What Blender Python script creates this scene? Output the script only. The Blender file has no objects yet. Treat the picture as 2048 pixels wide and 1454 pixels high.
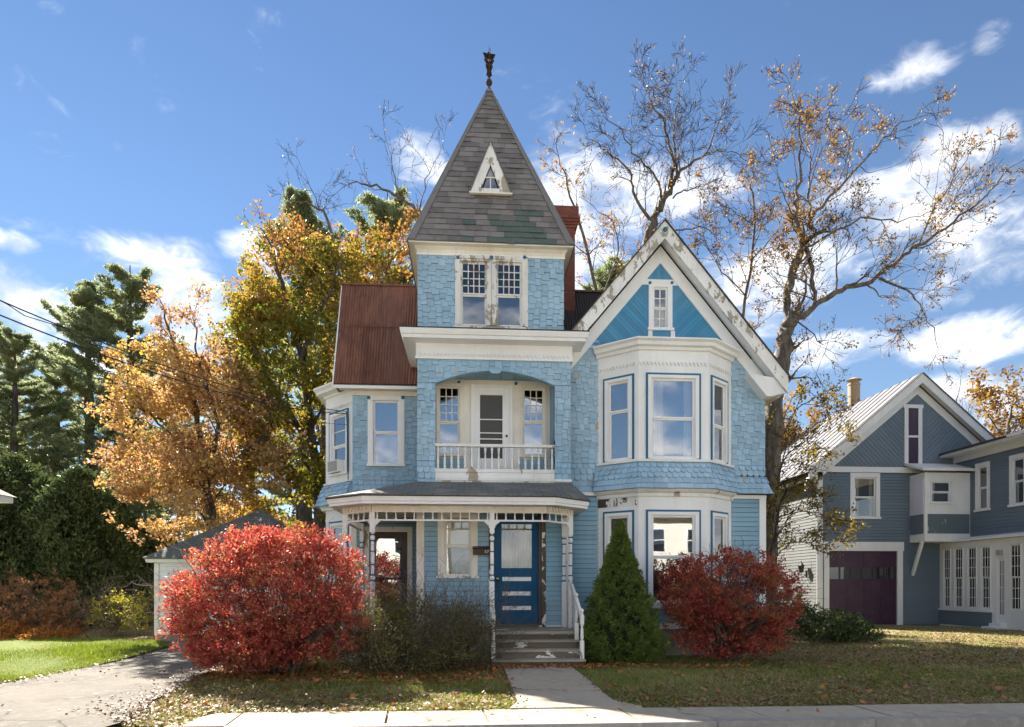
import bpy, math, random
import numpy as np
from mathutils import Vector, Matrix

R = math.radians
random.seed(11)
rng = np.random.default_rng(11)
sc = bpy.context.scene
COL = sc.collection

# ------------------------------------------------------------------ camera
FPX, HOR, EYE, YAW = 1280.0, 1170.0, 1.6, R(3.76)
cam_d = bpy.data.cameras.new('camera')
cam_d.sensor_fit = 'HORIZONTAL'
cam_d.sensor_width = 36.0
cam_d.lens = FPX / 2048.0 * 36.0
cam_d.shift_y = (HOR - 727.0) / 2048.0
cam_d.clip_end = 3000.0
cam = bpy.data.objects.new('camera', cam_d)
COL.objects.link(cam)
cam.location = (0, 0, EYE)
cam.rotation_euler = (R(90), 0, -YAW)
sc.camera = cam

# ------------------------------------------------------------------ light
SUN_AZ, SUN_EL = R(-31), R(37)          # azimuth from +Y, minus = towards -X
sun_dir = Vector((math.sin(SUN_AZ) * math.cos(SUN_EL), math.cos(SUN_AZ) * math.cos(SUN_EL), math.sin(SUN_EL)))
sun_d = bpy.data.lights.new('sun', 'SUN')
sun_d.energy = 2.35
sun_d.angle = R(0.53)
sun_d.color = (1.0, 0.93, 0.82)
sun = bpy.data.objects.new('sun', sun_d)
COL.objects.link(sun)
sun.rotation_euler = (-sun_dir).to_track_quat('-Z', 'Y').to_euler()
sun.location = sun_dir * 60
sc.view_settings.view_transform = 'Standard'
sc.view_settings.look = 'None'
sc.view_settings.gamma = 1.0
sc.view_settings.use_curve_mapping = False
sc.view_settings.exposure = 3.12
SKY_STRENGTH = 0.05
sc.cycles.max_bounces = 6
sc.cycles.diffuse_bounces = 3
sc.cycles.glossy_bounces = 3
sc.cycles.transmission_bounces = 4
sc.cycles.transparent_max_bounces = 8
sc.cycles.caustics_reflective = False
sc.cycles.caustics_refractive = False


class NT:
    """small helper to write node trees"""
    def __init__(self, tree):
        self.t = tree
        tree.nodes.clear()

    def n(self, kind, props=None, **inp):
        nd = self.t.nodes.new(kind)
        for k, v in (props or {}).items():
            setattr(nd, k, v)
        for k, v in inp.items():
            key = int(k[1:]) if k[0] == 'i' and k[1:].isdigit() else k.replace('_', ' ')
            self.set(nd.inputs[key], v)
        return nd

    def set(self, sock, v):
        if isinstance(v, bpy.types.Node):
            v = v.outputs[0]
        if isinstance(v, bpy.types.NodeSocket):
            self.t.links.new(v, sock)
        else:
            if sock.type == 'RGBA' and len(v) == 3:
                v = (*v, 1)
            sock.default_value = v

    def math(self, op, a, b=0.0, c=0.0, clamp=False):
        nd = self.t.nodes.new('ShaderNodeMath')
        nd.operation = op
        nd.use_clamp = clamp
        for i, v in enumerate((a, b, c)):
            self.set(nd.inputs[i], v)
        return nd.outputs[0]

    def vmath(self, op, a, b=(0, 0, 0), scale=None):
        nd = self.t.nodes.new('ShaderNodeVectorMath')
        nd.operation = op
        self.set(nd.inputs[0], a)
        if op != 'SCALE':
            self.set(nd.inputs[1], b)
        if scale is not None:
            self.set(nd.inputs['Scale'], scale)
        return nd.outputs[0]

    def mix(self, f, a, b, blend='MIX'):
        nd = self.t.nodes.new('ShaderNodeMix')
        nd.data_type = 'RGBA'
        nd.blend_type = blend
        self.set(nd.inputs[0], f)
        self.set(nd.inputs[6], a)
        self.set(nd.inputs[7], b)
        return nd.outputs[2]

    def noise(self, vec, scale, detail=3.0, rough=0.55, dist=0.0):
        nd = self.t.nodes.new('ShaderNodeTexNoise')
        if vec is not None:
            self.set(nd.inputs['Vector'], vec)
        nd.inputs['Scale'].default_value = scale
        nd.inputs['Detail'].default_value = detail
        nd.inputs['Roughness'].default_value = rough
        nd.inputs['Distortion'].default_value = dist
        return nd.outputs[0]

    def ss(self, x, lo, hi, a=0.0, b=1.0, smooth=True):
        nd = self.t.nodes.new('ShaderNodeMapRange')
        nd.interpolation_type = 'SMOOTHSTEP' if smooth else 'LINEAR'
        self.set(nd.inputs[0], x)
        nd.inputs[1].default_value = lo
        nd.inputs[2].default_value = hi
        nd.inputs[3].default_value = a
        nd.inputs[4].default_value = b
        return nd.outputs[0]

    def ramp(self, f, stops):
        nd = self.t.nodes.new('ShaderNodeValToRGB')
        el = nd.color_ramp.elements
        while len(el) < len(stops):
            el.new(0.5)
        for e, (p, c) in zip(el, stops):
            e.position = p
            e.color = (*c, 1)
        self.set(nd.inputs[0], f)
        return nd.outputs[0]


# ------------------------------------------------------------------ world: clear autumn sky with fair-weather clouds
world = bpy.data.worlds.new('World')
sc.world = world
world.use_nodes = True
world.cycles.sampling_method = 'MANUAL'
world.cycles.sample_map_resolution = 512
W = NT(world.node_tree)
wout = W.n('ShaderNodeOutputWorld')
sky = W.n('ShaderNodeTexSky', dict(sky_type='NISHITA', sun_disc=False, sun_elevation=SUN_EL, sun_rotation=SUN_AZ,
                                   altitude=200.0, air_density=1.0, dust_density=0.0, ozone_density=2.0))
tc = W.n('ShaderNodeTexCoord')
dvec = tc.outputs['Generated']
sep = W.n('ShaderNodeSeparateXYZ', Vector=dvec)
az = W.math('ARCTAN2', sep.outputs[0], sep.outputs[1])
el = W.math('ARCSINE', sep.outputs[2])


def blob_mask(blobs):
    m = None
    for (a, e, wa, we, s) in blobs:
        da = W.math('MULTIPLY', W.math('SUBTRACT', az, R(a)), 1 / R(wa))
        de = W.math('MULTIPLY', W.math('SUBTRACT', el, R(e)), 1 / R(we))
        d2 = W.math('ADD', W.math('MULTIPLY', da, da), W.math('MULTIPLY', de, de))
        v = W.math('MULTIPLY', W.math('SUBTRACT', 1.0, d2, clamp=True), s)
        m = v if m is None else W.math('MAXIMUM', m, v)
    return m


def pix_blob(px, py, w, h, s=1.0):
    """cloud centre given where it stands in the view: azimuth / elevation of that direction"""
    a = math.atan((px - 1024) / FPX)
    e = math.atan((HOR - py) / FPX * math.cos(a))
    k = math.degrees(1 / FPX) * math.cos(a)
    return (math.degrees(a + YAW), math.degrees(e), w * k * math.cos(a), h * k, s)


CLOUDS = [pix_blob(1760, 450, 420, 130, .8), pix_blob(1300, 390, 240, 90, .9), pix_blob(1960, 490, 220, 130, .95),
          pix_blob(1950, 680, 190, 70, 1.0), pix_blob(1650, 705, 150, 45, .9), pix_blob(1830, 130, 120, 45, .52),
          pix_blob(1985, 65, 60, 35, .42), pix_blob(330, 515, 170, 55, 1.0), pix_blob(520, 510, 100, 60, .9),
          pix_blob(60, 610, 150, 90, 1.0), pix_blob(400, 620, 200, 90, 1.0), pix_blob(850, 340, 90, 70, .75),
          pix_blob(20, 485, 80, 25, .7), pix_blob(1130, 450, 150, 200, .8), pix_blob(1500, 560, 260, 120, .9),
          pix_blob(1900, 320, 220, 70, .8), pix_blob(1960, 800, 260, 90, .9), pix_blob(300, 740, 420, 70, .8)]
# denser clouds added outside the view only, to brighten the shaded front
mask = blob_mask(CLOUDS)
vc = Vector((math.sin(YAW) * math.cos(R(20)), math.cos(YAW) * math.cos(R(20)), math.sin(R(20))))
vdot = W.n('ShaderNodeVectorMath', dict(operation='DOT_PRODUCT'), i0=dvec, i1=tuple(vc)).outputs['Value']
rest_n = W.noise(W.vmath('MULTIPLY', dvec, (1.0, 1.0, 1.5)), 3.2, 2.0, .5)
rest_m = W.math('MULTIPLY', W.ss(rest_n, .40, .60), W.ss(vdot, .60, .72, 1.0, 0.0))
mask = W.math('MAXIMUM', mask, W.math('MULTIPLY', rest_m, W.ss(sep.outputs[2], -.02, .06)))
stretch = W.vmath('MULTIPLY', dvec, (1.0, 1.0, 1.9))
warp = W.n('ShaderNodeTexNoise', Vector=stretch, Scale=7.0, Detail=3.0)
wv = W.vmath('ADD', stretch, W.vmath('SCALE', W.vmath('SUBTRACT', warp.outputs['Color'], (.5, .5, .5)), scale=0.16))
fb = W.noise(wv, 9.0, 9.0, 0.6)
dens = W.math('ADD', W.math('MULTIPLY', mask, 0.62), W.math('MULTIPLY', W.math('SUBTRACT', fb, .5), 1.5))
cov = W.ss(dens, 0.16, 0.78)
up = W.vmath('ADD', wv, (0.0, 0.0, 0.05))
fb2 = W.noise(up, 9.0, 5.0, 0.55)
shade = W.ss(W.math('SUBTRACT', fb2, fb), -0.10, 0.16)
ccol = W.mix(shade, (3.9, 3.85, 3.8), (2.3, 2.4, 2.6))
skyc = W.n('ShaderNodeHueSaturation', Hue=0.503, Saturation=1.10, Value=0.345, Color=sky.outputs[0])
hz_f = W.math('MULTIPLY', W.math('POWER', 2.718, W.math('MULTIPLY', W.math('MAXIMUM', el, 0.0), -1 / R(13))), .55)
skyh = W.mix(hz_f, skyc, (1.25, 1.75, 2.35))
wcol = W.mix(W.math('MULTIPLY', cov, 0.96), skyh, ccol)
bg = W.n('ShaderNodeBackground', Color=wcol, Strength=SKY_STRENGTH)
W.t.links.new(bg.outputs[0], wout.inputs[0])


# ------------------------------------------------------------------ measuring: a pixel of the photograph on a plane of given depth
def U(px, Y):
    return Y * math.tan(YAW + math.atan((px - 1024) / FPX))


def V(px, py, Y):
    x = U(px, Y)
    zc = x * math.sin(YAW) + Y * math.cos(YAW)
    return EYE + (HOR - py) * zc / FPX


def P3(px, py, Y):
    return (U(px, Y), Y, V(px, py, Y))


def G(px, py, z=0.0):
    zc = FPX * (EYE - z) / (py - HOR)
    t = math.tan(YAW + math.atan((px - 1024) / FPX))
    Y = zc / (t * math.sin(YAW) + math.cos(YAW))
    return (Y * t, Y)


# ------------------------------------------------------------------ mesh building
class Fr:
    """upright wall frame: origin (x, y), u along the wall, o outwards, z up"""
    def __init__(s, x, y, ux=1.0, uy=0.0):
        l = math.hypot(ux, uy)
        s.x, s.y, s.ux, s.uy = x, y, ux / l, uy / l
        s.nx, s.ny = s.uy, -s.ux

    def p(s, u, o, z):
        return (s.x + u * s.ux + o * s.nx, s.y + u * s.uy + o * s.ny, z)


class MB:
    def __init__(s):
        s.v, s.f = [], []

    def add(s, vs, fs):
        b = len(s.v)
        s.v += [tuple(v) for v in vs]
        s.f += [tuple(i + b for i in f) for f in fs]
        return s

    def hexa(s, p):
        return s.add(p, [(0, 3, 2, 1), (4, 5, 6, 7), (0, 1, 5, 4), (1, 2, 6, 5), (2, 3, 7, 6), (3, 0, 4, 7)])

    def box(s, x0, x1, y0, y1, z0, z1):
        return s.hexa([(x0, y0, z0), (x1, y0, z0), (x1, y1, z0), (x0, y1, z0), (x0, y0, z1), (x1, y0, z1), (x1, y1, z1), (x0, y1, z1)])

    def fbox(s, F, u0, u1, o0, o1, z0, z1):
        q = [(u0, o1), (u1, o1), (u1, o0), (u0, o0)]
        return s.hexa([F.p(u, o, z0) for u, o in q] + [F.p(u, o, z1) for u, o in q])

    def prism(s, a, b):
        """closed prism between polygon a and polygon b (same length, 3-d points)"""
        n = len(a)
        return s.add(list(a) + list(b), [tuple(range(n)), tuple(range(2 * n - 1, n - 1, -1))] +
                     [(i, n + i, n + (i + 1) % n, (i + 1) % n) for i in range(n)])

    def fpoly(s, F, pts, o0, o1):
        return s.prism([F.p(u, o1, z) for u, z in pts], [F.p(u, o0, z) for u, z in pts])

    def lathe(s, c, prof, n=10):
        vs, fs = [], []
        for (r, z) in prof:
            for k in range(n):
                a = 2 * math.pi * k / n
                vs.append((c[0] + r * math.cos(a), c[1] + r * math.sin(a), c[2] + z))
        for j in range(len(prof) - 1):
            for k in range(n):
                fs.append((j * n + k, j * n + (k + 1) % n, (j + 1) * n + (k + 1) % n, (j + 1) * n + k))
        fs.append(tuple(range(n - 1, -1, -1)))
        fs.append(tuple((len(prof) - 1) * n + k for k in range(n)))
        return s.add(vs, fs)

    def tube(s, pts, rad, n=6):
        vs, fs = [], []
        m = len(pts)
        for i, p in enumerate(pts):
            a = Vector(pts[max(i - 1, 0)])
            b = Vector(pts[min(i + 1, m - 1)])
            d = (b - a).normalized()
            x = d.cross(Vector((0.13, 0.31, 1))).normalized()
            y = d.cross(x)
            r = rad[i] if hasattr(rad, '__len__') else rad
            for k in range(n):
                t = 2 * math.pi * k / n
                vs.append(Vector(p) + x * (r * math.cos(t)) + y * (r * math.sin(t)))
        for i in range(m - 1):
            for k in range(n):
                fs.append((i * n + k, i * n + (k + 1) % n, (i + 1) * n + (k + 1) % n, (i + 1) * n + k))
        fs.append(tuple(range(n - 1, -1, -1)))
        fs.append(tuple((m - 1) * n + k for k in range(n)))
        return s.add(vs, fs)

    def beam(s, a, b, w, h):
        """square bar from a to b"""
        a, b = Vector(a), Vector(b)
        d = (b - a).normalized()
        x = d.cross(Vector((0, 0, 1)))
        x = x.normalized() if x.length > 1e-4 else Vector((1, 0, 0))
        y = x.cross(d)
        q = [(-w / 2, -h / 2), (w / 2, -h / 2), (w / 2, h / 2), (-w / 2, h / 2)]
        return s.hexa([a + x * i + y * j for i, j in q] + [b + x * i + y * j for i, j in q])

    def sweep(s, path, prof):
        """profile (o, z) swept along a plan path, o to the right of travel, mitred"""
        n, m = len(path), len(prof)
        offs = []
        for i in range(n):
            ns = []
            for a, b in ((i - 1, i), (i, i + 1)):
                if 0 <= a and b < n:
                    dx, dy = path[b][0] - path[a][0], path[b][1] - path[a][1]
                    l = math.hypot(dx, dy)
                    ns.append((dy / l, -dx / l))
            if len(ns) == 2:
                k = 1 + ns[0][0] * ns[1][0] + ns[0][1] * ns[1][1]
                offs.append(((ns[0][0] + ns[1][0]) / k, (ns[0][1] + ns[1][1]) / k))
            else:
                offs.append(ns[0])
        vs = [(path[i][0] + offs[i][0] * o, path[i][1] + offs[i][1] * o, z) for i in range(n) for (o, z) in prof]
        fs = [(i * m + k, (i + 1) * m + k, (i + 1) * m + (k + 1) % m, i * m + (k + 1) % m) for i in range(n - 1) for k in range(m)]
        fs.append(tuple(range(m)))
        fs.append(tuple((n - 1) * m + k for k in range(m - 1, -1, -1)))
        return s.add(vs, fs)

    def obj(s, name, mat, parent=None, smooth=False, **props):
        me = bpy.data.meshes.new(name)
        me.from_pydata(s.v, [], s.f)
        if smooth:
            me.polygons.foreach_set('use_smooth', [True] * len(me.polygons))
        return link(name, me, mat, parent, **props)


def link(name, me, mat, parent=None, **props):
    for m in (mat if isinstance(mat, (list, tuple)) else [mat]):
        me.materials.append(m)
    o = bpy.data.objects.new(name, me)
    COL.objects.link(o)
    if parent is not None:
        o.parent = parent
        if parent.get('_base'):
            o.matrix_parent_inverse = Matrix.Translation(-Vector(parent['_base']))
    for k, v in props.items():
        o[k] = v
    return o


def thing(name, label, cat, loc=(0, 0, 0), group=None):
    o = bpy.data.objects.new(name, None)
    COL.objects.link(o)
    o.empty_display_size = 0.2
    o.location = loc
    if any(loc):
        o['_base'] = tuple(loc)
    return tag(o, label, cat, group)


def tag(o, label, cat, group=None):
    o['label'], o['category'] = label, cat
    if group:
        o['group'] = group
    return o


def copy_tree(o, loc, rz, scale, label):
    c = o.copy()
    COL.objects.link(c)
    c.location, c.rotation_euler, c.scale = loc, (0, 0, rz), scale
    c['label'] = label
    for ch in o.children:
        d = ch.copy()
        COL.objects.link(d)
        d.parent = c
    return c


def np_mesh(name, verts, faces, smooth=False):
    """verts (N,3), faces (M,k) arrays -> mesh"""
    verts = np.asarray(verts, np.float32)
    faces = np.asarray(faces, np.int32)
    me = bpy.data.meshes.new(name)
    me.vertices.add(len(verts))
    me.vertices.foreach_set('co', verts.ravel())
    k = faces.shape[1]
    me.loops.add(faces.size)
    me.loops.foreach_set('vertex_index', faces.ravel())
    me.polygons.add(len(faces))
    me.polygons.foreach_set('loop_start', np.arange(len(faces), dtype=np.int32) * k)
    me.polygons.foreach_set('loop_total', np.full(len(faces), k, np.int32))
    if smooth:
        me.polygons.foreach_set('use_smooth', np.ones(len(faces), bool))
    me.update(calc_edges=True)
    me.validate()
    return me


# ------------------------------------------------------------------ materials
MATS = {}


def new_mat(name):
    m = bpy.data.materials.new(name)
    m.use_nodes = True
    t = NT(m.node_tree)
    out = t.n('ShaderNodeOutputMaterial')
    MATS[name] = m
    return m, t, out


def piece_random(t):
    """a random number that differs from piece to piece, for separate objects and for islands of a joined mesh"""
    g = t.n('ShaderNodeNewGeometry')
    oi = t.n('ShaderNodeObjectInfo')
    return t.math('FRACT', t.math('ADD', g.outputs['Random Per Island'], oi.outputs['Random'])), g.outputs['Position']


def paint(name, col, peel=0.0, under=(.26, .22, .17), vary=.10, rough=.6, dirt=.12, peel_scale=5.0, grain=(14, 14, 1.1), dirtcol=(.2, .19, .16), spec=.4, pst=(1.0, 1.0, .6)):
    m, t, out = new_mat(name)
    r, pos = piece_random(t)
    n1 = t.noise(pos, 1.3, 4.0, .6)
    n2 = t.noise(pos, 38.0, 3.0, .6)
    streak = t.noise(t.vmath('MULTIPLY', pos, grain), 1.0, 4.0, .65)
    c = t.mix(t.math('MULTIPLY', t.ss(streak, .48, .8), dirt), col, dirtcol)
    c = t.mix(t.math('MULTIPLY', t.ss(n1, .45, .75), dirt * .8), c, dirtcol)
    fade = t.noise(t.vmath('MULTIPLY', pos, (1.0, 1.0, .6)), .45, 3.0, .6)
    val = t.math('ADD', t.math('ADD', 1 - vary * .75, t.math('MULTIPLY', r, vary)), t.math('MULTIPLY', n2, vary * .6))
    val = t.math('MULTIPLY', val, t.ss(fade, .3, .7, .90, 1.08, False))
    hs = t.n('ShaderNodeHueSaturation', Hue=.5, Saturation=t.ss(fade, .3, .7, 1.1, .82, False), Value=val, Color=c)
    c = hs.outputs[0]
    h = n2
    if peel > 0:
        big = t.noise(pos, .9, 2.0, .5)
        fine = t.noise(t.vmath('MULTIPLY', pos, pst), peel_scale, 8.0, .62, .6)
        thr = .80 - peel * .35
        k = t.math('ADD', fine, t.math('MULTIPLY', t.math('SUBTRACT', big, .5), .55))
        pm = t.ss(k, thr, thr + .022)
        uc = t.mix(t.noise(t.vmath('MULTIPLY', pos, (30, 30, 5)), 1.0, 3.0), under, tuple(min(1, x * 1.7) for x in under))
        c = t.mix(pm, c, uc)
        h = t.math('SUBTRACT', n2, t.math('MULTIPLY', pm, 2.2))
    bump = t.n('ShaderNodeBump', Strength=.35, Distance=.004, Height=h)
    b = t.n('ShaderNodeBsdfPrincipled', Base_Color=c, Roughness=rough, Normal=bump)
    b.inputs['Specular IOR Level'].default_value = spec
    t.t.links.new(b.outputs[0], out.inputs[0])
    return m


def plain(name, col, rough=.6, metal=0.0, vary=.15, scale=12.0, bump=.2, spec=.5):
    m, t, out = new_mat(name)
    r, pos = piece_random(t)
    n = t.noise(pos, scale, 5.0, .6)
    val = t.math('ADD', 1 - vary, t.math('ADD', t.math('MULTIPLY', n, vary * 1.2), t.math('MULTIPLY', r, vary * .8)))
    c = t.n('ShaderNodeHueSaturation', Hue=.5, Saturation=1.0, Value=val, Color=col)
    bp = t.n('ShaderNodeBump', Strength=bump, Distance=.01, Height=n)
    b = t.n('ShaderNodeBsdfPrincipled', Base_Color=c.outputs[0], Roughness=rough, Metallic=metal, Normal=bp)
    b.inputs['Specular IOR Level'].default_value = spec
    t.t.links.new(b.outputs[0], out.inputs[0])
    return m


def leafy(name, stops, trans=.45, noise_scale=.6, rough=.55, mixn=.45, bright=1.0):
    """leaves: colour by leaf and by limb, light passes through"""
    m, t, out = new_mat(name)
    g = t.n('ShaderNodeNewGeometry')
    n = t.noise(g.outputs['Position'], noise_scale, 3.0, .6)
    n = t.ss(n, .28, .72, smooth=False)
    f = t.math('ADD', t.math('MULTIPLY', g.outputs['Random Per Island'], 1 - mixn), t.math('MULTIPLY', n, mixn))
    c = t.ramp(f, stops)
    d = t.n('ShaderNodeBsdfPrincipled', Base_Color=c, Roughness=rough)
    d.inputs['Specular IOR Level'].default_value = .25
    hs = t.n('ShaderNodeHueSaturation', Hue=.5, Saturation=1.1, Value=1.25 * bright, Color=c)
    tr = t.n('ShaderNodeBsdfTranslucent', Color=hs.outputs[0])
    mx = t.n('ShaderNodeMixShader', i0=trans, i1=d.outputs[0], i2=tr.outputs[0])
    t.t.links.new(mx.outputs[0], out.inputs[0])
    return m


def glass(name, tint=(1, 1, 1), refl=.22, wave=.05, body=None):
    """old window glass: mirrors the street, lets one see in"""
    m, t, out = new_mat(name)
    g = t.n('ShaderNodeNewGeometry')
    n = t.noise(g.outputs['Position'], 1.6, 1.0, .4)
    bp = t.n('ShaderNodeBump', Strength=wave, Distance=.02, Height=n)
    gl = t.n('ShaderNodeBsdfGlossy', Color=(.95, .97, 1), Roughness=.015, Normal=bp)
    if body is None:
        tr = t.n('ShaderNodeBsdfTransparent', Color=tint)
    else:
        tr = t.n('ShaderNodeBsdfDiffuse', Color=body)
    lw = t.n('ShaderNodeFresnel', IOR=1.5)
    fac = t.math('ADD', refl, t.math('MULTIPLY', lw, 1 - refl), clamp=True)
    mx = t.n('ShaderNodeMixShader', i0=fac, i1=tr.outputs[0], i2=gl.outputs[0])
    t.t.links.new(mx.outputs[0], out.inputs[0])
    return m


M_GAPSHADE = plain('shadow_gap_felt', (.012, .014, .016), rough=.95)  # felt made near-black so gaps in the siding carry painted shadow lines
M_SHING = paint('blue_shingle_paint', (.315, .485, .63), peel=.28, under=(.34, .30, .22), vary=.24, peel_scale=6.5, dirt=.22, rough=.5)
M_CLAP = paint('blue_clapboard_paint', (.235, .41, .53), peel=.12, under=(.34, .29, .20), vary=.14, dirt=.22, rough=.5)
M_GABLE = paint('deep_blue_board_paint', (.035, .235, .42), peel=.12, under=(.12, .22, .28), vary=.22, peel_scale=4.0, rough=.45)
M_WHITE = paint('white_paint', (.85, .85, .85), peel=.06, vary=.06, dirt=.10)
M_WORN = paint('worn_white_paint', (.82, .81, .79), peel=.5, vary=.08, dirt=.2, peel_scale=3.2, under=(.30, .25, .19))
M_PEEL = paint('badly_peeling_white_paint', (.80, .79, .77), peel=.66, vary=.1, dirt=.25, peel_scale=6.5, under=(.27, .24, .20))
M_FLAKE = paint('flaked_trim_paint', (.80, .78, .74), peel=.98, vary=.1, dirt=.25, peel_scale=3.6, under=(.055, .042, .034))
M_CREAM = paint('cream_paint', (.80, .76, .68), peel=.10, vary=.06, dirt=.22, dirtcol=(.35, .28, .2))
M_TEAL = paint('teal_trim_paint', (.008, .13, .25), peel=.03, vary=.1)
M_DOOR = paint('navy_door_paint', (.004, .075, .17), spec=.12, peel=.22, under=(.22, .12, .08), vary=.1, rough=.55, peel_scale=7.0)
M_MAROON = paint('maroon_door_paint', (.035, .012, .012), peel=.1, under=(.1, .07, .05), rough=.4)
M_STEP = paint('bare_step_wood', (.145, .12, .092), grain=(1.0, 16, 16), pst=(.6, 1.0, 1.0), spec=.15, peel=.55, under=(.60, .57, .53), vary=.5, dirt=.6, dirtcol=(.07, .06, .05), peel_scale=4.5)
M_TREAD = paint('worn_tread_wood', (.33, .29, .235), grain=(1.0, 16, 16), pst=(.5, 1.0, 1.0), spec=.15, peel=.4, under=(.62, .6, .56), vary=.3, dirt=.5, dirtcol=(.1, .085, .07), peel_scale=4.0)
M_SKIRT = paint('flaking_skirt_paint', (.66, .64, .58), peel=.45, under=(.25, .21, .16), vary=.12, dirt=.45)
M_SLATE = plain('grey_roof_slate', (.19, .172, .165), rough=.8, vary=.62, scale=5.0, bump=.5)
M_SLATEG = plain('green_roof_slate', (.095, .125, .11), rough=.8, vary=.4, scale=5.0, bump=.5)
M_HIP = plain('grey_hip_board', (.17, .16, .16), rough=.7, vary=.35, scale=6.0)
M_IRON = plain('rusty_finial_iron', (.06, .042, .034), spec=.1, rough=.95, vary=.5, scale=30)
M_RUSTCAP = plain('rusty_apex_cap', (.16, .085, .06), rough=.7, vary=.4, scale=9)
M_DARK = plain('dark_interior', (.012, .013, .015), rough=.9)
M_ROOM = plain('dim_interior', (.05, .047, .043), rough=.9)
M_CURT = plain('net_curtain', (.48, .41, .31), rough=.9, vary=.1)
M_BLIND = plain('roller_blind', (.74, .66, .50), rough=.9, vary=.06, scale=3)
M_SCREEN = plain('insect_screen', (.085, .085, .085), rough=.8, vary=.1)
M_BRASS = plain('brass', (.75, .52, .2), rough=.25, metal=1.0, vary=.1)
M_BROWNBOX = plain('brown_mailbox_metal', (.04, .014, .01), rough=.35, vary=.2)
M_STONE = plain('foundation_stone', (.22, .20, .18), rough=.9, vary=.45, scale=4, bump=.8)
M_PLASTIC = plain('grey_plastic', (.30, .30, .31), rough=.5, vary=.15)
M_WPLASTIC = plain('white_plastic', (.75, .74, .72), rough=.4, vary=.05)
M_TAR = plain('dark_roll_roofing', (.05, .047, .046), rough=.9, vary=.5, scale=7, bump=.6)
M_WIRE = plain('black_cable', (.02, .02, .02), rough=.6)
M_GLASS = glass('window_glass')
M_GLASSL = glass('low_gloss_glass', refl=.07)
M_GLASSL2 = glass('lower_bay_glass', refl=.13)
M_GLASSN = glass('dim_porch_glass', body=(.012, .012, .016), refl=.06)
M_GLASSD = glass('dark_window_glass', body=(.01, .012, .018), refl=.22)
STAINED = [glass('stained_pane_green', body=(.004, .022, .014), refl=.06), glass('stained_pane_plum', body=(.022, .009, .017), refl=.06),
           glass('stained_pane_blue', body=(.006, .01, .035), refl=.08), glass('stained_pane_brown', body=(.03, .013, .01), refl=.06)]


def shingle_rows_mat(name, cols, row=.12, wid=.25):
    """thin asphalt shingles too small to pick apart"""
    m, t, out = new_mat(name)
    g = t.n('ShaderNodeNewGeometry')
    pos = g.outputs['Position']
    sx = t.n('ShaderNodeSeparateXYZ', Vector=pos)
    cb = t.n('ShaderNodeCombineXYZ', X=sx.outputs[0], Y=t.math('ADD', t.math('MULTIPLY', sx.outputs[1], .8), t.math('MULTIPLY', sx.outputs[2], .8)), Z=0.0)
    br = t.n('ShaderNodeTexBrick', Vector=cb, Color1=cols[0], Color2=cols[1], Mortar=tuple(x * .35 for x in cols[0]), Scale=1.0)
    br.inputs['Mortar Size'].default_value = .008
    br.inputs['Brick Width'].default_value = wid
    br.inputs['Row Height'].default_value = row
    n = t.noise(pos, 2.2, 5.0, .6)
    c = t.mix(t.ss(n, .45, .7), br.outputs[0], cols[2])
    n3 = t.noise(pos, 60, 3.0)
    bp = t.n('ShaderNodeBump', Strength=.6, Distance=.012, Height=t.math('ADD', t.math('MULTIPLY', br.outputs[1], -1.0), t.math('MULTIPLY', n3, .6)))
    b = t.n('ShaderNodeBsdfPrincipled', Base_Color=c, Roughness=.85, Normal=bp)
    t.t.links.new(b.outputs[0], out.inputs[0])
    return m


M_PORCHROOF = shingle_rows_mat('weathered_porch_roof_shingles', [(.115, .12, .115), (.15, .155, .15), (.21, .20, .175)])
M_GARROOF = shingle_rows_mat('mossy_garage_roof_shingles', [(.10, .115, .095), (.13, .14, .115), (.08, .085, .075)])
M_BROWNROOF = shingle_rows_mat('brown_roof_shingles', [(.13, .09, .07), (.16, .11, .085), (.1, .075, .06)])


def rust_mat(name, c0, c1, c2):
    m, t, out = new_mat(name)
    r, pos = piece_random(t)
    st = t.noise(t.vmath('MULTIPLY', pos, (9, 1.2, 1.2)), 1.0, 6.0, .65)
    n = t.noise(pos, 1.6, 6.0, .62)
    c = t.mix(t.ss(st, .35, .7), c0, c1)
    c = t.mix(t.ss(n, .52, .72), c, c2)
    hs = t.n('ShaderNodeHueSaturation', Hue=.5, Saturation=1.0, Value=t.math('ADD', .8, t.math('MULTIPLY', r, .4)), Color=c)
    bp = t.n('ShaderNodeBump', Strength=.3, Distance=.006, Height=st)
    b = t.n('ShaderNodeBsdfPrincipled', Base_Color=hs.outputs[0], Roughness=.62, Metallic=.15, Normal=bp)
    t.t.links.new(b.outputs[0], out.inputs[0])
    return m


M_RUST = rust_mat('rusty_corrugated_iron', (.165, .064, .036), (.255, .11, .062), (.09, .04, .028))
M_DARKIRON = rust_mat('dark_corrugated_iron', (.05, .045, .042), (.075, .06, .055), (.035, .03, .03))


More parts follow.
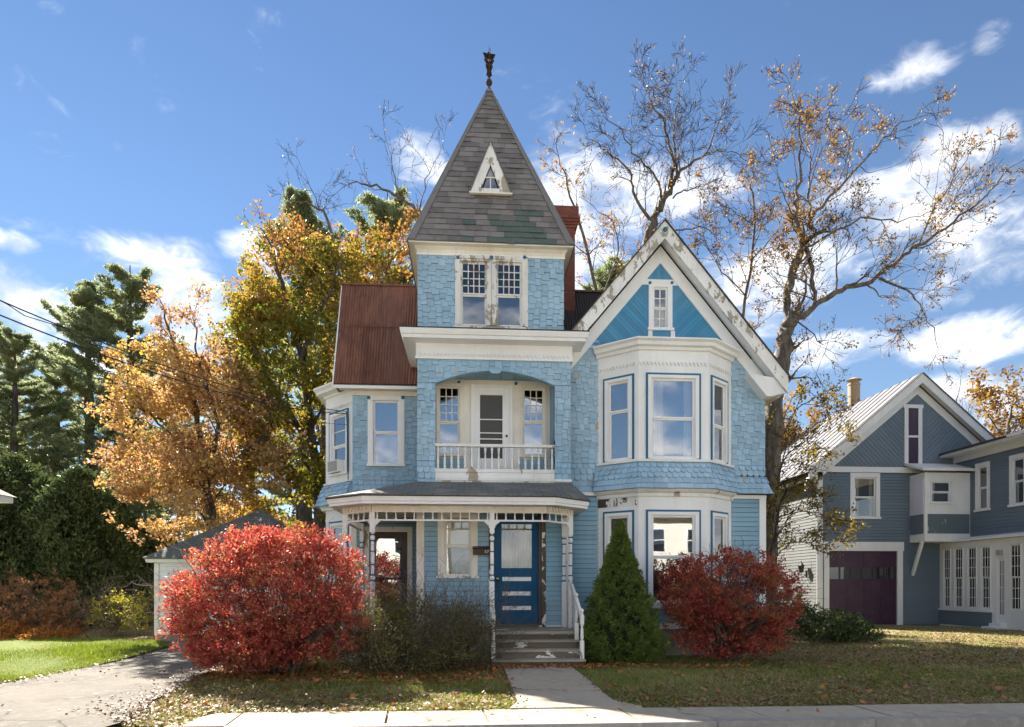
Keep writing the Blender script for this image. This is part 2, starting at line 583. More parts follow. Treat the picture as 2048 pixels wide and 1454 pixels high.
def brick_mat(name):
    m, t, out = new_mat(name)
    g = t.n('ShaderNodeNewGeometry')
    sx = t.n('ShaderNodeSeparateXYZ', Vector=g.outputs['Position'])
    cb = t.n('ShaderNodeCombineXYZ', X=t.math('ADD', sx.outputs[0], sx.outputs[1]), Y=sx.outputs[2], Z=0.0)
    br = t.n('ShaderNodeTexBrick', Vector=cb, Color1=(.21, .065, .045), Color2=(.27, .09, .065), Mortar=(.16, .08, .06), Scale=1.0)
    br.inputs['Mortar Size'].default_value = .008
    br.inputs['Brick Width'].default_value = .21
    br.inputs['Row Height'].default_value = .072
    bp = t.n('ShaderNodeBump', Strength=.7, Distance=.01, Height=t.math('MULTIPLY', br.outputs[1], -1.0))
    b = t.n('ShaderNodeBsdfPrincipled', Base_Color=br.outputs[0], Roughness=.9, Normal=bp)
    t.t.links.new(b.outputs[0], out.inputs[0])
    return m


M_BRICK = brick_mat('red_chimney_brick')


# ------------------------------------------------------------------ shingles, clapboards, windows
def shingle_prism(A, eu, et, n, outl, th, back=-.004):
    """outline [(u, t, o)] in the wall plane -> front and back polygons"""
    f = [A + eu * u + et * t + n * o for u, t, o in outl]
    b = [A + eu * u + et * t + n * back for u, t, o in outl]
    return f, b


def patch_shingles(A, B, C, D, exp, w, styles, holes=(), low=None, th=.019, drop=.045, seed=1):
    """shingle pieces on the plane quad A B (bottom) C D (top); returns [(front, back, centre)]"""
    rnd = random.Random(seed)
    A, B, C, D = map(Vector, (A, B, C, D))
    eu = (B - A).normalized()
    n = eu.cross(D - A).normalized()
    et = n.cross(eu)
    L, H = (B - A).length, (D - A).dot(et)
    dl, dr = (D - A).dot(eu), (C - A).dot(eu)
    ul = lambda t: dl * t / H
    ur = lambda t: L + (dr - L) * t / H
    out, k = [], 0
    while k * exp < H - .02:
        t0, t1 = k * exp, min((k + 1) * exp + (.07 if styles(k + 1) == 'fish' else -.002), H)
        st = styles(k)
        u = min(ul(t0), ul(t1)) - rnd.random() * w
        odd = k
        end = max(ur(t0), ur(t1))
        while u < end:
            ww = w * (rnd.uniform(.8, 1.22) if st == 'stag' else rnd.uniform(.85, 1.15) if st == 'sq' else 1.0)
            if st == 'fish':
                ww = w * .92
            a, b = u, u + ww - (.012 if th == .017 else .0045)
            u += ww
            odd += 1
            tb = t0
            if st == 'stag' and odd % 2 == 0:
                tb = t0 - drop * rnd.uniform(.8, 1.15)
            if st == 'stag' and k == 0:
                tb = t0
            tb += rnd.uniform(-.004, .004)
            al, ar = max(a, ul(tb)), min(b, ur(tb))
            tl, tr = max(a, ul(t1)), min(b, ur(t1))
            if ar - al < .012 and tr - tl < .012:
                continue
            ar, tr = max(ar, al + .002), max(tr, tl + .002)
            skip = False
            for (h0, h1, g0, g1) in holes:
                if tb > g0 - .05 and t1 < g1 + .05:
                    if al >= h0 - .005 and ar <= h1 + .005:
                        skip = True
                    elif al < h0 < ar:
                        ar = tr = h0
                    elif al < h1 < ar:
                        al = tl = h1
            if skip or ar - al < .012 and tr - tl < .012:
                continue
            thk = th * rnd.uniform(.8, 1.4) * (1.7 if st == 'fish' else 1.0)
            if st == 'fish' and low is None:
                r = (ar - al) / 2
                m = (al + ar) / 2
                ol = []
                for q in range(7):
                    ang = math.pi * q / 6
                    ol.append((m - r * math.cos(ang), tb + r * .72 * (1 - math.sin(ang)), thk))
                ol += [(tr, t1, .003), (tl, t1, .003)]
            else:
                bl, br = tb, tb
                if low is not None:
                    bl, br = max(tb, low(al)), max(tb, low(ar))
                    if bl >= t1 - .008 and br >= t1 - .008:
                        continue
                    bl, br = min(bl, t1 - .002), min(br, t1 - .002)
                ol = [(al, bl, thk), (ar, br, thk), (tr, t1, .003), (tl, t1, .003)]
            f, bk = shingle_prism(A, eu, et, n, ol, thk)
            out.append((f, bk))
        k += 1
    return out


REST = MB()           # shingles beyond the ones that are built one by one
n_own = {'shingle': 0}


def lay(pieces, parent, mat, name='shingle', own=True, rest=None, limit=300):
    for f, b in pieces:
        n = len(f)
        if own and n_own.get(name, 0) < limit:
            n_own[name] = n_own.get(name, 0) + 1
            MB().prism(f, b).obj(name, mat, parent)
        else:
            (rest or REST).prism(f, b)


def wall_cells(mb, F, u0, u1, z0, z1, holes, th=.12, o=0.0):
    us = sorted({u0, u1, *[h[0] for h in holes], *[h[1] for h in holes]})
    zs = sorted({z0, z1, *[h[2] for h in holes], *[h[3] for h in holes]})
    us = [u for u in us if u0 <= u <= u1]
    zs = [z for z in zs if z0 <= z <= z1]
    for a, b in zip(us, us[1:]):
        for c, d in zip(zs, zs[1:]):
            if not any(h[0] < (a + b) / 2 < h[1] and h[2] < (c + d) / 2 < h[3] for h in holes):
                mb.fbox(F, a, b, o - th, o, c, d)
    return mb


def clapboards(F, u0, u1, z0, z1, parent, mat, holes=(), pitch=.112, own=True, rest=None, th=.024):
    k, z = 0, z0
    while z < z1 - .01:
        t = min(z + pitch - .006, z1)
        spans = [(u0, u1)]
        for h0, h1, g0, g1 in holes:
            if z + pitch * .5 > g0 and z + pitch * .5 < g1:
                spans = [s for a, b in spans for s in ((a, min(b, h0)), (max(a, h1), b)) if s[1] - s[0] > .02]
        for a, b in spans:
            P = [F.p(a, th, z), F.p(b, th, z), F.p(b, .003, t), F.p(a, .003, t)]
            Q = [F.p(a, -.003, z), F.p(b, -.003, z), F.p(b, -.003, t), F.p(a, -.003, t)]
            if own:
                MB().prism(P, Q).obj('clapboard', mat, parent)
            else:
                rest.prism(P, Q)
        z += pitch


def window(F, parent, g, cas=.11, top=.13, sill=.05, up=(1, 1), lo=(1, 1), split=.5, teal=0.0, mat=None, glassm=None,
           stained=False, inside=None, label=None, sillmat=None, blind=0.0, curtain=False, drops=0.0, sash_w=.04, name='window', depth=.5):
    """casing with sill, two sashes with muntins, one object for each pane, room behind"""
    mat, glassm = mat or M_WHITE, glassm or M_GLASS
    u0, u1, z0, z1 = g
    mb = MB()
    mb.fbox(F, u0 - cas, u0, .0, .035, z0, z1).fbox(F, u1, u1 + cas, .0, .035, z0, z1)
    mb.fbox(F, u0 - cas, u1 + cas, .0, .038, z1, z1 + top)
    # reveal
    mb.fbox(F, u0 - .005, u0 + .012, -.11, .0, z0, z1).fbox(F, u1 - .012, u1 + .005, -.11, .0, z0, z1)
    mb.fbox(F, u0 + .012, u1 - .012, -.11, .0, z1 - .012, z1).fbox(F, u0 + .012, u1 - .012, -.11, .0, z0, z0 + .012)
    w = mb.obj(name, mat, parent)
    if label:
        w['label'] = label
    if teal:
        t = MB()
        a, b, c = u0 - cas, u1 + cas, z1 + top
        t.fbox(F, a - teal, a, .0, .028, z0 - .02, c + teal).fbox(F, b, b + teal, .0, .028, z0 - .02, c + teal).fbox(F, a, b, .0, .03, c, c + teal)
        t.obj('painted_border', M_TEAL, w)
    if sill:
        MB().fbox(F, u0 - cas - .03, u1 + cas + .03, .0, .075, z0 - sill, z0).obj('sill', sillmat or mat, w)
    zm = z0 + (z1 - z0) * split
    gi = 0
    for (a, b, o, grid, tagm) in ((zm, z1 - .012, -.035, up, 'upper'), (z0 + .012, zm, -.06, lo, 'lower')):
        s = MB()
        x0, x1 = u0 + .012, u1 - .012
        s.fbox(F, x0, x0 + sash_w, o - .015, o + .015, a, b).fbox(F, x1 - sash_w, x1, o - .015, o + .015, a, b)
        s.fbox(F, x0 + sash_w, x1 - sash_w, o - .015, o + .015, a, a + sash_w * .9).fbox(F, x0 + sash_w, x1 - sash_w, o - .015, o + .015, b - sash_w, b)
        gx0, gx1, gz0, gz1 = x0 + sash_w, x1 - sash_w, a + sash_w * .9, b - sash_w
        nx, ny = grid
        mw = .011
        for i in range(1, nx):
            x = gx0 + (gx1 - gx0) * i / nx
            s.fbox(F, x - mw, x + mw, o - .012, o + .012, gz0, gz1)
        for j in range(1, ny):
            z = gz0 + (gz1 - gz0) * j / ny
            s.fbox(F, gx0, gx1, o - .0105, o + .0105, z - mw, z + mw)
        s.obj('sash', mat, w)
        for i in range(nx):
            for j in range(ny):
                m = glassm
                if stained and tagm == 'upper':
                    edge = i in (0, nx - 1)
                    m = STAINED[0 if edge and j in (1, 2) else 2 if edge else (1 if (i + j) % 2 else 3)]
                MB().fbox(F, gx0 + (gx1 - gx0) * i / nx, gx0 + (gx1 - gx0) * (i + 1) / nx, o - .003, o + .001,
                          gz0 + (gz1 - gz0) * j / ny, gz0 + (gz1 - gz0) * (j + 1) / ny).obj('pane', m, w)
    if blind:
        zb = z1 - (z1 - z0) * blind
        MB().fbox(F, u0 + .03, u1 - .03, -.095, -.09, zb, z1 - .02).obj('roller_blind', M_BLIND, w)
    if curtain:
        c = MB()
        for (a, b) in ((u0 + .03, u0 + (u1 - u0) * .30), (u1 - (u1 - u0) * .22, u1 - .03)):
            n = 15
            pa = [F.p(a + (b - a) * i / n, -.13 + .018 * math.sin(i * 2.1), z0 + .03) for i in range(n + 1)]
            pb = [F.p(a + (b - a) * i / n, -.13 + .012 * math.sin(i * 2.1 + .5), z1 - .03) for i in range(n + 1)]
            c.add(pa + pb, [(i, i + 1, n + 2 + i, n + 1 + i) for i in range(n)])
        c.obj('curtain', M_CURT, w, True)
    d = depth
    r = MB()
    r.add([F.p(u0 - .2, -.13, z0 - .1), F.p(u1 + .2, -.13, z0 - .1), F.p(u1 + .2, -.13, z1 + .1), F.p(u0 - .2, -.13, z1 + .1),
           F.p(u0 - .2, -d, z0 - .1), F.p(u1 + .2, -d, z0 - .1), F.p(u1 + .2, -d, z1 + .1), F.p(u0 - .2, -d, z1 + .1)],
          [(4, 5, 6, 7), (0, 1, 5, 4), (3, 7, 6, 2), (0, 4, 7, 3), (1, 2, 6, 5)])
    r.obj('room_shell', inside or M_ROOM, w)
    return w


def sawtooth(F, u0, u1, z, h, pitch, o0, o1):
    """band with a row of pointed teeth along its lower edge"""
    mb = MB()
    n = max(1, round((u1 - u0) / pitch))
    p = (u1 - u0) / n
    for i in range(n):
        a = u0 + i * p
        mb.fpoly(F, [(a + .007, z + h), (a + p / 2, z), (a + p - .007, z + h)], o0, o1 + .014)
    return mb


def disc(F, u, z, r, o0, o1):
    mb = MB()
    return mb.fpoly(F, [(u + r * math.cos(2 * math.pi * k / 14), z + r * math.sin(2 * math.pi * k / 14)) for k in range(14)], o0, o1)


# ------------------------------------------------------------------ the blue house
YT, Y3, YG, YB, YW = 14.5, 14.75, 14.9, 14.25, 16.2
PORCH_Z = .65
house = thing('victorian_house', 'blue shingled Victorian house with square tower, peeling white trim and front porch', 'house', (2.0, 17.0, 0))
T0, T1 = U(835, YT), U(1141, YT)
FT = Fr(0, YT)

found = MB()
found.box(T0 + .03, T1 - .03, YT + .03, 20.0, 0, PORCH_Z - .02).box(U(705, YW) + .03, T0 - .02, YW + .03, 20.0, 0, PORCH_Z - .02)
GX0, GX1 = U(1135, YG), U(1529, YG)
found.box(T1, GX1 - .03, YG + .03, 20.0, 0, PORCH_Z - .02)
found.obj('foundation', M_STONE, house)

# --- tower, first and second storey
win1 = (U(889, YT), U(942, YT), V(915, 1152, YT), V(915, 1031, YT))
door1 = (U(989, YT), U(1077, YT), PORCH_Z + .06, V(1030, 1026, YT))
OL, OR = U(871, YT), U(1109, YT)
ZS, ZA = V(872, 766, YT), V(980, 741, YT)
ZBOX = V(980, 940, YT)
Z2T = V(980, 721, YT)
arch = lambda u: ZS + (ZA - ZS) * (1 - ((u - (OL + OR) / 2) / ((OR - OL) / 2)) ** 2) if OL < u < OR else -9
tw = MB()
wall_cells(tw, FT, T0, T1, PORCH_Z - .02, 3.85, [win1, door1])
tw.fbox(FT, T0, OL, -.14, 0, 3.85, ZS).fbox(FT, OR, T1, -.14, 0, 3.85, ZS)
n = 24
bot = [(OL + (OR - OL) * i / n, max(ZS, arch(OL + (OR - OL) * i / n))) for i in range(n + 1)]
for (a, b) in zip(bot, bot[1:]):
    tw.fpoly(FT, [a, b, (b[0], 7.05), (a[0], 7.05)], -.14, 0)
tw.fbox(FT, T0, OL, -.14, 0, ZS, 7.05).fbox(FT, OR, T1, -.14, 0, ZS, 7.05)
tw.box(T0, T0 + .12, YT + .14, YW + 1.5, .6, 7.05).box(T1 - .12, T1, YT + .14, YG + 1.0, .6, 7.05)
tower = tw.obj('tower_wall', M_GAPSHADE, house)

clap_holes = [(win1[0] - .10, win1[1] + .10, win1[2] - .05, win1[3] + .2), (door1[0] - .13, door1[1] + .13, 0, door1[3] + .2)]
clapboards(FT, T0 + .16, T1 - .16, PORCH_Z + .03, 3.22, tower, M_CLAP, clap_holes)
for a, b in ((T0 - .02, T0 + .155), (T1 - .155, T1 + .02)):
    MB().fbox(FT, a, b, -.02, .04, PORCH_Z, 3.3).obj('corner_board', M_WORN if a > 0 else M_CREAM, house)
MB().fbox(FT, T0 + .156, T1 - .156, .0, .045, PORCH_Z - .02, PORCH_Z + .035).obj('base_board', M_WORN, house)

window(FT, house, win1, cas=.15, top=.05, blind=.53, glassm=M_GLASSL, up=(1, 1), sillmat=M_PEEL, mat=M_CREAM, label='first-floor porch window with cream blind half drawn')

# recessed balcony
YR = 15.28
FRc = Fr(0, YR)
ZC = ZA + .03
wl = (U(876, YR), U(920, YR), V(900, 909, YR), V(900, 772, YR))
wr = (U(1045, YR), U(1089, YR), V(1066, 911, YR), V(1066, 776, YR))
dr = (U(948, YR), U(1019, YR), ZBOX - .25, V(984, 776, YR))
bal = MB()
wall_cells(bal, FRc, OL - .1, OR + .1, ZBOX - .35, ZC + .3, [wl, wr, dr])
bal.box(OL - .1, OL, YT + .14, YR, ZBOX - .35, ZC).box(OR, OR + .1, YT + .14, YR, ZBOX - .35, ZC)
bal.box(OL - .05, OR + .05, YT + .05, YR, ZBOX - .42, ZBOX - .35)
balc = bal.obj('balcony_recess', M_CREAM, house)
cl = MB()
for i in range(9):
    x = OL + (OR - OL) * i / 9
    cl.box(x + .004, x + (OR - OL) / 9 - .004, YT + .145, YR - .004, ZC, ZC + .03)
cl.obj('balcony_ceiling', M_CLAP, house)
MB().box(OR - .012, OR - .002, YT + .15, YR - .01, ZBOX - .3, ZC - .01).obj('balcony_side_lining', M_CLAP, house)
window(FRc, house, wl, cas=.05, top=.06, split=.47, up=(3, 4), mat=M_CREAM, sill=.05, label='balcony window with small-paned upper sash beside the door')
window(FRc, house, wr, cas=.05, top=.06, split=.5, up=(3, 4), mat=M_CREAM, sill=.05, label='balcony window with small-paned upper sash mirroring a tree trunk')
for (a, b) in ((wl[0] - .04, wl[1] + .1), (wr[0] - .1, wr[1] + .06)):
    MB().fbox(FRc, a, b, .0, .02, ZBOX - .33, wl[2] - .09).obj('blue_dado_panel', M_CLAP, house)
sd = MB()
sd.fbox(FRc, dr[0] - .07, dr[0], .0, .04, dr[2], dr[3] + .07).fbox(FRc, dr[1], dr[1] + .07, .0, .04, dr[2], dr[3] + .07).fbox(FRc, dr[0], dr[1], .0, .04, dr[3], dr[3] + .07)
a, b = U(960, YR), U(1005, YR)
zt, zb = V(984, 790, YR), V(984, 917, YR)
sd.fbox(FRc, dr[0], a, -.05, .01, dr[2], dr[3]).fbox(FRc, b, dr[1], -.05, .01, dr[2], dr[3])
sd.fbox(FRc, a, b, -.05, .01, zt, dr[3]).fbox(FRc, a, b, -.05, .01, dr[2], zb)
for py in (839, 866, 878):
    z = V(984, py, YR)
    sd.fbox(FRc, a, b, -.03, .004, z - .012, z + .012)
bdoor = sd.obj('balcony_screen_door', M_WHITE, house)
MB().fbox(FRc, a, b, -.04, -.035, zb, zt).obj('screen', M_SCREEN, bdoor)
MB().tube([FRc.p(dr[1] - .07, .01, V(984, 872, YR)), FRc.p(dr[1] - .07, .06, V(984, 872, YR))], .025, 8).obj('handle', M_IRON, bdoor)
for u in (U(918, YR), U(1032, YR)):
    disc(FRc, u, V(980, 766, YR), .04, .0, .02).obj('rosette', M_TEAL, house)
# arch keystone bracket
kb = MB()
cx, kz = (OL + OR) / 2, ZA
kb.fpoly(FT, [(cx - .13, kz + .02), (cx - .12, kz - .04), (cx - .08, kz - .07), (cx + .08, kz - .07), (cx + .12, kz - .04), (cx + .13, kz + .02)], .0, .03)
kb.obj('arch_keystone', M_SHING, house)
ae = MB()
for (p, q) in zip(bot, bot[1:]):
    ae.hexa([FT.p(p[0], .02, p[1] - .012), FT.p(q[0], .02, q[1] - .012), FT.p(q[0], -.142, q[1] - .012), FT.p(p[0], -.142, p[1] - .012),
             FT.p(p[0], .02, p[1] + .012), FT.p(q[0], .02, q[1] + .012), FT.p(q[0], -.142, q[1] + .012), FT.p(p[0], -.142, p[1] + .012)])
ae.obj('arch_lining', M_CLAP, house)

# balustrade
bs = thing  # (kept short)
ZR = V(980, 889, YT)
br_ = MB().fbox(FT, OL - .01, OR + .01, -.06, .05, ZR - .06, ZR).obj('balcony_rail', M_WORN, house)
bb = MB().fbox(FT, OL, OR, -.08, .02, ZBOX - .06, ZBOX + .02)
bb.obj('balcony_bottom_rail', M_WORN, house)
zz = [ZBOX - .065, V(980, 956, YT), V(980, 962, YT), 3.93]
MB().fbox(FT, OL, OR, -.08, .015, zz[1] + .004, zz[0]).obj('balcony_board', M_WORN, house)
MB().fbox(FT, OL, OR, -.08, .03, zz[2] + .003, zz[1]).obj('balcony_board', M_WORN, house)
MB().fbox(FT, OL, OR, -.08, .012, zz[3] - .1, zz[2]).obj('balcony_board', M_PEEL, house)


def baluster(h, r=.028):
    return [(r, 0), (r, h * .14), (r * .55, h * .17), (r * .95, h * .22), (r * 1.05, h * .3), (r * .7, h * .55), (r * .5, h * .70), (r * .9, h * .76), (r * .55, h * .80), (r, h * .84), (r, h)]


hb = ZR - .06 - ZBOX - .02
bal_me = None
nb = 18
for i in range(nb):
    x = OL + .055 + (OR - OL - .11) * i / (nb - 1)
    if bal_me is None:
        o = MB().lathe((0, 0, 0), baluster(hb), 8).obj('baluster', M_WORN, house, True)
        bal_me = o.data
    else:
        o = bpy.data.objects.new('baluster', bal_me)
        COL.objects.link(o)
        o.parent = house
    o.matrix_parent_inverse = Matrix.Translation(-Vector(house['_base']))
    o.location = (x, YT + .015, ZBOX + .02)

# shingles of the second storey
def tower_style(k):
    return 'sq' if k < 2 else 'fish' if k < 5 else 'sq' if k == 5 else 'stag'


ZP = 3.72
EXP = .135
for (a, b, sd_) in ((T0 - .005, OL, 3), (OR, T1 + .005, 4)):
    lay(patch_shingles((a, YT, ZP), (b, YT, ZP), (b, YT, ZS), (a, YT, ZS), EXP, .155, tower_style, seed=sd_), tower, M_SHING)
low = lambda u: arch(u + T0) - ZS if arch(u + T0) > 0 else -1
lay(patch_shingles((T0, YT, ZS), (T1, YT, ZS), (T1, YT, Z2T + .03), (T0, YT, Z2T + .03), EXP, .155, lambda k: 'stag', low=low, seed=5), tower, M_SHING)
MB().fbox(FT, OR + .0, T1 + .03, -.01, .05, V(1120, 964, YT), V(1120, 961, YT) + .02).obj('pillar_band', M_WHITE, house)

# entablature and cornice over the balcony
tpath = [(T0, YW + .8), (T0, YT), (T1, YT), (T1, YG + .8)]
zf0, zf1 = Z2T, V(980, 690, YT)
MB().sweep(tpath, [(0, zf0), (.035, zf0), (.035, zf1), (0, zf1)]).obj('frieze_board', M_WHITE, house)
saw = sawtooth(FT, T0, T1, zf0 + .05, .075, .092, .036, .046)
saw.obj('zigzag_trim', M_WHITE, house)
MB().sweep(tpath, [(.036, zf0), (.05, zf0), (.05, zf0 + .05), (.036, zf0 + .05)]).obj('frieze_bead', M_WHITE, house)
zc0 = zf1
MB().sweep(tpath, [(.036, zc0), (.30, zc0 + .02), (.30, zc0 + .09), (.33, zc0 + .10), (.36, zc0 + .19), (.36, zc0 + .215), (.036, zc0 + .215)]).obj('cornice', M_WHITE, house)
lt = MB()
z0_, z1_ = zc0 + .218, V(980, 660, Y3) + .02
A0, A1 = T0 - .37, T1 + .37
B0, B1, BYF = U(836, Y3), U(1127, Y3), Y3
lt.add([(A0, YT - .37, z0_), (A1, YT - .37, z0_), (B1, BYF, z1_), (B0, BYF, z1_), (A0, 17.5, z0_), (B0, 17.5, z1_), (A1, 15.9, z0_), (B1, 16.4, z1_),
        (A0, YT - .37, z0_ + .022), (A1, YT - .37, z0_ + .022), (B1, BYF, z1_ + .022), (B0, BYF, z1_ + .022), (A0, 17.5, z0_ + .022), (B0, 17.5, z1_ + .022), (A1, 15.9, z0_ + .022), (B1, 16.4, z1_ + .022)],
       [(8, 9, 10, 11), (12, 8, 11, 13), (9, 14, 15, 10), (0, 1, 9, 8), (4, 0, 8, 12), (1, 6, 14, 9), (0, 4, 5, 3), (0, 3, 2, 1), (1, 2, 7, 6)])
lt.obj('ledge_roof', M_TAR, house)

# --- tower, third storey
F3 = Fr(0, Y3)
Z3B, Z3T = z1_, V(980, 513, Y3)
g1 = (U(921, Y3), U(974, Y3), V(945, 651, Y3), V(945, 523, Y3))
g2 = (U(992, Y3), U(1044, Y3), V(1020, 653, Y3), V(1020, 525, Y3))
t3 = MB()
wall_cells(t3, F3, B0, B1, Z3B - .3, Z3T + .25, [g1, g2])
t3.box(B0, B0 + .12, Y3 + .12, Y3 + 3.35, Z3B - .3, Z3T + .25).box(B1 - .12, B1, Y3 + .12, Y3 + 3.35, Z3B - .3, Z3T + .25).box(B0, B1, Y3 + 3.23, Y3 + 3.35, Z3B - .3, Z3T + .24)
top3 = t3.obj('upper_tower_wall', M_GAPSHADE, house)
cu0, cu1 = U(910, Y3), U(1056, Y3)
for (a, b, s_) in ((B0 - .008, cu0 + .01, 8), (cu1 - .01, B1 + .008, 9)):
    lay(patch_shingles((a, Y3, Z3B - .15), (b, Y3, Z3B - .15), (b, Y3, Z3T + .01), (a, Y3, Z3T + .01), EXP, .155, lambda k: 'stag', seed=s_), top3, M_SHING)
lay(patch_shingles((cu0, Y3, Z3B - .15), (cu1, Y3, Z3B - .15), (cu1, Y3, g1[2] - .1), (cu0, Y3, g1[2] - .1), EXP, .155, lambda k: 'sq', seed=10), top3, M_SHING)
window(F3, house, g1, cas=.10, top=.04, sill=.0, split=.49, up=(4, 4), stained=True, mat=M_PEEL, glassm=M_GLASSD, label='tower window beside the rusty roof, stained small panes over one dark pane')
window(F3, house, g2, cas=.10, top=.04, sill=.0, split=.49, up=(4, 4), stained=True, mat=M_PEEL, glassm=M_GLASSD, label='tower window beside the chimney, stained small panes over one dark pane')
tf = MB()
tf.fbox(F3, cu0, g1[0] - .1, .0, .033, g1[2] - .05, Z3T).fbox(F3, g2[1] + .1, cu1, .0, .033, g1[2] - .05, Z3T)
tf.fbox(F3, g1[0] - .1, g2[1] + .1, .0, .042, max(g1[3], g2[3]) + .045, Z3T)
tf.fbox(F3, g1[1] + .1, g2[0] - .1, .0, .033, g1[2], max(g1[3], g2[3]) + .04) if g2[0] - g1[1] > .21 else None
tfo = tf.obj('tower_window_frame', M_PEEL, house)
MB().fbox(F3, cu0 - .04, cu1 + .04, .0, .09, g1[2] - .10, g1[2] - .04).obj('tower_window_sill', M_PEEL, house)
for px in (916, 983, 1049):
    disc(F3, U(px, Y3), V(px, 517, Y3) + .005, .04, .042, .055).obj('rosette', M_TEAL, house)
# coved eaves with ribs
OV = .22
ZE = V(980, 487, Y3 - OV)
epath = [(B0, Y3 + 3.35), (B0, Y3), (B1, Y3), (B1, Y3 + 3.35)]
MB().sweep(epath, [(.0, Z3T - .02), (.03, Z3T - .02), (.03, Z3T + .03), (.0, Z3T + .03)]).obj('eaves_bead', M_WHITE, house)
MB().sweep(epath, [(.0, Z3T + .031), (.02, Z3T + .031), (.035, Z3T + .10), (.09, Z3T + .16), (OV - .02, ZE - .01), (OV - .02, ZE + .02), (.0, ZE + .02)]).obj('eaves_cove', M_CREAM, house)
for px in (843, 915, 982, 1050, 1119):
    u = U(px, Y3)
    MB().prism([F3.p(u - .022, .02, Z3T + .04), F3.p(u - .022, .05, Z3T + .10), F3.p(u - .022, .11, Z3T + .15), F3.p(u - .022, OV - .01, ZE - .012), F3.p(u - .022, .02, ZE)],
               [F3.p(u + .022, .02, Z3T + .04), F3.p(u + .022, .05, Z3T + .10), F3.p(u + .022, .11, Z3T + .15), F3.p(u + .022, OV - .01, ZE - .012), F3.p(u + .022, .02, ZE)]).obj('eaves_rib', M_CREAM, house)

# --- tower roof
E0, E1, EYF, EYB = B0 - OV, B1 + OV, Y3 - OV, Y3 + 3.35 + OV
AX, AY, AZ = (E0 + E1) / 2, (EYF + EYB) / 2, V(976, 172, (EYF + EYB) / 2)
ZE0 = ZE + .022
pr = MB()
pr.add([(E0, EYF, ZE0), (E1, EYF, ZE0), (E1, EYB, ZE0), (E0, EYB, ZE0), (AX, AY, AZ)], [(0, 1, 4), (1, 2, 4), (2, 3, 4), (3, 0, 4), (3, 2, 1, 0)])
troof = pr.obj('tower_roof', M_SLATE, house)
slates = patch_shingles((E0, EYF, ZE0), (E1, EYF, ZE0), (AX, AY, AZ), (AX, AY, AZ), .172, .33, lambda k: 'sq', th=.017, seed=21)
rs = random.Random(5)
for f, b in slates:
    c = sum((Vector(q) for q in f), Vector()) / len(f)
    hx, hz = (c.x - AX) / (E1 - AX), (c.z - ZE0) / (AZ - ZE0)
    green = (hz < .13 and .0 < hx < .72 and rs.random() < .93) or (hz < .19 and -.3 < hx < .7 and rs.random() < .35)
    if rs.random() < .16:
        d = Vector((0, -rs.uniform(.0, .02), rs.uniform(-.05, .02)))
        k = rs.choice((0, 1))
        f = [q + d if i == k else q for i, q in enumerate(f)]
    if rs.random() < .25:
        f = [q + Vector((0, -.012, 0)) if i in (0, 1) else q for i, q in enumerate(f)]
    if n_own.get('roof_slate', 0) < 300:
        n_own['roof_slate'] = n_own.get('roof_slate', 0) + 1
        MB().prism(f, b).obj('roof_slate', M_SLATEG if green else M_SLATE, troof)
sl_rest = MB()
for q in (((E1, EYF), (E1, EYB)), ((E1, EYB), (E0, EYB)), ((E0, EYB), (E0, EYF))):
    for f, b in patch_shingles((*q[0], ZE0), (*q[1], ZE0), (AX, AY, AZ), (AX, AY, AZ), .172, .33, lambda k: 'sq', seed=22):
        sl_rest.prism(f, b)
sl_rest.obj('roof_slates', M_SLATE, troof, kind='stuff')
# hip boards on the front corners
for (ex, dx) in ((E0, .17), (E1, -.17)):
    a, ap = Vector((ex, EYF - .025, ZE0 + .02)), Vector((AX, AY - .03, AZ))
    d = ap - a
    nrm = Vector((0, -d.z, d.y)).normalized()
    pts0 = [a, a + Vector((dx, 0, 0)), a + d * .93 + Vector((dx * .35, 0, 0)), a + d * .93]
    MB().prism([p + nrm * .008 for p in pts0], [p - nrm * .014 for p in pts0]).obj('hip_board', M_HIP, troof)
cap = MB()
s_ = .085
q = [(E0, EYF), (E1, EYF), (E1, EYB), (E0, EYB)]
base_ = [Vector((AX + (x - AX) * s_ * 1.05, AY + (y - AY) * s_ * 1.05 - .0, AZ - (AZ - ZE0) * s_)) for x, y in q]
cap.add([*base_, (AX, AY, AZ + .03)], [(0, 1, 4), (1, 2, 4), (2, 3, 4), (3, 0, 4), (3, 2, 1, 0)])
cap.obj('apex_cap', M_RUSTCAP, troof)
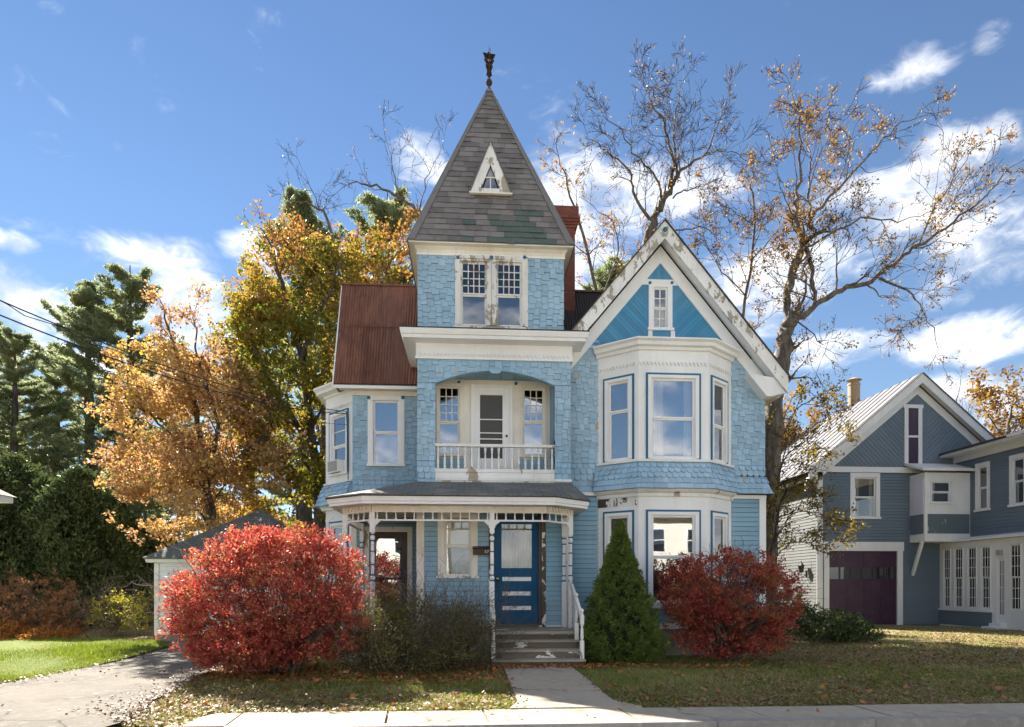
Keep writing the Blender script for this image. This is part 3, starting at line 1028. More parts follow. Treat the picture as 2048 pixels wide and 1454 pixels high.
# finial: ball, rod and pierced leaves
fin = MB()
zb = AZ + .09
fin.lathe((AX, AY, AZ), [(.02, -.1), (.03, .0), (.07, .04), (.085, .09), (.07, .14), (.03, .175), (.022, .2), (.02, .84), (.007, .92), (.003, 1.06)], 10)
prof = [(r_ * .66, z_ * .93) for r_, z_ in [(.02, .22), (.07, .26), (.10, .36), (.08, .42), (.11, .47), (.15, .56), (.11, .60), (.15, .64), (.21, .73), (.15, .74), (.20, .80), (.255, .90), (.19, .83), (.14, .80), (.10, .86), (.05, .93), (.02, .95)]]
for ang in (R(8), R(98), R(188), R(278)):
    ca, sa = math.cos(ang), math.sin(ang)
    holes_at = ((.07, .40), (.08, .54), (.09, .69))
    inner = [(.02, .92), (.02, .80), (.055, .76), (.055, .70), (.02, .66), (.02, .6), (.05, .57), (.05, .52), (.02, .49), (.02, .42), (.04, .39), (.04, .35), (.02, .32)]
    # leaf as a strip between the outer outline and an inner wavy edge
    for (r0, z0), (r1, z1) in zip(prof, prof[1:]):
        i0 = max(.015, r0 - .10)
        i1 = max(.015, r1 - .10)
        A_ = [(AX + r * ca - .006 * sa, AY + r * sa + .006 * ca, AZ + z) for r, z in ((i0, z0), (r0, z0), (r1, z1), (i1, z1))]
        B_ = [(AX + r * ca + .006 * sa, AY + r * sa - .006 * ca, AZ + z) for r, z in ((i0, z0), (r0, z0), (r1, z1), (i1, z1))]
        fin.prism(A_, B_)
    for z in (.27, .45, .60, .74):
        fin.beam((AX + .01 * ca, AY + .01 * sa, AZ + z), (AX + .07 * ca, AY + .07 * sa, AZ + z + .03), .012, .05)
fin.obj('finial', M_IRON, troof)
# triangular louvre window in the roof
YD = 14.98
FD = Fr(0, YD)
dv = [(U(941, YD), V(941, 385, YD)), (U(1022, YD), V(1022, 388, YD)), (U(981, YD), V(981, 286, YD))]
cxm = dv[2][0]
zb_ = min(dv[0][1], dv[1][1])
tri = lambda s, up=0.0: [(cxm + (dv[0][0] - cxm) * s, zb_ + up), (cxm + (dv[1][0] - cxm) * s, zb_ + up), (cxm, zb_ + up + (dv[2][1] - zb_) * s)]
outer, inner = tri(1.0), [(cxm - .225, zb_ + .10), (cxm + .225, zb_ + .10), (cxm, zb_ + .66)]
dm = MB()
for i in range(3):
    j = (i + 1) % 3
    dm.fpoly(FD, [outer[i], outer[j], inner[j], inner[i]], -.03, .03)
dorm = dm.obj('gablet_window', M_PEEL, troof)
dg = MB()
dg.fpoly(FD, [(cxm - .18, zb_ + .105), (cxm + .18, zb_ + .105), (cxm + .08, zb_ + .36), (cxm - .08, zb_ + .36)], -.028, -.02)
dg.fpoly(FD, [(cxm - .085, zb_ + .385), (cxm + .085, zb_ + .385), (cxm, zb_ + .62)], -.028, -.02)
dg.obj('pane', M_GLASSD, troof)
MB().fpoly(FD, inner, -.06, -.03).obj('dark_backing', M_DARK, troof)
MB().fbox(FD, cxm - .13, cxm + .13, -.03, .0, zb_ + .36, zb_ + .385).fbox(FD, cxm - .011, cxm + .011, -.03, .0, zb_ + .10, zb_ + .36).obj('muntin', M_WORN, troof)
MB().fbox(FD, outer[0][0] - .03, outer[1][0] + .03, -.02, .06, zb_ - .035, zb_ - .002).obj('gablet_sill', M_CREAM, troof)
rf = MB()
for i, j, sgn in ((0, 2, -1), (2, 1, 1)):
    a, b = outer[i], outer[j]
    sl = lambda z: AY + (EYF - AY) * (AZ - z) / (AZ - ZE0)
    p = [(a[0], YD - .05, a[1]), (b[0], YD - .05, b[1]), (b[0], max(sl(b[1]) + .1, YD), b[1]), (a[0], max(sl(a[1]) + .1, YD), a[1])]
    d = Vector((b[1] - a[1], 0, a[0] - b[0])).normalized()
    d = d if d.z > 0 else -d
    rf.prism([Vector(q) + d * .03 for q in p], [Vector(q) + d * .003 for q in p])
rf.obj('gablet_roof', M_HIP, troof)

# --- left wing
WX0 = U(705, YW)
FW = Fr(0, YW)
ZW1 = V(760, 792, YW)
gw = (U(746, YW), U(799, YW), V(770, 929, YW), V(770, 801, YW))
gd = (U(739, YW), U(815, YW), PORCH_Z + .03, V(777, 1064, YW))
ww = MB()
wall_cells(ww, FW, WX0, T0, PORCH_Z - .02, 6.75, [gw, gd])
ww.box(WX0, WX0 + .12, YW + .12, 20.0, .6, 6.75)
ww.box(WX0, 7.0, 19.9, 20.0, .6, 6.75)
wing = ww.obj('wing_wall', M_GAPSHADE, house)
hole_w = (gw[0] - .11 - WX0, gw[1] + .11 - WX0, gw[2] - 3.55 - .04, gw[3] - 3.55 + .13)
lay(patch_shingles((WX0, YW, 3.55), (T0, YW, 3.55), (T0, YW, ZW1), (WX0, YW, ZW1), EXP, .16, lambda k: 'fish' if 1 < k < 5 else 'sq' if k < 6 else 'stag', holes=[hole_w], seed=31), wing, M_SHING, own=False)
window(FW, house, gw, cas=.125, top=.12, split=.5, label='left wing upper window with grey frame, sky mirrored in its upper sash', inside=M_DARK)
for px in (738, 806):
    disc(FW, U(px, YW), V(px, 796, YW), .045, .038, .05).obj('rosette', M_TEAL, house)
MB().fbox(FW, WX0 - .01, T0, .0, .05, ZW1, V(740, 769, YW - .32) - .032).obj('wing_frieze', M_CREAM, house)
MB().box(WX0 - .3, T0, YW - .285, YW - .051, V(740, 769, YW - .32) - .075, V(740, 769, YW - .32) - .03).obj('wing_soffit', M_CREAM, house)
clapboards(FW, WX0 + .11, T0, PORCH_Z + .03, 3.3, wing, M_CLAP, [(gd[0] - .13, gd[1] + .13, 0, gd[3] + .12)])
MB().fbox(FW, WX0 - .02, WX0 + .105, -.02, .04, PORCH_Z, 3.5).obj('corner_board', M_CREAM, house)
# maroon storm door
mb = MB()
mb.fbox(FW, gd[0] - .125, gd[0], .0, .045, PORCH_Z, gd[3] + .13).fbox(FW, gd[1], gd[1] + .125, .0, .045, PORCH_Z, gd[3] + .13).fbox(FW, gd[0], gd[1], .0, .045, gd[3], gd[3] + .13)
mb.obj('wing_door_casing', M_WORN, house)
a, b = U(750, YW), U(803, YW)
zt, zm, zb2 = V(777, 1077, YW), V(777, 1157, YW), V(777, 1225, YW)
md = MB()
md.fbox(FW, gd[0], a, -.05, -.01, gd[2], gd[3]).fbox(FW, b, gd[1], -.05, -.01, gd[2], gd[3]).fbox(FW, a, b, -.05, -.01, zt, gd[3])
md.fbox(FW, a, b, -.05, -.01, zm - .03, zm + .03).fbox(FW, a, b, -.05, -.01, gd[2], zb2)
wdoor = md.obj('maroon_storm_door', M_MAROON, house, label='dark maroon storm door with tall glass mirroring the street')
M_GLASSM = glass('storm_door_glass', body=(.02, .02, .018), refl=.30, wave=.12)
for (c, d) in ((zt, zm + .03), (zm - .03, zb2)):
    lo_, hi_ = min(c, d), max(c, d)
    MB().fbox(FW, a, b, -.035, -.03, lo_, hi_).obj('pane', M_GLASSM, wdoor)

# main roof of rusty corrugated iron
YE, ZEV = YW - .32, V(740, 769, YW - .32)
MB().box(U(667, YE) - .0, T0, YE + .004, YE + .034, ZEV - .095, ZEV - .01).obj('wing_fascia', M_WHITE, house)
YRG = 17.85
ZRG = V(760, 573, YRG)
XL0, XL1 = U(667, YE), U(685, YRG)


def corrugated(x0a, x1a, x0b, x1b, ta, tb, lift, name, mat, parent):
    """one corrugated sheet between the eaves fraction ta and tb, x ranges at both ends"""
    p0, p1 = Vector((0, YE, ZEV)), Vector((0, YRG, ZRG))
    d = (p1 - p0)
    nr = Vector((0, -d.z, d.y)).normalized()
    n = max(8, int((x1a - x0a) / .011))
    vs, fs = [], []
    for t, xa, xb in ((ta, x0a, x1a), (tb, x0b, x1b)):
        for i in range(n + 1):
            x = xa + (xb - xa) * i / n
            w = .019 * math.sin(2 * math.pi * x / .072)
            q = p0 + d * t + nr * (w + lift)
            vs.append((x, q.y, q.z))
    for i in range(n):
        fs.append((i, i + 1, n + 2 + i, n + 1 + i))
    me = np_mesh(name, vs, fs, True)
    return link(name, me, mat, parent)


mr = MB()
GAX = U(1330, YG - .4)
mr.prism([(XL0, YE, ZEV - .02), (XL1, YRG, ZRG - .03), (XL0, 2 * YRG - YE, ZEV - .02)], [(GAX, YE, ZEV - .02), (GAX, YRG, ZRG - .03), (GAX, 2 * YRG - YE, ZEV - .02)])
mroof = mr.obj('main_roof', M_DARKIRON, house)
ncol = 4
xr = T0 + .25
lay_ = 0
for c in range(ncol):
    xs = [XL0 + (xr - XL0) * k / ncol for k in (c, c + 1)]
    for (ta, tb, l) in ((0, .56, .02), (.545, 1.0, .035)):
        f = lambda x, t: x + (XL1 - XL0) * t * (1 - (x - XL0) / (xr - XL0))
        corrugated(f(xs[0], ta), f(xs[1], ta) + .05, f(xs[0], tb), f(xs[1], tb) + .05, ta, tb, l + .004 * c, 'roof_sheet', M_RUST, mroof)
for c in range(4):
    x = B1 + .0 + c * .66
    corrugated(x, x + .70, x, x + .70, .0, 1.0, .02 + .004 * c, 'roof_sheet', M_DARKIRON, mroof)
MB().beam((XL1 - .02, YRG, ZRG + .02), (GAX, YRG, ZRG + .02), .16, .05).obj('ridge_cap', M_RUST, mroof)
vg = MB()
vg.prism([(XL0 - .03, YE - .02, ZEV - .06), (XL0 - .03, YE - .02, ZEV + .03), (XL1 - .03, YRG, ZRG + .03), (XL1 - .03, YRG, ZRG - .06)],
         [(XL0 + .0, YE - .02, ZEV - .06), (XL0 + .0, YE - .02, ZEV + .03), (XL1 + .0, YRG, ZRG + .03), (XL1 + .0, YRG, ZRG - .06)])
vg.obj('verge_board', M_WHITE, mroof)

# chimney
CX0, CX1, CY = U(1112, 17.4), U(1150, 17.4), 17.4
CZT = V(1140, 411, 17.3)
ch = MB().box(CX0, CX1, CY, CY + .62, 8.0, CZT - .55)
for k in range(4):
    e = .03 * (k + 1)
    ch.box(CX0 - e, CX1 + e, CY - e, CY + .62 + e, CZT - .55 + .07 * k, CZT - .55 + .07 * (k + 1))
ch.box(CX0 - .09, CX1 + .09, CY - .09, CY + .71, CZT - .27, CZT)
ch.obj('chimney', M_BRICK, house)

# --- bay on the left side of the wing
sb = [(WX0, YW), (WX0 - .85, YW + .88), (WX0 - .85, YW + 2.3), (WX0, YW + 3.1)]
bpath = [sb[3], sb[2], sb[1], sb[0]]
FS = Fr(sb[1][0], sb[1][1], sb[0][0] - sb[1][0], sb[0][1] - sb[1][1])
LS = math.hypot(sb[0][0] - sb[1][0], sb[0][1] - sb[1][1])


def fpix(F, px):
    """u on frame F where the viewing ray of column px crosses it"""
    t = math.tan(YAW + math.atan((px - 1024) / FPX))
    return (t * F.y - F.x) / (F.ux - t * F.uy)


def fz(F, u, py):
    x, y, _ = F.p(u, 0, 0)
    return EYE + (HOR - py) * (x * math.sin(YAW) + y * math.cos(YAW)) / FPX


u0, u1 = fpix(FS, 664), fpix(FS, 693)
zs0, zs1 = fz(FS, .5, 948), fz(FS, .5, 833)
gs = (u0, u1, zs0, zs1)
gs1 = (u0, u1, 1.1, fz(FS, .5, 1052))
sw = MB()
wall_cells(sw, FS, 0, LS, .6, 6.6, [gs, gs1])
for i in (1, 2):
    A_, B_ = sb[i], sb[i + 1]
    F_ = Fr(B_[0], B_[1], A_[0] - B_[0], A_[1] - B_[1])
    sw.fbox(F_, 0, math.hypot(A_[0] - B_[0], A_[1] - B_[1]), -.12, 0, .6, 6.6)
sw.obj('side_bay_wall', M_WHITE, house)
window(FS, house, gs, cas=.06, top=.07, split=.47, up=(1, 2), teal=.046, sill=.05, curtain=True, label='side bay window holding the air conditioner')
window(FS, house, gs1, cas=.06, top=.07, split=.5, teal=.046, sill=.05, label='side bay window on the first floor behind the red bush')
zcs = fz(FS, .5, 792)
MB().sweep(bpath, [(.0, zcs), (.05, zcs), (.06, zcs + .06), (.22, zcs + .08), (.24, zcs + .14), (.30, zcs + .20), (.30, zcs + .24), (.0, zcs + .34)]).obj('side_bay_cornice', M_WHITE, house)
sawtooth(FS, .03, LS - .03, fz(FS, .5, 820), .09, .07, .002, .02).obj('zigzag_trim', M_WHITE, house)
zk0, zk1 = fz(FS, .5, 1012), fz(FS, .5, 968)
skp = lambda path, o: [tuple(p) for p in path]


def flare(path, z0, z1, o0, o1, styles, seed, own=False, parent=None):
    """bell-cast shingle skirt along a plan path (travelled with the outside on the right)"""
    tmp = MB().sweep(path, [(o0, z0), (o1, z1)])
    vs = tmp.v
    for i in range(len(path) - 1):
        a, b, c, d = vs[2 * i], vs[2 * i + 2], vs[2 * i + 3], vs[2 * i + 1]
        lay(patch_shingles(a, b, c, d, EXP * .92, .155, styles, seed=seed + i), parent, M_SHING, own=own)
    core = MB().sweep(path, [(0, z0 - .0), (o0 - .012, z0), (o1 - .006, z1), (0, z1)])
    return core.obj('skirt_core', M_SHING, house)


flare(bpath, zk0, zk1, .26, .03, lambda k: 'sq' if k < 2 else 'fish', 40)
MB().sweep(bpath, [(.0, zk0 - .1), (.1, zk0 - .1), (.12, zk0 - .03), (.18, zk0 - .002), (.0, zk0 - .002)]).obj('belt_moulding', M_WHITE, house)
MB().sweep(bpath, [(.0, zk1 + .001), (.06, zk1 + .001), (.06, zk1 + .04), (.0, zk1 + .04)]).obj('bay_sill_moulding', M_WHITE, house)

# --- gabled block with the two-storey bay
FG = Fr(0, YG)
YRK = 14.5
AXG, AZG = U(1330, YRK), V(1330, 441, YRK)
SL = 1.2
HB = U(1575, YRK) - AXG
bl0, bl1 = (U(1195, YG), YG), (U(1277, YB), YB)
br1, br0 = (U(1417, YB), YB), (U(1463, YG), YG)
gpath = [bl0, bl1, br1, br0]
FBL = Fr(*bl0, bl1[0] - bl0[0], bl1[1] - bl0[1])
FBC = Fr(*bl1, 1, 0)
FBR = Fr(*br1, br0[0] - br1[0], br0[1] - br1[1])
LBL, LBC, LBR = math.dist(bl0, bl1), br1[0] - bl1[0], math.dist(br1, br0)
zgb = V(1350, 684, YB)          # top of the bay
gwin = (U(1306, YG), U(1335, YG), V(1320, 657, YG), V(1320, 575, YG))
gm = MB()
gm.fbox(FG, T1, bl0[0], -.12, 0, .6, 6.6).fbox(FG, br0[0], GX1, -.12, 0, .6, 6.3)
# gable triangle with the small window left open
zt0 = 6.9
lim = lambda z: (AZG - .42 - z) / SL
for (za, zb3) in ((6.3, zt0), (zt0, gwin[2]), (gwin[2], gwin[3]), (gwin[3], AZG - .42)):
    for (s0, s1) in (((-1, 0), (0, 1)) if (za, zb3) == (gwin[2], gwin[3]) else ((-1, 1),)):
        la, lb = min(lim(za), GX1 - AXG), min(lim(zb3), GX1 - AXG)
        if (s0, s1) == (-1, 1):
            gm.fpoly(FG, [(AXG - la, za), (AXG + la, za), (AXG + lb, zb3), (AXG - lb, zb3)], -.12, 0)
        elif s0 == -1:
            gm.fpoly(FG, [(AXG - la, za), (gwin[0], za), (gwin[0], zb3), (AXG - lb, zb3)], -.12, 0)
        else:
            gm.fpoly(FG, [(gwin[1], za), (AXG + la, za), (AXG + lb, zb3), (gwin[1], zb3)], -.12, 0)
gm.box(GX1 - .12, GX1, YG + .12, 20.0, .6, 6.3)
gwall = gm.obj('gable_wall', M_GAPSHADE, house)
# deep blue diagonal boards of the gable field


def clip_poly(poly, a, b, c):
    """keep a*x + b*y <= c"""
    out = []
    for i in range(len(poly)):
        p, q = poly[i], poly[(i + 1) % len(poly)]
        dp, dq = a * p[0] + b * p[1] - c, a * q[0] + b * q[1] - c
        if dp <= 0:
            out.append(p)
        if dp * dq < 0:
            t = dp / (dp - dq)
            out.append((p[0] + (q[0] - p[0]) * t, p[1] + (q[1] - p[1]) * t))
    return out


def boards(poly, ang, w, F, parent, mat, name='board', o0=.0, o1=.012, gap=.0035):
    ca, sa = math.cos(ang), math.sin(ang)
    ds = [-sa * x + ca * y for x, y in poly]
    k = math.floor(min(ds) / w)
    while k * w < max(ds):
        p = clip_poly(clip_poly(poly, sa, -ca, -(k * w + gap)), -sa, ca, (k + 1) * w)
        if len(p) >= 3:
            MB().fpoly(F, p, o0, o1).obj(name, mat, parent)
        k += 1


zfb = V(1320, 571, YG)
bx0, bx1 = gwin[0] - .10, gwin[1] + .10
inl = lambda z: (AZG - .80 - z) / SL            # inner edge of the white rake boards
zlo = V(1320, 700, YG)
zhb = V(1320, 560, YG)
boards([(AXG - inl(zlo), zlo), (bx0, zlo), (bx0, zfb), (AXG - inl(zfb), zfb)], R(135), .085, FG, gwall, M_GABLE)
boards([(bx1, zlo), (AXG + inl(zlo), zlo), (AXG + inl(zfb), zfb), (bx1, zfb)], R(45), .085, FG, gwall, M_GABLE)
boards([(AXG - inl(zhb), zhb), (AXG + inl(zhb), zhb), (AXG, AZG - .80)], R(90), .085, FG, gwall, M_GABLE)
MB().fbox(FG, AXG - inl(zfb) - .04, AXG + inl(zfb) + .04, .0, .03, zfb, zhb).obj('gable_collar', M_WHITE, house)
window(FG, house, gwin, cas=.11, top=.06, sill=.06, up=(2, 2), lo=(2, 2), sash_w=.03, mat=M_WHITE, glassm=M_GLASSL, label='small gable window with two-over-two panes', inside=M_DARK)
for px in (1299, 1343):
    disc(FG, U(px, YG), V(px, 567, YG), .035, .038, .05).obj('rosette', M_TEAL, house)
for px in (1300, 1345):
    MB().fbox(FG, U(px, YG) - .05, U(px, YG) + .05, .0, .034, zlo - .1, gwin[2] - .062).obj('window_leg', M_WHITE, house)
MB().fbox(FG, bx0 - .02, bx1 + .02, .0, .016, zlo - .1, gwin[2] - .058).obj('window_apron', M_GABLE, house)
# rakes: frieze boards on the wall, soffits and the peeling outer boards
YF2 = YRK
for s in (-1, 1):
    zl = 6.48 if s > 0 else 7.15
    run = (AZG - zl) / SL
    X = lambda r: AXG + s * r
    q = lambda dz: [(X(0), AZG - dz), (X(run), zl - dz)]
    o1_, o2_, o3_ = q(0.0), q(.40), q(.80)
    r2 = min(run, GX1 - AXG)
    zl2 = AZG - SL * r2
    fr_ = MB().fpoly(FG, [o2_[0], (X(r2), zl2 - .40), (X(r2), zl2 - .80), o3_[0]], .0, .05)
    fr_.obj('rake_frieze', M_WHITE, house)
    MB().prism([(x, YRK, z) for x, z in (o1_[0], o1_[1], o2_[1], o2_[0])], [(x, YRK + .05, z) for x, z in (o1_[0], o1_[1], o2_[1], o2_[0])]).obj('rake_board', M_PEEL, house)
    MB().prism([(o1_[0][0], YRK + .051, o1_[0][1] - .30), (o1_[1][0], YRK + .051, o1_[1][1] - .30), (o1_[1][0], YG + .0, o1_[1][1] - .30), (o1_[0][0], YG + .0, o1_[0][1] - .30)],
               [(o1_[0][0], YRK + .051, o1_[0][1] - .26), (o1_[1][0], YRK + .051, o1_[1][1] - .26), (o1_[1][0], YG + .0, o1_[1][1] - .26), (o1_[0][0], YG + .0, o1_[0][1] - .26)]).obj('rake_soffit', M_WHITE, house)
    # roof slope behind
    MB().prism([(X(-.0), YRK - .04, AZG + .035), (X(run + .05), YRK - .04, zl - .025), (X(run + .05), 20.0, zl - .025), (X(0), 20.0, AZG + .035)],
               [(X(-.0), YRK - .04, AZG + .005), (X(run + .05), YRK - .04, zl - .055), (X(run + .05), 20.0, zl - .055), (X(0), 20.0, AZG + .005)]).obj('gable_roof', M_DARKIRON, house)
disc(Fr(0, YRK), AXG, AZG - .21, .05, .0, .03).obj('rosette', M_TEAL, house)
# eaves box on the right corner
zl = 6.48
rr = MB()
rr.prism([(GX1 - .55, YRK + .06, 6.55), (GX1 + .38, YRK + .06, 6.42), (GX1 + .38, YRK + .06, 6.12), (GX1 + .0, YRK + .06, 6.02), (GX1 - .1, YRK + .06, 6.02)],
         [(GX1 - .55, YG - .005, 6.55), (GX1 + .38, YG - .005, 6.42), (GX1 + .38, YG - .005, 6.12), (GX1 + .0, YG - .005, 6.02), (GX1 - .1, YG - .005, 6.02)])
rr.obj('eaves_return', M_WHITE, house)
MB().box(GX1 + .003, GX1 + .38, YG, 20, 6.1, 6.14).obj('side_soffit', M_WHITE, house)
# shingles on the flat walls beside the bay
zsk = V(1500, 987, YG)
flat_style = lambda k: 'sq' if k < 2 else 'fish' if k < 5 else 'sq' if k == 5 else 'stag'
lay(patch_shingles((T1, YG, zsk), (bl0[0] + .05, YG, zsk), (bl0[0] + .05, YG, V(1170, 714, YG) + .42), (T1, YG, V(1170, 714, YG) + .42), EXP, .16, flat_style, seed=51), gwall, M_SHING, own=False)
zsr = zsk + EXP * 3
lay(patch_shingles((br0[0] - .05, YG, zsr), (GX1 + .01, YG, zsr), (GX1 + .01, YG, 6.35), (br0[0] - .05, YG, 7.0), EXP, .16, lambda k: 'fish' if k < 2 else 'sq' if k == 2 else 'stag', seed=52), gwall, M_SHING, own=False)
lay(patch_shingles((br0[0] - .05, YG - .17, zsk - .03), (GX1 + .14, YG - .17, zsk - .03), (GX1 + .01, YG, zsr), (br0[0] - .05, YG, zsr), EXP, .16, lambda k: 'sq' if k < 2 else 'fish', seed=53), gwall, M_SHING, own=False)
MB().prism([(br0[0] - .05, YG - .15, zsk - .04), (br0[0] - .05, YG, zsk - .04), (br0[0] - .05, YG, zsr)], [(GX1 + .12, YG - .15, zsk - .04), (GX1 + .12, YG, zsk - .04), (GX1 + .01, YG, zsr)]).obj('skirt_core', M_GAPSHADE, house)
MB().fbox(FG, br0[0], GX1 + .02, .0, .06, zsk - .13, zsk - .045).obj('belt_board', M_WHITE, house)
MB().fbox(FG, T1 + .02, bl0[0], .0, .05, zsk - .09, zsk - .01).obj('belt_board', M_WHITE, house)
clapboards(FG, T1 + .02, bl0[0] + .02, PORCH_Z, zsk - .09, gwall, M_CLAP)
clapboards(FG, br0[0], GX1 - .14, PORCH_Z, zsk - .13, gwall, M_CLAP)
MB().fbox(FG, GX1 - .14, GX1 + .02, -.02, .04, PORCH_Z, zsk - .13).obj('corner_board', M_WHITE, house)

# the bay itself
zs_ = V(1350, 916, YB)          # upper sills
zw1 = V(1350, 757, YB)
z1f1, z1f0 = V(1350, 1030, YB), V(1350, 1205, YB)
bays = []
for (F, L, c0, c1) in ((FBL, LBL, 1217, 1258), (FBC, LBC, 1303, 1390), (FBR, LBR, 1426, 1450)):
    a, b = fpix(F, c0), fpix(F, c1)
    bays.append((F, L, (a, b, zs_, zw1), (a, b, z1f0, z1f1)))
bw = MB()
for F, L, g_, h_ in bays:
    wall_cells(bw, F, 0, L, .6, zgb - .05, [g_, h_])
bayo = bw.obj('bay_wall', M_WHITE, house)
names = ['bay facet facing the porch', 'front of the bay', 'narrow bay facet away from the porch']
for i, (F, L, g_, h_) in enumerate(bays):
    cas = .085 if i != 2 else .06
    window(F, house, g_, cas=cas, top=.07, sill=.0, split=(.62, .5, .45)[i], up=(1, 1) if i else (1, 1), teal=.046, curtain=i == 1, label='upper window on the ' + names[i], inside=M_DARK)
    window(F, house, h_, cas=cas, top=.07, sill=.04, split=.52, teal=.046, glassm=M_GLASSL2, label='lower window on the ' + names[i], inside=M_DARK if i != 1 else M_ROOM)
# crown, frieze and mouldings of the bay
ztop = zgb
MB().sweep(gpath, [(.0, ztop - .20), (.05, ztop - .20), (.07, ztop - .14), (.15, ztop - .12), (.17, ztop - .05), (.24, ztop - .01), (.24, ztop + .02), (.0, ztop + .07)]).obj('bay_cornice', M_WHITE, house)
MB().add([(*bl0, ztop + .05), (*bl1, ztop + .05), (*br1, ztop + .05), (*br0, ztop + .05)], [(0, 1, 2, 3)]).obj('bay_roof', M_WHITE, house)
zst = V(1350, 728, YB)
for F, L in ((FBL, LBL), (FBC, LBC), (FBR, LBR)):
    sawtooth(F, .01, L - .01, zst - .05, .085, .088, .002, .018).obj('zigzag_trim', M_WHITE, house)
MB().sweep(gpath, [(.0, zs_ - .095), (.08, zs_ - .095), (.08, zs_ - .045), (.0, zs_ - .02)]).obj('bay_sill_moulding', M_WORN, house)
zk0, zk1 = V(1350, 979, YB), zs_ - .1
flare(gpath, zk0, zk1, .21, .03, lambda k: 'sq' if k < 2 else 'fish', 60)
MB().sweep(gpath, [(.0, zk0 - .16), (.04, zk0 - .16), (.05, zk0 - .09), (.12, zk0 - .05), (.16, zk0 - .003), (.0, zk0 - .003)]).obj('belt_moulding', M_WORN, house)
MB().fbox(FBL, .01, LBL - .005, .0, .012, zk0 - .36, zk0 - .17).obj('bay_frieze', M_FLAKE, house)
MB().sweep(gpath, [(.0, z1f0 - .12), (.09, z1f0 - .12), (.09, z1f0 - .045), (.0, z1f0 - .045)]).obj('bay_sill_moulding', M_WHITE, house)
for F, L in ((FBL, LBL), (FBC, LBC), (FBR, LBR)):
    MB().fbox(F, .1, L - .1, .0, .015, z1f0 - .45, z1f0 - .16).obj('bay_panel', M_CLAP, house)
MB().sweep(gpath, [(-.02, 0), (.02, 0), (.02, .58), (-.02, .58)]).obj('bay_foundation', M_STONE, house)

# --- front door
dj = MB()
dj.fbox(FT, door1[0] - .13, door1[0] - .045, .0, .045, PORCH_Z, door1[3] + .12).fbox(FT, door1[1] + .075, door1[1] + .165, .0, .045, PORCH_Z, door1[3] + .12)
dj.fbox(FT, door1[0] - .045, door1[1] + .075, .0, .045, door1[3], door1[3] + .12)
dj.obj('front_door_casing', M_FLAKE, house)
MB().fbox(FT, door1[0] - .045, door1[0], -.1, .02, PORCH_Z, door1[3]).fbox(FT, door1[1], door1[1] + .075, -.1, .02, PORCH_Z, door1[3]).obj('door_jamb', M_MAROON, house)
MB().fbox(FT, door1[0], door1[1], -.1, .10, PORCH_Z + .002, PORCH_Z + .06).obj('threshold', M_STEP, house)
ztr = V(1030, 1040, YT)
da, db = U(1003, YT), U(1064, YT)
zga, zgb_ = V(1030, 1136, YT), V(1030, 1048, YT)
dd = MB()
d0, d1, dz0 = door1[0], door1[1], PORCH_Z + .06
dd.fbox(FT, d0, da, -.06, -.015, dz0, ztr).fbox(FT, db, d1, -.06, -.015, dz0, ztr).fbox(FT, da, db, -.06, -.015, zgb_, ztr)
pz = [V(1030, y, YT) for y in (1162, 1154, 1191, 1183, 1220, 1212)]
dd.fbox(FT, da, db, -.06, -.015, dz0, zga)
door = dd.obj('front_door', M_DOOR, house, label='navy blue front door with curtained glass and three white panels')
for k in range(3):
    MB().fbox(FT, da + .02, db - .02, -.016, -.004, pz[2 * k], pz[2 * k + 1]).obj('white_panel', M_PEEL if k else M_WHITE, door)
MB().fbox(FT, da, db, -.04, -.036, zga, zgb_).obj('pane', glass('door_glass', refl=.06), door)
cm = MB()
nn = 40
pa = [FT.p(da + (db - da) * i / nn, -.075 + .016 * math.sin(i * 1.7) + (.0 if abs(i - nn / 2) > 2 else -.05), zga) for i in range(nn + 1)]
pb = [FT.p(da + (db - da) * i / nn, -.075 + .012 * math.sin(i * 1.7), zgb_) for i in range(nn + 1)]
cm.add(pa + pb, [(i, i + 1, nn + 2 + i, nn + 1 + i) for i in range(nn)]).obj('curtain', M_CURT, door)
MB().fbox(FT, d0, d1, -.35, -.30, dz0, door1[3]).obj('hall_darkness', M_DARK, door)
MB().fbox(FT, d0, d1, -.06, -.05, ztr + .01, door1[3]).obj('transom_pane', M_GLASSD, door)
MB().fbox(FT, d0, d1, -.05, -.0, ztr, ztr + .05).obj('transom_bar', M_DOOR, door)
kx, kz = U(995, YT), V(995, 1157, YT)
MB().lathe((0, 0, 0), [(.012, 0), (.012, .03), (.03, .04), (.036, .06), (.025, .08), (.004, .085)], 12).obj('door_knob', M_BRASS, door, True)
kn = door.children[-1] if door.children else None
kn = [c for c in door.children if c.name.startswith('door_knob')][0]
kn.matrix_parent_inverse = Matrix.Identity(4)
kn.rotation_euler = (R(90), 0, 0)
kn.location = FT.p(kx, -.012, kz)
MB().fbox(FT, kx - .02, kx + .02, -.015, -.006, kz - .14, kz - .04).obj('lock_plate', M_IRON, door)

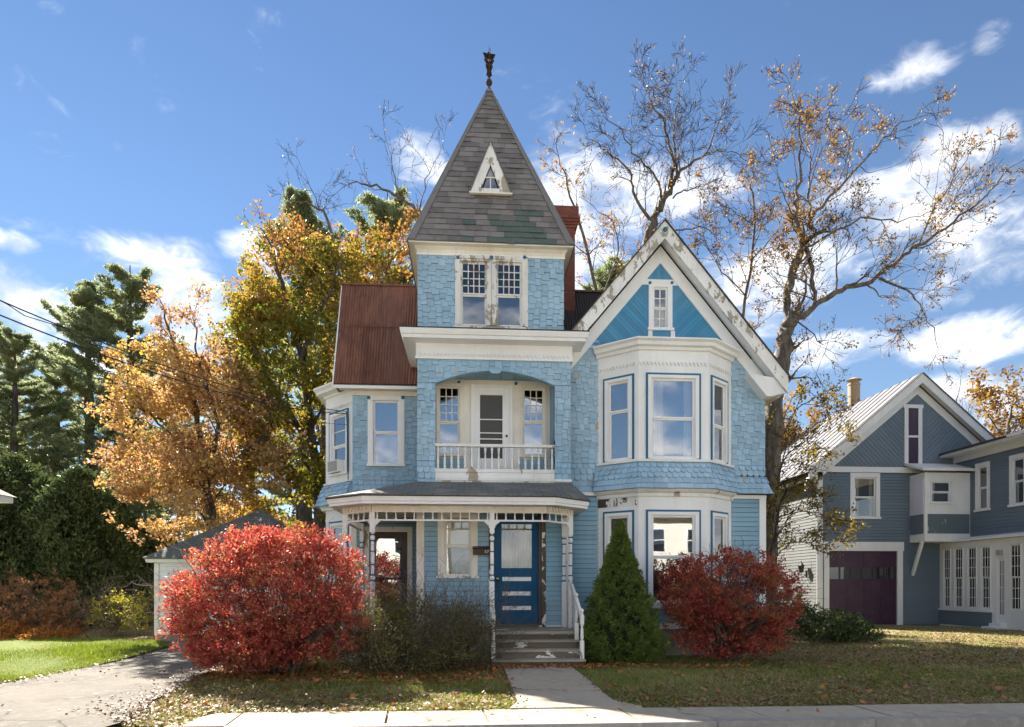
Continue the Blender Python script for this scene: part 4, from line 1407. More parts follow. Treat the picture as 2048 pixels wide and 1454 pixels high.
# --- porch
PF = 13.1
pL, pR = U(690, 14.05), 2.22
deck = MB()
deck.box(pL - .05, T0, PF + .02, YW, PORCH_Z - .06, PORCH_Z).box(T0, pR, PF + .02, YT, PORCH_Z - .06, PORCH_Z).box(.38, pR + .02, PF - .05, PF + .018, PORCH_Z - .06, PORCH_Z - .002)
deck.obj('porch_floor', M_TREAD, house)
ap = MB()
for i in range(9):
    x = pL + (.40 - pL) * i / 9
    ap.box(x + .004, x + (.40 - pL) / 9 - .004, PF + .03, PF + .055, .03, PORCH_Z - .065)
ap.obj('porch_skirt', M_SKIRT, house)
MB().box(pL, .40, PF, PF + .029, PORCH_Z - .20, PORCH_Z - .063).obj('porch_fascia', M_SKIRT, house)
MB().box(pR - .03, pR, PF + .05, YG, .03, PORCH_Z - .065).obj('porch_side_skirt', M_SKIRT, house)
# steps
rise, run_ = PORCH_Z / 4, .29
SX0, SX1 = .42, 2.2
for k in range(4):
    yf = PF - run_ * (3 - k)
    MB().box(SX0 + .04, SX1 - .04, yf + .03, yf + .055, rise * k + .002, rise * (k + 1) - .042).obj('riser', M_STEP, house)
    if k < 3:
        MB().box(SX0 - .01, SX1 + .03, yf - .01, yf + run_ + .028, rise * (k + 1) - .04, rise * (k + 1)).obj('tread', M_TREAD, house)
st = MB()
for x in (SX0, SX1 - .04):
    st.prism([(x, PF - run_ * 3 + .03, .0), (x, PF + .05, .0), (x, PF + .05, PORCH_Z - .07), (x, PF - run_ * 3 + .03, rise - .045)],
             [(x + .038, PF - run_ * 3 + .03, .0), (x + .038, PF + .05, .0), (x + .038, PF + .05, PORCH_Z - .07), (x + .038, PF - run_ * 3 + .03, rise - .045)])
st.obj('stringer', M_STEP, house)


# posts
def post(x, y, z0, z1, zt0, zt1, w, parent):
    """square below, turned shaft with blue rings, square head"""
    h = w / 2
    m = MB().box(x - h, x + h, y - h, y + h, z0, zt0).box(x - h, x + h, y - h, y + h, zt1, z1)
    d = zt1 - zt0
    pf = [(h * .9, 0), (h * .6, .02), (h * .6, .04), (h * 1.0, .06), (h * 1.05, .10), (h * .7, .13), (h * .78, .3), (h * .85, .5), (h * .78, .75), (h * .7, d - .16), (h * 1.0, d - .13), (h * 1.0, d - .09), (h * .6, d - .06), (h * .6, d - .03), (h * .9, d)]
    pf = [(r, z if z < .2 or z > d - .2 else z / .75 * (d - .3) * .8 + .1) for r, z in pf]
    pf.sort(key=lambda q: q[1])
    m.lathe((x, y, zt0), pf, 12)
    o = m.obj('porch_post', M_WHITE, parent)
    for f in (.03, .145, .35, .62, d - .175, d - .045):
        zz_ = zt0 + (f if f < .2 or f > d - .2 else f * d)
        MB().lathe((x, y, zz_ - .013), [(h * .86, 0), (h * .97, .006), (h * .97, .02), (h * .86, .026)], 12).obj('blue_ring', M_TEAL, o)
    return o


PA = [(U(690, 14.05), 14.05), (U(745, 13.5), 13.5), (U(1093, 13.5), 13.5), (U(1141, 14.05), 14.05)]
P2 = (U(984, 13.5), 13.5)
zfr0, zfr1 = V(983, 1043, 13.5), V(983, 1026, 13.5)
zt0_, zt1_ = V(983, 1164, 13.5), V(983, 1066, 13.5)
for (x, y) in (PA[0], PA[1], P2, PA[3], (U(1128, 14.4), 14.4), (PA[0][0] + .02, YW - .1)):
    post(x, y, PORCH_Z, zfr1, zt0_, zt1_, .10, house)
full = [(PA[0][0], YW), *PA, (PA[3][0], YT)]
for i in range(len(full) - 1):
    a, b = full[i], full[i + 1]
    F_ = Fr(*a, b[0] - a[0], b[1] - a[1])
    L_ = math.dist(a, b)
    MB().fbox(F_, .0, L_, -.022, .022, zfr0, zfr0 + .035).obj('frieze_rail', M_WHITE, house)
    n = max(2, round(L_ / .19))
    sp = None
    for k in range(n):
        u = L_ * (k + .5) / n
        if any(math.dist(F_.p(u, 0, 0)[:2], q_) < .07 for q_ in (*PA, P2)):
            continue
        x, y, _ = F_.p(u, 0, 0)
        MB().lathe((x, y, zfr0 + .035), [(.024, 0), (.024, .01), (.014, .03), (.02, .06), (.012, .08), (.012, .12), (.02, .14), (.02, zfr1 - zfr0 - .035)], 8).obj('spindle', M_WHITE, house, True)
    MB().fbox(F_, .0, L_, -.05, .05, zfr1, V(983, 1009, 13.4) + .02).obj('porch_beam', M_CREAM, house)
    sawtooth(F_, .01, L_ - .01, V(983, 1022, 13.45), .095, .105, .05, .064).obj('zigzag_trim', M_CREAM, house)


def bracket(x, y, dx, dy, z):
    """sawn corner bracket with a curved lower edge"""
    F_ = Fr(x, y, dx, dy)
    pts = [(.05, z), (.05, z - .19), (.075, z - .20), (.085, z - .14), (.12, z - .10), (.15, z - .085), (.165, z - .05), (.21, z - .045), (.225, z - .02), (.225, z)]
    pts = [(.05 + (u - .05) * .62, z + (q - z) * .68) for u, q in pts]
    MB().fpoly(F_, pts, -.014, .014).obj('bracket', M_WHITE, house)


for (x, y), dirs in ((P2, ((1, 0), (-1, 0))), (PA[1], ((1, 0), (-.68, .73))), (PA[0], ((.68, -.73), (0, 1))), (PA[3], ((-.66, -.75), (0, 1)))):
    for dx, dy in dirs:
        bracket(x, y, dx, dy, zfr0)
# roof, soffit and fascia
ZEP = V(980, 992, 13.1)
eave = [(U(657, 13.7), YW), (U(657, 13.7), 13.72), (U(725, 13.1), 13.1), (U(1111, 13.1), 13.1), (U(1175, 13.75), 13.75), (U(1175, 13.75), YG)]
MB().sweep(eave, [(-.03, ZEP - .17), (.0, ZEP - .17), (.0, ZEP - .12), (.02, ZEP - .11), (.035, ZEP - .02), (-.03, ZEP - .02)]).obj('porch_gutter_board', M_WHITE, house)
MB().add([(x, y, ZEP - .165) for x, y in eave], [tuple(range(6))]).obj('porch_ceiling', M_CREAM, house)
ztp = 3.93
tpts = [(T0, YT - .002, ztp), (T1, YT - .002, ztp)]
E = [(x, y, ZEP) for x, y in MB().sweep(eave, [(.05, 0), (.06, 0)]).v[::2] for _ in (0,)] if False else None
sv = MB().sweep(eave, [(.06, ZEP), (.06, ZEP + .03)]).v
lo_ = sv[::2]
hi_ = sv[1::2]
Wp = (T0, YW - .002, ztp + .03)
Rp = (T1, YG - .002, ztp - .05)
pf = MB()
vs = list(hi_) + [tpts[0], tpts[1], Wp, Rp] + list(lo_)
pf.add(vs, [(2, 3, 7, 6), (1, 2, 6), (0, 1, 6, 8), (3, 4, 7), (4, 5, 9, 7)] + [(10 + i, 11 + i, i + 1, i) for i in range(5)] + [tuple(range(15, 9, -1))])
pf.obj('porch_roof', M_PORCHROOF, house)
MB().sweep(eave, [(.02, ZEP - .016), (.066, ZEP - .016), (.066, ZEP - .004), (.02, ZEP - .004)]).obj('drip_edge', M_TAR, house)

# stair rails and newels
def newel(x, y, z0, h, w=.075):
    hh = w / 2
    m = MB().box(x - hh, x + hh, y - hh, y + hh, z0, z0 + h * .36)
    m.lathe((x, y, z0 + h * .36), [(hh, 0), (hh * .55, .02), (hh * .9, .05), (hh * .75, h * .22), (hh * .55, h * .28), (hh * 1.0, h * .31), (hh * .55, h * .33)], 10)
    m.box(x - hh, x + hh, y - hh, y + hh, z0 + h * .69, z0 + h * .88)
    m.lathe((x, y, z0 + h * .88), [(hh * .6, 0), (hh * .95, .015), (hh * .5, .03), (hh * .9, .055), (hh * 1.0, .08), (hh * .7, .105), (.004, .12)], 10)
    return m.obj('newel_post', M_WORN, house)


ny = PF - run_ * 3 + .08
newel(SX0 + .03, ny, rise, .98)
newel(SX1 - .03, ny, rise, .98)
newel(SX1 - .03, PF - .16, rise * 3, .95)
MB().beam((SX1 - .03, ny, rise + .80), (SX1 - .03, PF - .16, rise * 3 + .80), .055, .10).obj('hand_rail', M_WORN, house)
MB().beam((SX1 - .03, PF - .16, rise * 3 + .80), (PA[3][0], PA[3][1], PORCH_Z + 1.03), .055, .10).obj('hand_rail', M_WORN, house)
MB().prism([(SX1 + .0, PF + .05, PORCH_Z), (PA[3][0] + .02, PA[3][1], PORCH_Z), (PA[3][0] + .02, PA[3][1], PORCH_Z + .95), (SX1 + .0, PF + .05, PORCH_Z + .62)],
           [(SX1 + .02, PF + .05, PORCH_Z), (PA[3][0] + .04, PA[3][1], PORCH_Z), (PA[3][0] + .04, PA[3][1], PORCH_Z + .95), (SX1 + .02, PF + .05, PORCH_Z + .62)]).obj('stair_side_board', M_WORN, house)

REST.obj('shingles', M_SHING, house, kind='stuff')

# --- things fixed to the house
mx0, mx1, mz0, mz1 = U(946, YT), U(982, YT), V(960, 1110, YT), V(960, 1092, YT)
mail = thing('mailbox', 'small brown metal mailbox hung on the porch wall beside the front door', 'mailbox', ((mx0 + mx1) / 2, YT - .05, mz0))
mm = MB()
mm.prism([FT.p(mx0, .02, mz0), FT.p(mx0, .13, mz0), FT.p(mx0, .15, mz1 - .06), FT.p(mx0, .02, mz1 - .02)], [FT.p(mx1, .02, mz0), FT.p(mx1, .13, mz0), FT.p(mx1, .15, mz1 - .06), FT.p(mx1, .02, mz1 - .02)])
mm.obj('box', M_BROWNBOX, mail)
MB().prism([FT.p(mx0 - .01, .02, mz1 - .018), FT.p(mx0 - .01, .165, mz1 - .058), FT.p(mx0 - .01, .165, mz1 - .075), FT.p(mx0 - .01, .175, mz1 - .05), FT.p(mx0 - .01, .02, mz1)],
           [FT.p(mx1 + .01, .02, mz1 - .018), FT.p(mx1 + .01, .165, mz1 - .058), FT.p(mx1 + .01, .165, mz1 - .075), FT.p(mx1 + .01, .175, mz1 - .05), FT.p(mx1 + .01, .02, mz1)]).obj('lid', M_BROWNBOX, mail)

# house number on the mailbox
fc = bpy.data.curves.new('house_number', 'FONT')
fc.body = '57'
fc.size = .10
fc.extrude = .002
fc.align_x = 'CENTER'
fo = bpy.data.objects.new('house_number', fc)
COL.objects.link(fo)
fme = bpy.data.meshes.new_from_object(fo)
bpy.data.objects.remove(fo)
fo = link('house_number', fme, M_WPLASTIC, mail)
fo.location = FT.p(U(973, YT), .146, mz0 + .035)
fo.rotation_euler = (R(90), 0, 0)

acu0, acu1 = u0 + .0, u1
ac_z0, ac_z1 = fz(FS, .5, 960), fz(FS, .5, 938)
zz0, zz1 = gs[2] + .015, gs[2] + .32
ac = thing('window_air_conditioner', 'grey window air conditioner sitting in the side bay window', 'air conditioner', FS.p((u0 + u1) / 2, 0, zz0))
MB().fbox(FS, u0 + .05, u1 - .16, -.05, .16, zz0, zz1).obj('housing', M_WPLASTIC, ac)
gr = MB()
for k in range(7):
    z = zz0 + .03 + k * .038
    gr.fbox(FS, u0 + .07, u1 - .18, .161, .172, z, z + .026)
gr.obj('grille', M_PLASTIC, ac)
MB().fbox(FS, u1 - .155, u1 - .02, -.03, -.01, zz0, zz1).obj('side_filler', M_WPLASTIC, ac)

# ------------------------------------------------------------------ ground
def ground_mat(name, cols, scale=1.0, bump=.6, crack=0.0):
    m, t, out = new_mat(name)
    g = t.n('ShaderNodeNewGeometry')
    pos = g.outputs['Position']
    n1 = t.noise(pos, .55 * scale, 5.0, .62)
    n2 = t.noise(pos, 5.0 * scale, 6.0, .65)
    n3 = t.noise(pos, 45.0 * scale, 4.0, .7)
    c = t.mix(t.ss(n1, .38, .62), cols[0], cols[1])
    c = t.mix(t.ss(n2, .48, .66), c, cols[2])
    c = t.mix(t.math('MULTIPLY', t.ss(n3, .5, .75), .6), c, cols[3])
    if crack:
        wv_ = t.n('ShaderNodeTexNoise', Vector=pos, Scale=2.5, Detail=4.0)
        cp = t.vmath('ADD', pos, t.vmath('SCALE', wv_.outputs['Color'], scale=.35))
        vo = t.n('ShaderNodeTexVoronoi', dict(feature='DISTANCE_TO_EDGE'), Vector=cp, Scale=crack)
        ck = t.math('MULTIPLY', t.ss(vo.outputs['Distance'], .0, .012, 1.0, 0.0), t.ss(n1, .42, .55))
        c = t.mix(t.math('MULTIPLY', ck, .75), c, tuple(x * .5 for x in cols[3]))
        st = t.ss(t.noise(pos, 1.7, 6.0, .7), .55, .75)
        c = t.mix(t.math('MULTIPLY', st, .45), c, cols[3])
    bp = t.n('ShaderNodeBump', Strength=bump, Distance=.03, Height=t.math('ADD', n3, n2))
    b = t.n('ShaderNodeBsdfPrincipled', Base_Color=c, Roughness=.95, Normal=bp)
    b.inputs['Specular IOR Level'].default_value = .1
    t.t.links.new(b.outputs[0], out.inputs[0])
    return m


M_LAWN = ground_mat('autumn_lawn_soil', [(.17, .17, .055), (.27, .21, .12), (.33, .25, .15), (.12, .095, .06)])
M_LAWN2 = ground_mat('green_lawn', [(.10, .15, .022), (.13, .16, .03), (.16, .15, .05), (.05, .07, .02)])
M_DRIVE = ground_mat('worn_grey_driveway', [(.205, .187, .162), (.17, .155, .135), (.235, .215, .185), (.10, .09, .078)], 1.6, .5, .55)
M_CONC = ground_mat('pale_concrete', [(.44, .375, .295), (.39, .33, .26), (.47, .405, .32), (.26, .22, .175)], 1.6, .2, .4)
M_ROAD = ground_mat('asphalt', [(.17, .165, .155), (.145, .14, .132), (.19, .185, .175), (.10, .097, .092)], 1.0, .3)
M_KERB = ground_mat('granite_kerb', [(.36, .34, .31), (.30, .28, .26), (.40, .38, .35), (.18, .17, .16)], 2.0, .3)


def sheet(name, pts, z, mat, th=0.0):
    mb = MB()
    if th:
        mb.prism([(x, y, z) for x, y in pts], [(x, y, z - th) for x, y in pts])
    else:
        mb.add([(x, y, z) for x, y in pts], [tuple(range(len(pts)))])
    return mb.obj(name, mat, kind='structure')


YS0, YS1 = 7.17, 8.06
# lawn: one sheet from the sidewalk to the horizon, gently uneven
gx = np.concatenate([np.linspace(-900, -60, 8), np.linspace(-50, 60, 90), np.linspace(70, 900, 8)])
gy = np.concatenate([np.linspace(YS1, 40, 60), np.linspace(45, 1500, 12)])


def lawn_z(x, y):
    h = .03 * np.sin(x * .9 + .5 * y) + .03 * np.sin(.6 * x - .8 * y + 1.0) + .02 * np.sin(2.1 * x + 1.7 * y)
    near = np.clip((y - YS1) / 1.5, 0, 1)
    wk = np.clip((np.maximum(np.abs(x - 1.28) - .7, 0)) / 1.0, 0, 1)
    rise_r = .25 * np.clip((x - 8) / 8, 0, 1) * np.clip((y - 14) / 8, 0, 1) * 0
    return (h + .0) * near * wk * .6 + rise_r


XX, YY = np.meshgrid(gx, gy)
ZZ = lawn_z(XX, YY)
nv = len(gx)
idx = np.arange(len(gy) * nv).reshape(len(gy), nv)
fcs = np.stack([idx[:-1, :-1], idx[:-1, 1:], idx[1:, 1:], idx[1:, :-1]], -1).reshape(-1, 4)
o = link('lawn', np_mesh('lawn', np.stack([XX, YY, ZZ], -1).reshape(-1, 3), fcs, True), M_LAWN, kind='structure')
# greener lawn beyond the drive
lp = [G(-160, 1400), G(0, 1370), G(120, 1348), G(240, 1322), G(340, 1296), G(335, 1288), G(300, 1283), G(180, 1278), G(0, 1276), G(-160, 1276)]
pts = []
for a, b in zip(lp, lp[1:] + lp[:1]):
    pts += [(a[0] + (b[0] - a[0]) * k / 6, a[1] + (b[1] - a[1]) * k / 6) for k in range(6)]
MB().add([(x, y, float(lawn_z(x, y)) + .035) for x, y in pts], [tuple(range(len(pts)))]).obj('side_lawn', M_LAWN2, kind='structure')
# driveway
dp_r = [G(240, 1456), G(300, 1412), G(352, 1385), G(440, 1336), G(520, 1318), G(560, 1300)]
dp_l = [G(560, 1284), G(335, 1284), G(338, 1303), G(240, 1328), G(120, 1353), G(0, 1376), G(-200, 1412)]
dr_pts = [(-11.0, YS0), (dp_r[0][0] - .05, YS0)] + dp_r + dp_l
DRIVE = dr_pts
sheet('driveway', dr_pts, .062, M_DRIVE)
# sidewalk slabs
jx = [U(p, YS1) for p in (440, 496, 786, 975, 1245, 1489, 1713, 1937, 2160, 2390, 2620)]
swk = bpy.data.objects.new('sidewalk', None)
COL.objects.link(swk)
swk['kind'] = 'structure'
for i, (a, b) in enumerate(zip(jx, jx[1:])):
    sk = -.06
    q = [(a + .014 - (.35 if i == 0 else 0), YS0 + .16), (b - .014, YS0 + .16), (b - .014 + sk, YS1 - .003), (a + .014 + sk, YS1 - .003)]
    MB().prism([(x, y, .03 + .004 * math.sin(i * 2.3)) for x, y in q], [(x, y, -.12) for x, y in q]).obj('slab', M_CONC, swk)
sheet('sidewalk_bed', [(jx[0] - .5, YS0 + .1), (24, YS0 + .1), (24, YS1), (jx[0] - .5, YS1)], -.035, M_LAWN)
sheet('corner_verge', [(-12, YS0 + .02), (jx[0] - .1, YS0 + .02), (jx[0] + .1, YS1), (-12, YS1)], .001, M_LAWN)
# front walk
wk = bpy.data.objects.new('front_walk', None)
COL.objects.link(wk)
wk['kind'] = 'structure'
ys = [YS1, 8.55, 9.35, 10.85, 12.18]
for i, (a, b) in enumerate(zip(ys, ys[1:])):
    q = [(.64, a + .016), (1.94, a + .016), (1.94, b - .016), (.64, b - .016)]
    if i == 0:
        q[0], q[1] = (.5, a + .006), (2.2, a + .006)
    MB().prism([(x, y, .045 + .004 * math.cos(i * 3)) for x, y in q], [(x, y, -.1) for x, y in q]).obj('slab', M_CONC, wk)
# kerb, road and the far side of the street
kb_ = bpy.data.objects.new('kerb', None)
COL.objects.link(kb_)
kb_['kind'] = 'structure'
kx = [U(p, YS0) for p in (1180, 1436, 1752, 2068, 2380)]
kx[0] = jx[1]
for a, b in zip(kx, kx[1:]):
    MB().box(a + .006, b - .006, YS0, YS0 + .155, -.25, .034).obj('kerb_stone', M_KERB, kb_)
sheet('road', [(-300, -2.0), (300, -2.0), (300, YS0 + .08), (-300, YS0 + .08)], -.115, M_ROAD)
sheet('far_verge', [(-300, -400), (300, -400), (300, -2.0), (-300, -2.0)], -.02, M_LAWN)

# ------------------------------------------------------------------ grey-blue neighbour with the purple garage door
M_NB = paint('slate_blue_siding', (.115, .155, .20), vary=.08, dirt=.12, peel=.02)
M_NBP = paint('weathered_blue_panel', (.085, .12, .15), peel=.40, under=(.4, .36, .33), vary=.1, peel_scale=6)
M_PURP = paint('purple_paint', (.036, .008, .034), vary=.12, dirt=.1, rough=.4)
M_NBW = paint('neighbour_white_paint', (.66, .67, .69), vary=.06, dirt=.12)
M_NBL = paint('pale_side_siding', (.085, .09, .09), vary=.1, dirt=.2)
M_TIN = plain('white_tin_roof', (.125, .125, .14), rough=.8, metal=.0, vary=.2, scale=2.0)
YN = 24.6
FN = Fr(0, YN)
nbh = thing('neighbour_house', 'slate blue house with purple garage door, white trim and long glazed porch', 'house', (U(1720, YN), YN, 0))
NX0, NX1 = U(1636, YN), U(1908, YN)
NAX = U(1833, YN)
NAZ = V(1833, 768, YN)
NEZ = V(1640, 938, YN)
gdo = (U(1657, YN), U(1793, YN), .0, V(1720, 1102, YN))
nw = (U(1708, YN), U(1751, YN), V(1730, 1034, YN), V(1730, 955, YN))
nb = MB()
wall_cells(nb, FN, NX0, NX1 + 4.2, -.05, NEZ, [gdo, nw])
half = NAX - NX0
NXR = NAX + half
nb.fpoly(FN, [(NX0, NEZ), (NXR, NEZ), (NAX, NAZ)], -.12, 0)
nb.box(NX0, NX0 + .12, YN + .12, 37, -.05, NEZ)
nwall = nb.obj('wall', M_NB, nbh)
sid = MB()
clapboards(FN, NX0 + .18, NX1, .05, NEZ - .12, None, None, [(gdo[0] - .2, gdo[1] + .22, -1, gdo[3] + .4), (nw[0] - .12, nw[1] + .12, nw[2] - .1, nw[3] + .12)], pitch=.125, own=False, rest=sid, th=.03)
sid.obj('siding', M_NB, nbh, kind='stuff')
FNL = Fr(NX0, 37.0, 0, -1)
sl_ = MB()
clapboards(FNL, 0, 37 - YN - .1, .05, NEZ, None, None, pitch=.125, own=False, rest=sl_, th=.02)
sl_.obj('side_siding', M_NBL, nbh, kind='stuff')
gb = MB()
for (poly, ang) in (([(NX0 + .3, NEZ + .12), (NAX, NEZ + .12), (NAX, NAZ - .25)], R(135)), ([(NAX, NEZ + .12), (NXR - .3, NEZ + .12), (NAX, NAZ - .25)], R(45))):
    ca, sa = math.cos(ang), math.sin(ang)
    ds = [-sa * x + ca * y for x, y in poly]
    k = math.floor(min(ds) / .14)
    while k * .14 < max(ds):
        p = clip_poly(clip_poly(poly, sa, -ca, -(k * .14 + .012)), -sa, ca, (k + 1) * .14)
        if len(p) >= 3:
            gb.fpoly(FN, p, .0, .016)
        k += 1
gb.obj('gable_boarding', M_NB, nbh, kind='stuff')
MB().fbox(FN, NX0 - .03, NX1, .0, .06, NEZ - .12, NEZ + .1).obj('belt_board', M_NBW, nbh)
MB().fbox(FN, NX0 - .03, NX0 + .17, -.0, .05, .0, NEZ - .12).obj('corner_board', M_NBW, nbh)
for s in (-1, 1):
    X = lambda r: NAX + s * r
    rn = half + .55
    slp = (NAZ - NEZ) / half
    for (d0_, d1_, y0_, y1_, nm, mt) in ((-.32, .05, YN - .35, YN - .29, 'rake_board', M_NBW), (.05, .42, YN - .05, YN, 'rake_frieze', M_NBW)):
        q_ = [(X(0), NAZ - d0_), (X(rn), NAZ - d0_ - slp * rn), (X(rn), NAZ - d1_ - slp * rn), (X(0), NAZ - d1_)]
        MB().prism([(x, y0_, z) for x, z in q_], [(x, y1_, z) for x, z in q_]).obj(nm, mt, nbh)
    q_ = [(X(0), NAZ + .36), (X(rn + .05), NAZ + .36 - slp * (rn + .05)), (X(rn + .05), NAZ + .32 - slp * (rn + .05)), (X(0), NAZ + .32)]
    MB().prism([(x, YN - .4, z) for x, z in q_], [(x, 37.5, z) for x, z in q_]).obj('roof', M_TIN, nbh)
    q2 = [(X(0), NAZ + .05), (X(rn), NAZ + .05 - slp * rn), (X(rn), NAZ + .02 - slp * rn), (X(0), NAZ + .02)]
    MB().prism([(x, YN - .28, z) for x, z in q2], [(x, YN - .06, z) for x, z in q2]).obj('rake_soffit', M_NBW, nbh)
# seams of the tin roof
sm = MB()
slp = (NAZ - NEZ) / half
for k in range(22):
    y = YN - .3 + k * .6
    sm.beam((NAX, y, NAZ + .372), (NAX - half - .6, y, NAZ + .372 - slp * (half + .6)), .03, .03)
sm.obj('roof_seam', M_TIN, nbh)
# purple loft shutter
a, b, c, d = U(1815, YN), U(1835, YN), V(1825, 930, YN), V(1825, 817, YN)
m_ = (c + d) / 2
MB().fbox(FN, a - .16, a, .0, .06, c, d).fbox(FN, b, b + .16, .0, .06, c, d).fbox(FN, a - .2, b + .2, .0, .07, d, d + .14).fbox(FN, a, b, .0, .06, m_ - .04, m_ + .04).obj('loft_door_casing', M_NBW, nbh)
for (e, f) in ((c, m_ - .04), (m_ + .04, d)):
    MB().fbox(FN, a, b, .0, .03, e, f).obj('loft_door', M_PURP, nbh)
window(FN, nbh, nw, cas=.17, top=.18, sill=.08, mat=M_NBW, curtain=True, label='curtained upper window above the garage door', inside=M_DARK)
# garage door
MB().fbox(FN, gdo[0] - .21, gdo[0], .0, .06, .0, gdo[3]).fbox(FN, gdo[1], gdo[1] + .23, .0, .06, .0, gdo[3]).fbox(FN, gdo[0] - .24, gdo[1] + .26, .0, .075, gdo[3], gdo[3] + .36).obj('garage_door_casing', M_NBW, nbh)
ga = MB().fbox(FN, gdo[0], gdo[1], -.11, -.07, .0, gdo[3]).obj('garage_door', M_PURP, nbh, label='purple sectional garage door with a row of small panes')
rows, cols = 5, 4
hh = gdo[3] / rows
for r_ in range(rows):
    if r_ == 3:
        w6 = (gdo[1] - gdo[0] - .06) / 6
        fr6 = MB()
        for k in range(7):
            x = gdo[0] + .03 + w6 * k
            fr6.fbox(FN, max(gdo[0], x - .03), min(gdo[1], x + .03), -.07, -.045, r_ * hh + .06, (r_ + 1) * hh - .06)
        fr6.fbox(FN, gdo[0], gdo[1], -.07, -.045, r_ * hh + .006, r_ * hh + .06).fbox(FN, gdo[0], gdo[1], -.07, -.045, (r_ + 1) * hh - .06, (r_ + 1) * hh - .006)
        fr6.obj('window_row_frame', M_PURP, ga)
        for k in range(6):
            MB().fbox(FN, gdo[0] + .06 + w6 * k, gdo[0] + w6 * (k + 1), -.069, -.062, r_ * hh + .06, (r_ + 1) * hh - .06).obj('pane', M_GLASSN, ga)
        continue
    wc = (gdo[1] - gdo[0]) / cols
    MB().fbox(FN, gdo[0] + .003, gdo[1] - .003, -.07, -.052, r_ * hh + .006, (r_ + 1) * hh - .006).obj('door_section', M_PURP, ga)
    for k in range(cols):
        MB().fbox(FN, gdo[0] + wc * k + .08, gdo[0] + wc * (k + 1) - .08, -.052, -.038, r_ * hh + .09, (r_ + 1) * hh - .09).obj('raised_panel', M_PURP, ga)
# oriel box in the corner
YO = YN - .86
ox0, ox1 = U(1819, YN), NX1 - .02
oz = [V(1870, y, YO) for y in (1083, 1068, 1028, 957, 945)]
FO = Fr(0, YO)
ob = MB().box(ox0, ox1, YO, YN, oz[0], oz[1]).obj('oriel_base', M_NBW, nbh)
og = (U(1863, YO), U(1901, YO), V(1880, 1005, YO), V(1880, 963, YO))
om = MB()
wall_cells(om, FO, ox0, ox1, oz[1], oz[4], [og], th=.08)
om.box(ox0, ox0 + .06, YO + .08, YN, oz[1], oz[4])
om.obj('oriel_wall', M_NBW, nbh)
window(FO, nbh, og, cas=.06, top=.05, sill=.05, mat=M_NBW, label='small sash window of the oriel', depth=.4)
MB().fbox(FO, ox0 + .12, ox1 - .04, .0, .02, oz[1] + .02, oz[2]).obj('oriel_panel', M_NBP, nbh)
FOL = Fr(ox0, YN, 0, -1)
MB().fbox(FOL, .06, .8, .0, .02, oz[1] + .02, oz[2]).obj('oriel_panel', M_NB, nbh)
MB().fbox(FOL, .03, .8, .0, .02, oz[2] + .02, oz[3]).obj('oriel_side_board', paint('lilac_white_paint', (.60, .60, .70), vary=.04), nbh)
MB().prism([(ox0 - .25, YO - .25, oz[4] + .03), (ox1, YO - .25, oz[4] + .03), (ox1, YN, oz[4] + .42), (ox0 - .25, YN, oz[4] + .42)],
           [(ox0 - .25, YO - .25, oz[4] + .13), (ox1, YO - .25, oz[4] + .13), (ox1, YN, oz[4] + .52), (ox0 - .25, YN, oz[4] + .52)]).obj('oriel_roof', M_NBW, nbh)
MB().beam((U(1848, YO), YO + .1, oz[0]), (U(1824, YN), YN - .03, V(1824, 1150, YN)), .1, .12).obj('oriel_brace', M_NBW, nbh)
# ell with the glazed porch
XE = NX1
FE = Fr(XE, YN, 0, -1)
ez0, ez1 = fz(FE, .05, 1083), fz(FE, .05, 927)
lenE = 6.5
we1 = (fpix(FE, 1957), fpix(FE, 1975), fz(FE, fpix(FE, 1966), 1018), fz(FE, fpix(FE, 1966), 933))
ue2 = fpix(FE, 2026)
we2 = (ue2, ue2 + (we1[1] - we1[0]) * 1.1, we1[2], we1[3])
em = MB()
wall_cells(em, FE, 0, lenE, ez0, ez1, [we1, we2])
em.obj('ell_wall', M_NB, nbh)
es = MB()
clapboards(FE, .1, lenE, ez0, ez1, None, None, [(w_[0] - .12, w_[1] + .12, w_[2] - .1, w_[3] + .14) for w_ in (we1, we2)], pitch=.125, own=False, rest=es, th=.02)
es.obj('ell_siding', M_NB, nbh, kind='stuff')
MB().fbox(FE, .0, .1, .0, .05, ez0, ez1).obj('ell_corner_board', M_NBW, nbh)
MB().fbox(FE, .0, lenE, .0, .05, ez1, ez1 + .3).obj('ell_frieze', M_NBW, nbh)
MB().fbox(FE, -.0, lenE + .4, .051, .6, ez1 + .22, ez1 + .31).obj('ell_soffit', M_NBW, nbh)
MB().prism([FE.p(0, .66, ez1 + .30), FE.p(lenE + .5, .66, ez1 + .30), FE.p(lenE + .5, -3.5, ez1 + 1.5), FE.p(0, -3.5, ez1 + 1.5)],
           [FE.p(0, .66, ez1 + .38), FE.p(lenE + .5, .66, ez1 + .38), FE.p(lenE + .5, -3.5, ez1 + 1.58), FE.p(0, -3.5, ez1 + 1.58)]).obj('ell_roof', M_TAR, nbh)
MB().fbox(FE, lenE - .12, lenE, -7, 0, -.05, ez1).obj('ell_front_wall', M_NB, nbh)
MB().tube([FE.p(4.0, -.9, ez1 + .7), FE.p(4.0, -.9, ez1 + 1.25)], .09, 8).obj('vent_pipe', M_IRON, nbh)
for w_, l_ in ((we1, 'ell upper window over the glazed porch, next to the oriel'), (we2, 'ell upper window farther from the oriel')):
    window(FE, nbh, w_, cas=.13, top=.15, sill=.08, mat=M_NBW, label=l_, inside=M_DARK, blind=.35)
XP = XE - .62
FP = Fr(XP, YN - .0, 0, -1)
pz0, pz1 = .62, fz(FP, fpix(FP, 1885), 1087)
pm = MB()
pu = [fpix(FP, p) for p in (1886, 1901, 1908, 1926, 1934, 1953, 1961, 1981)]
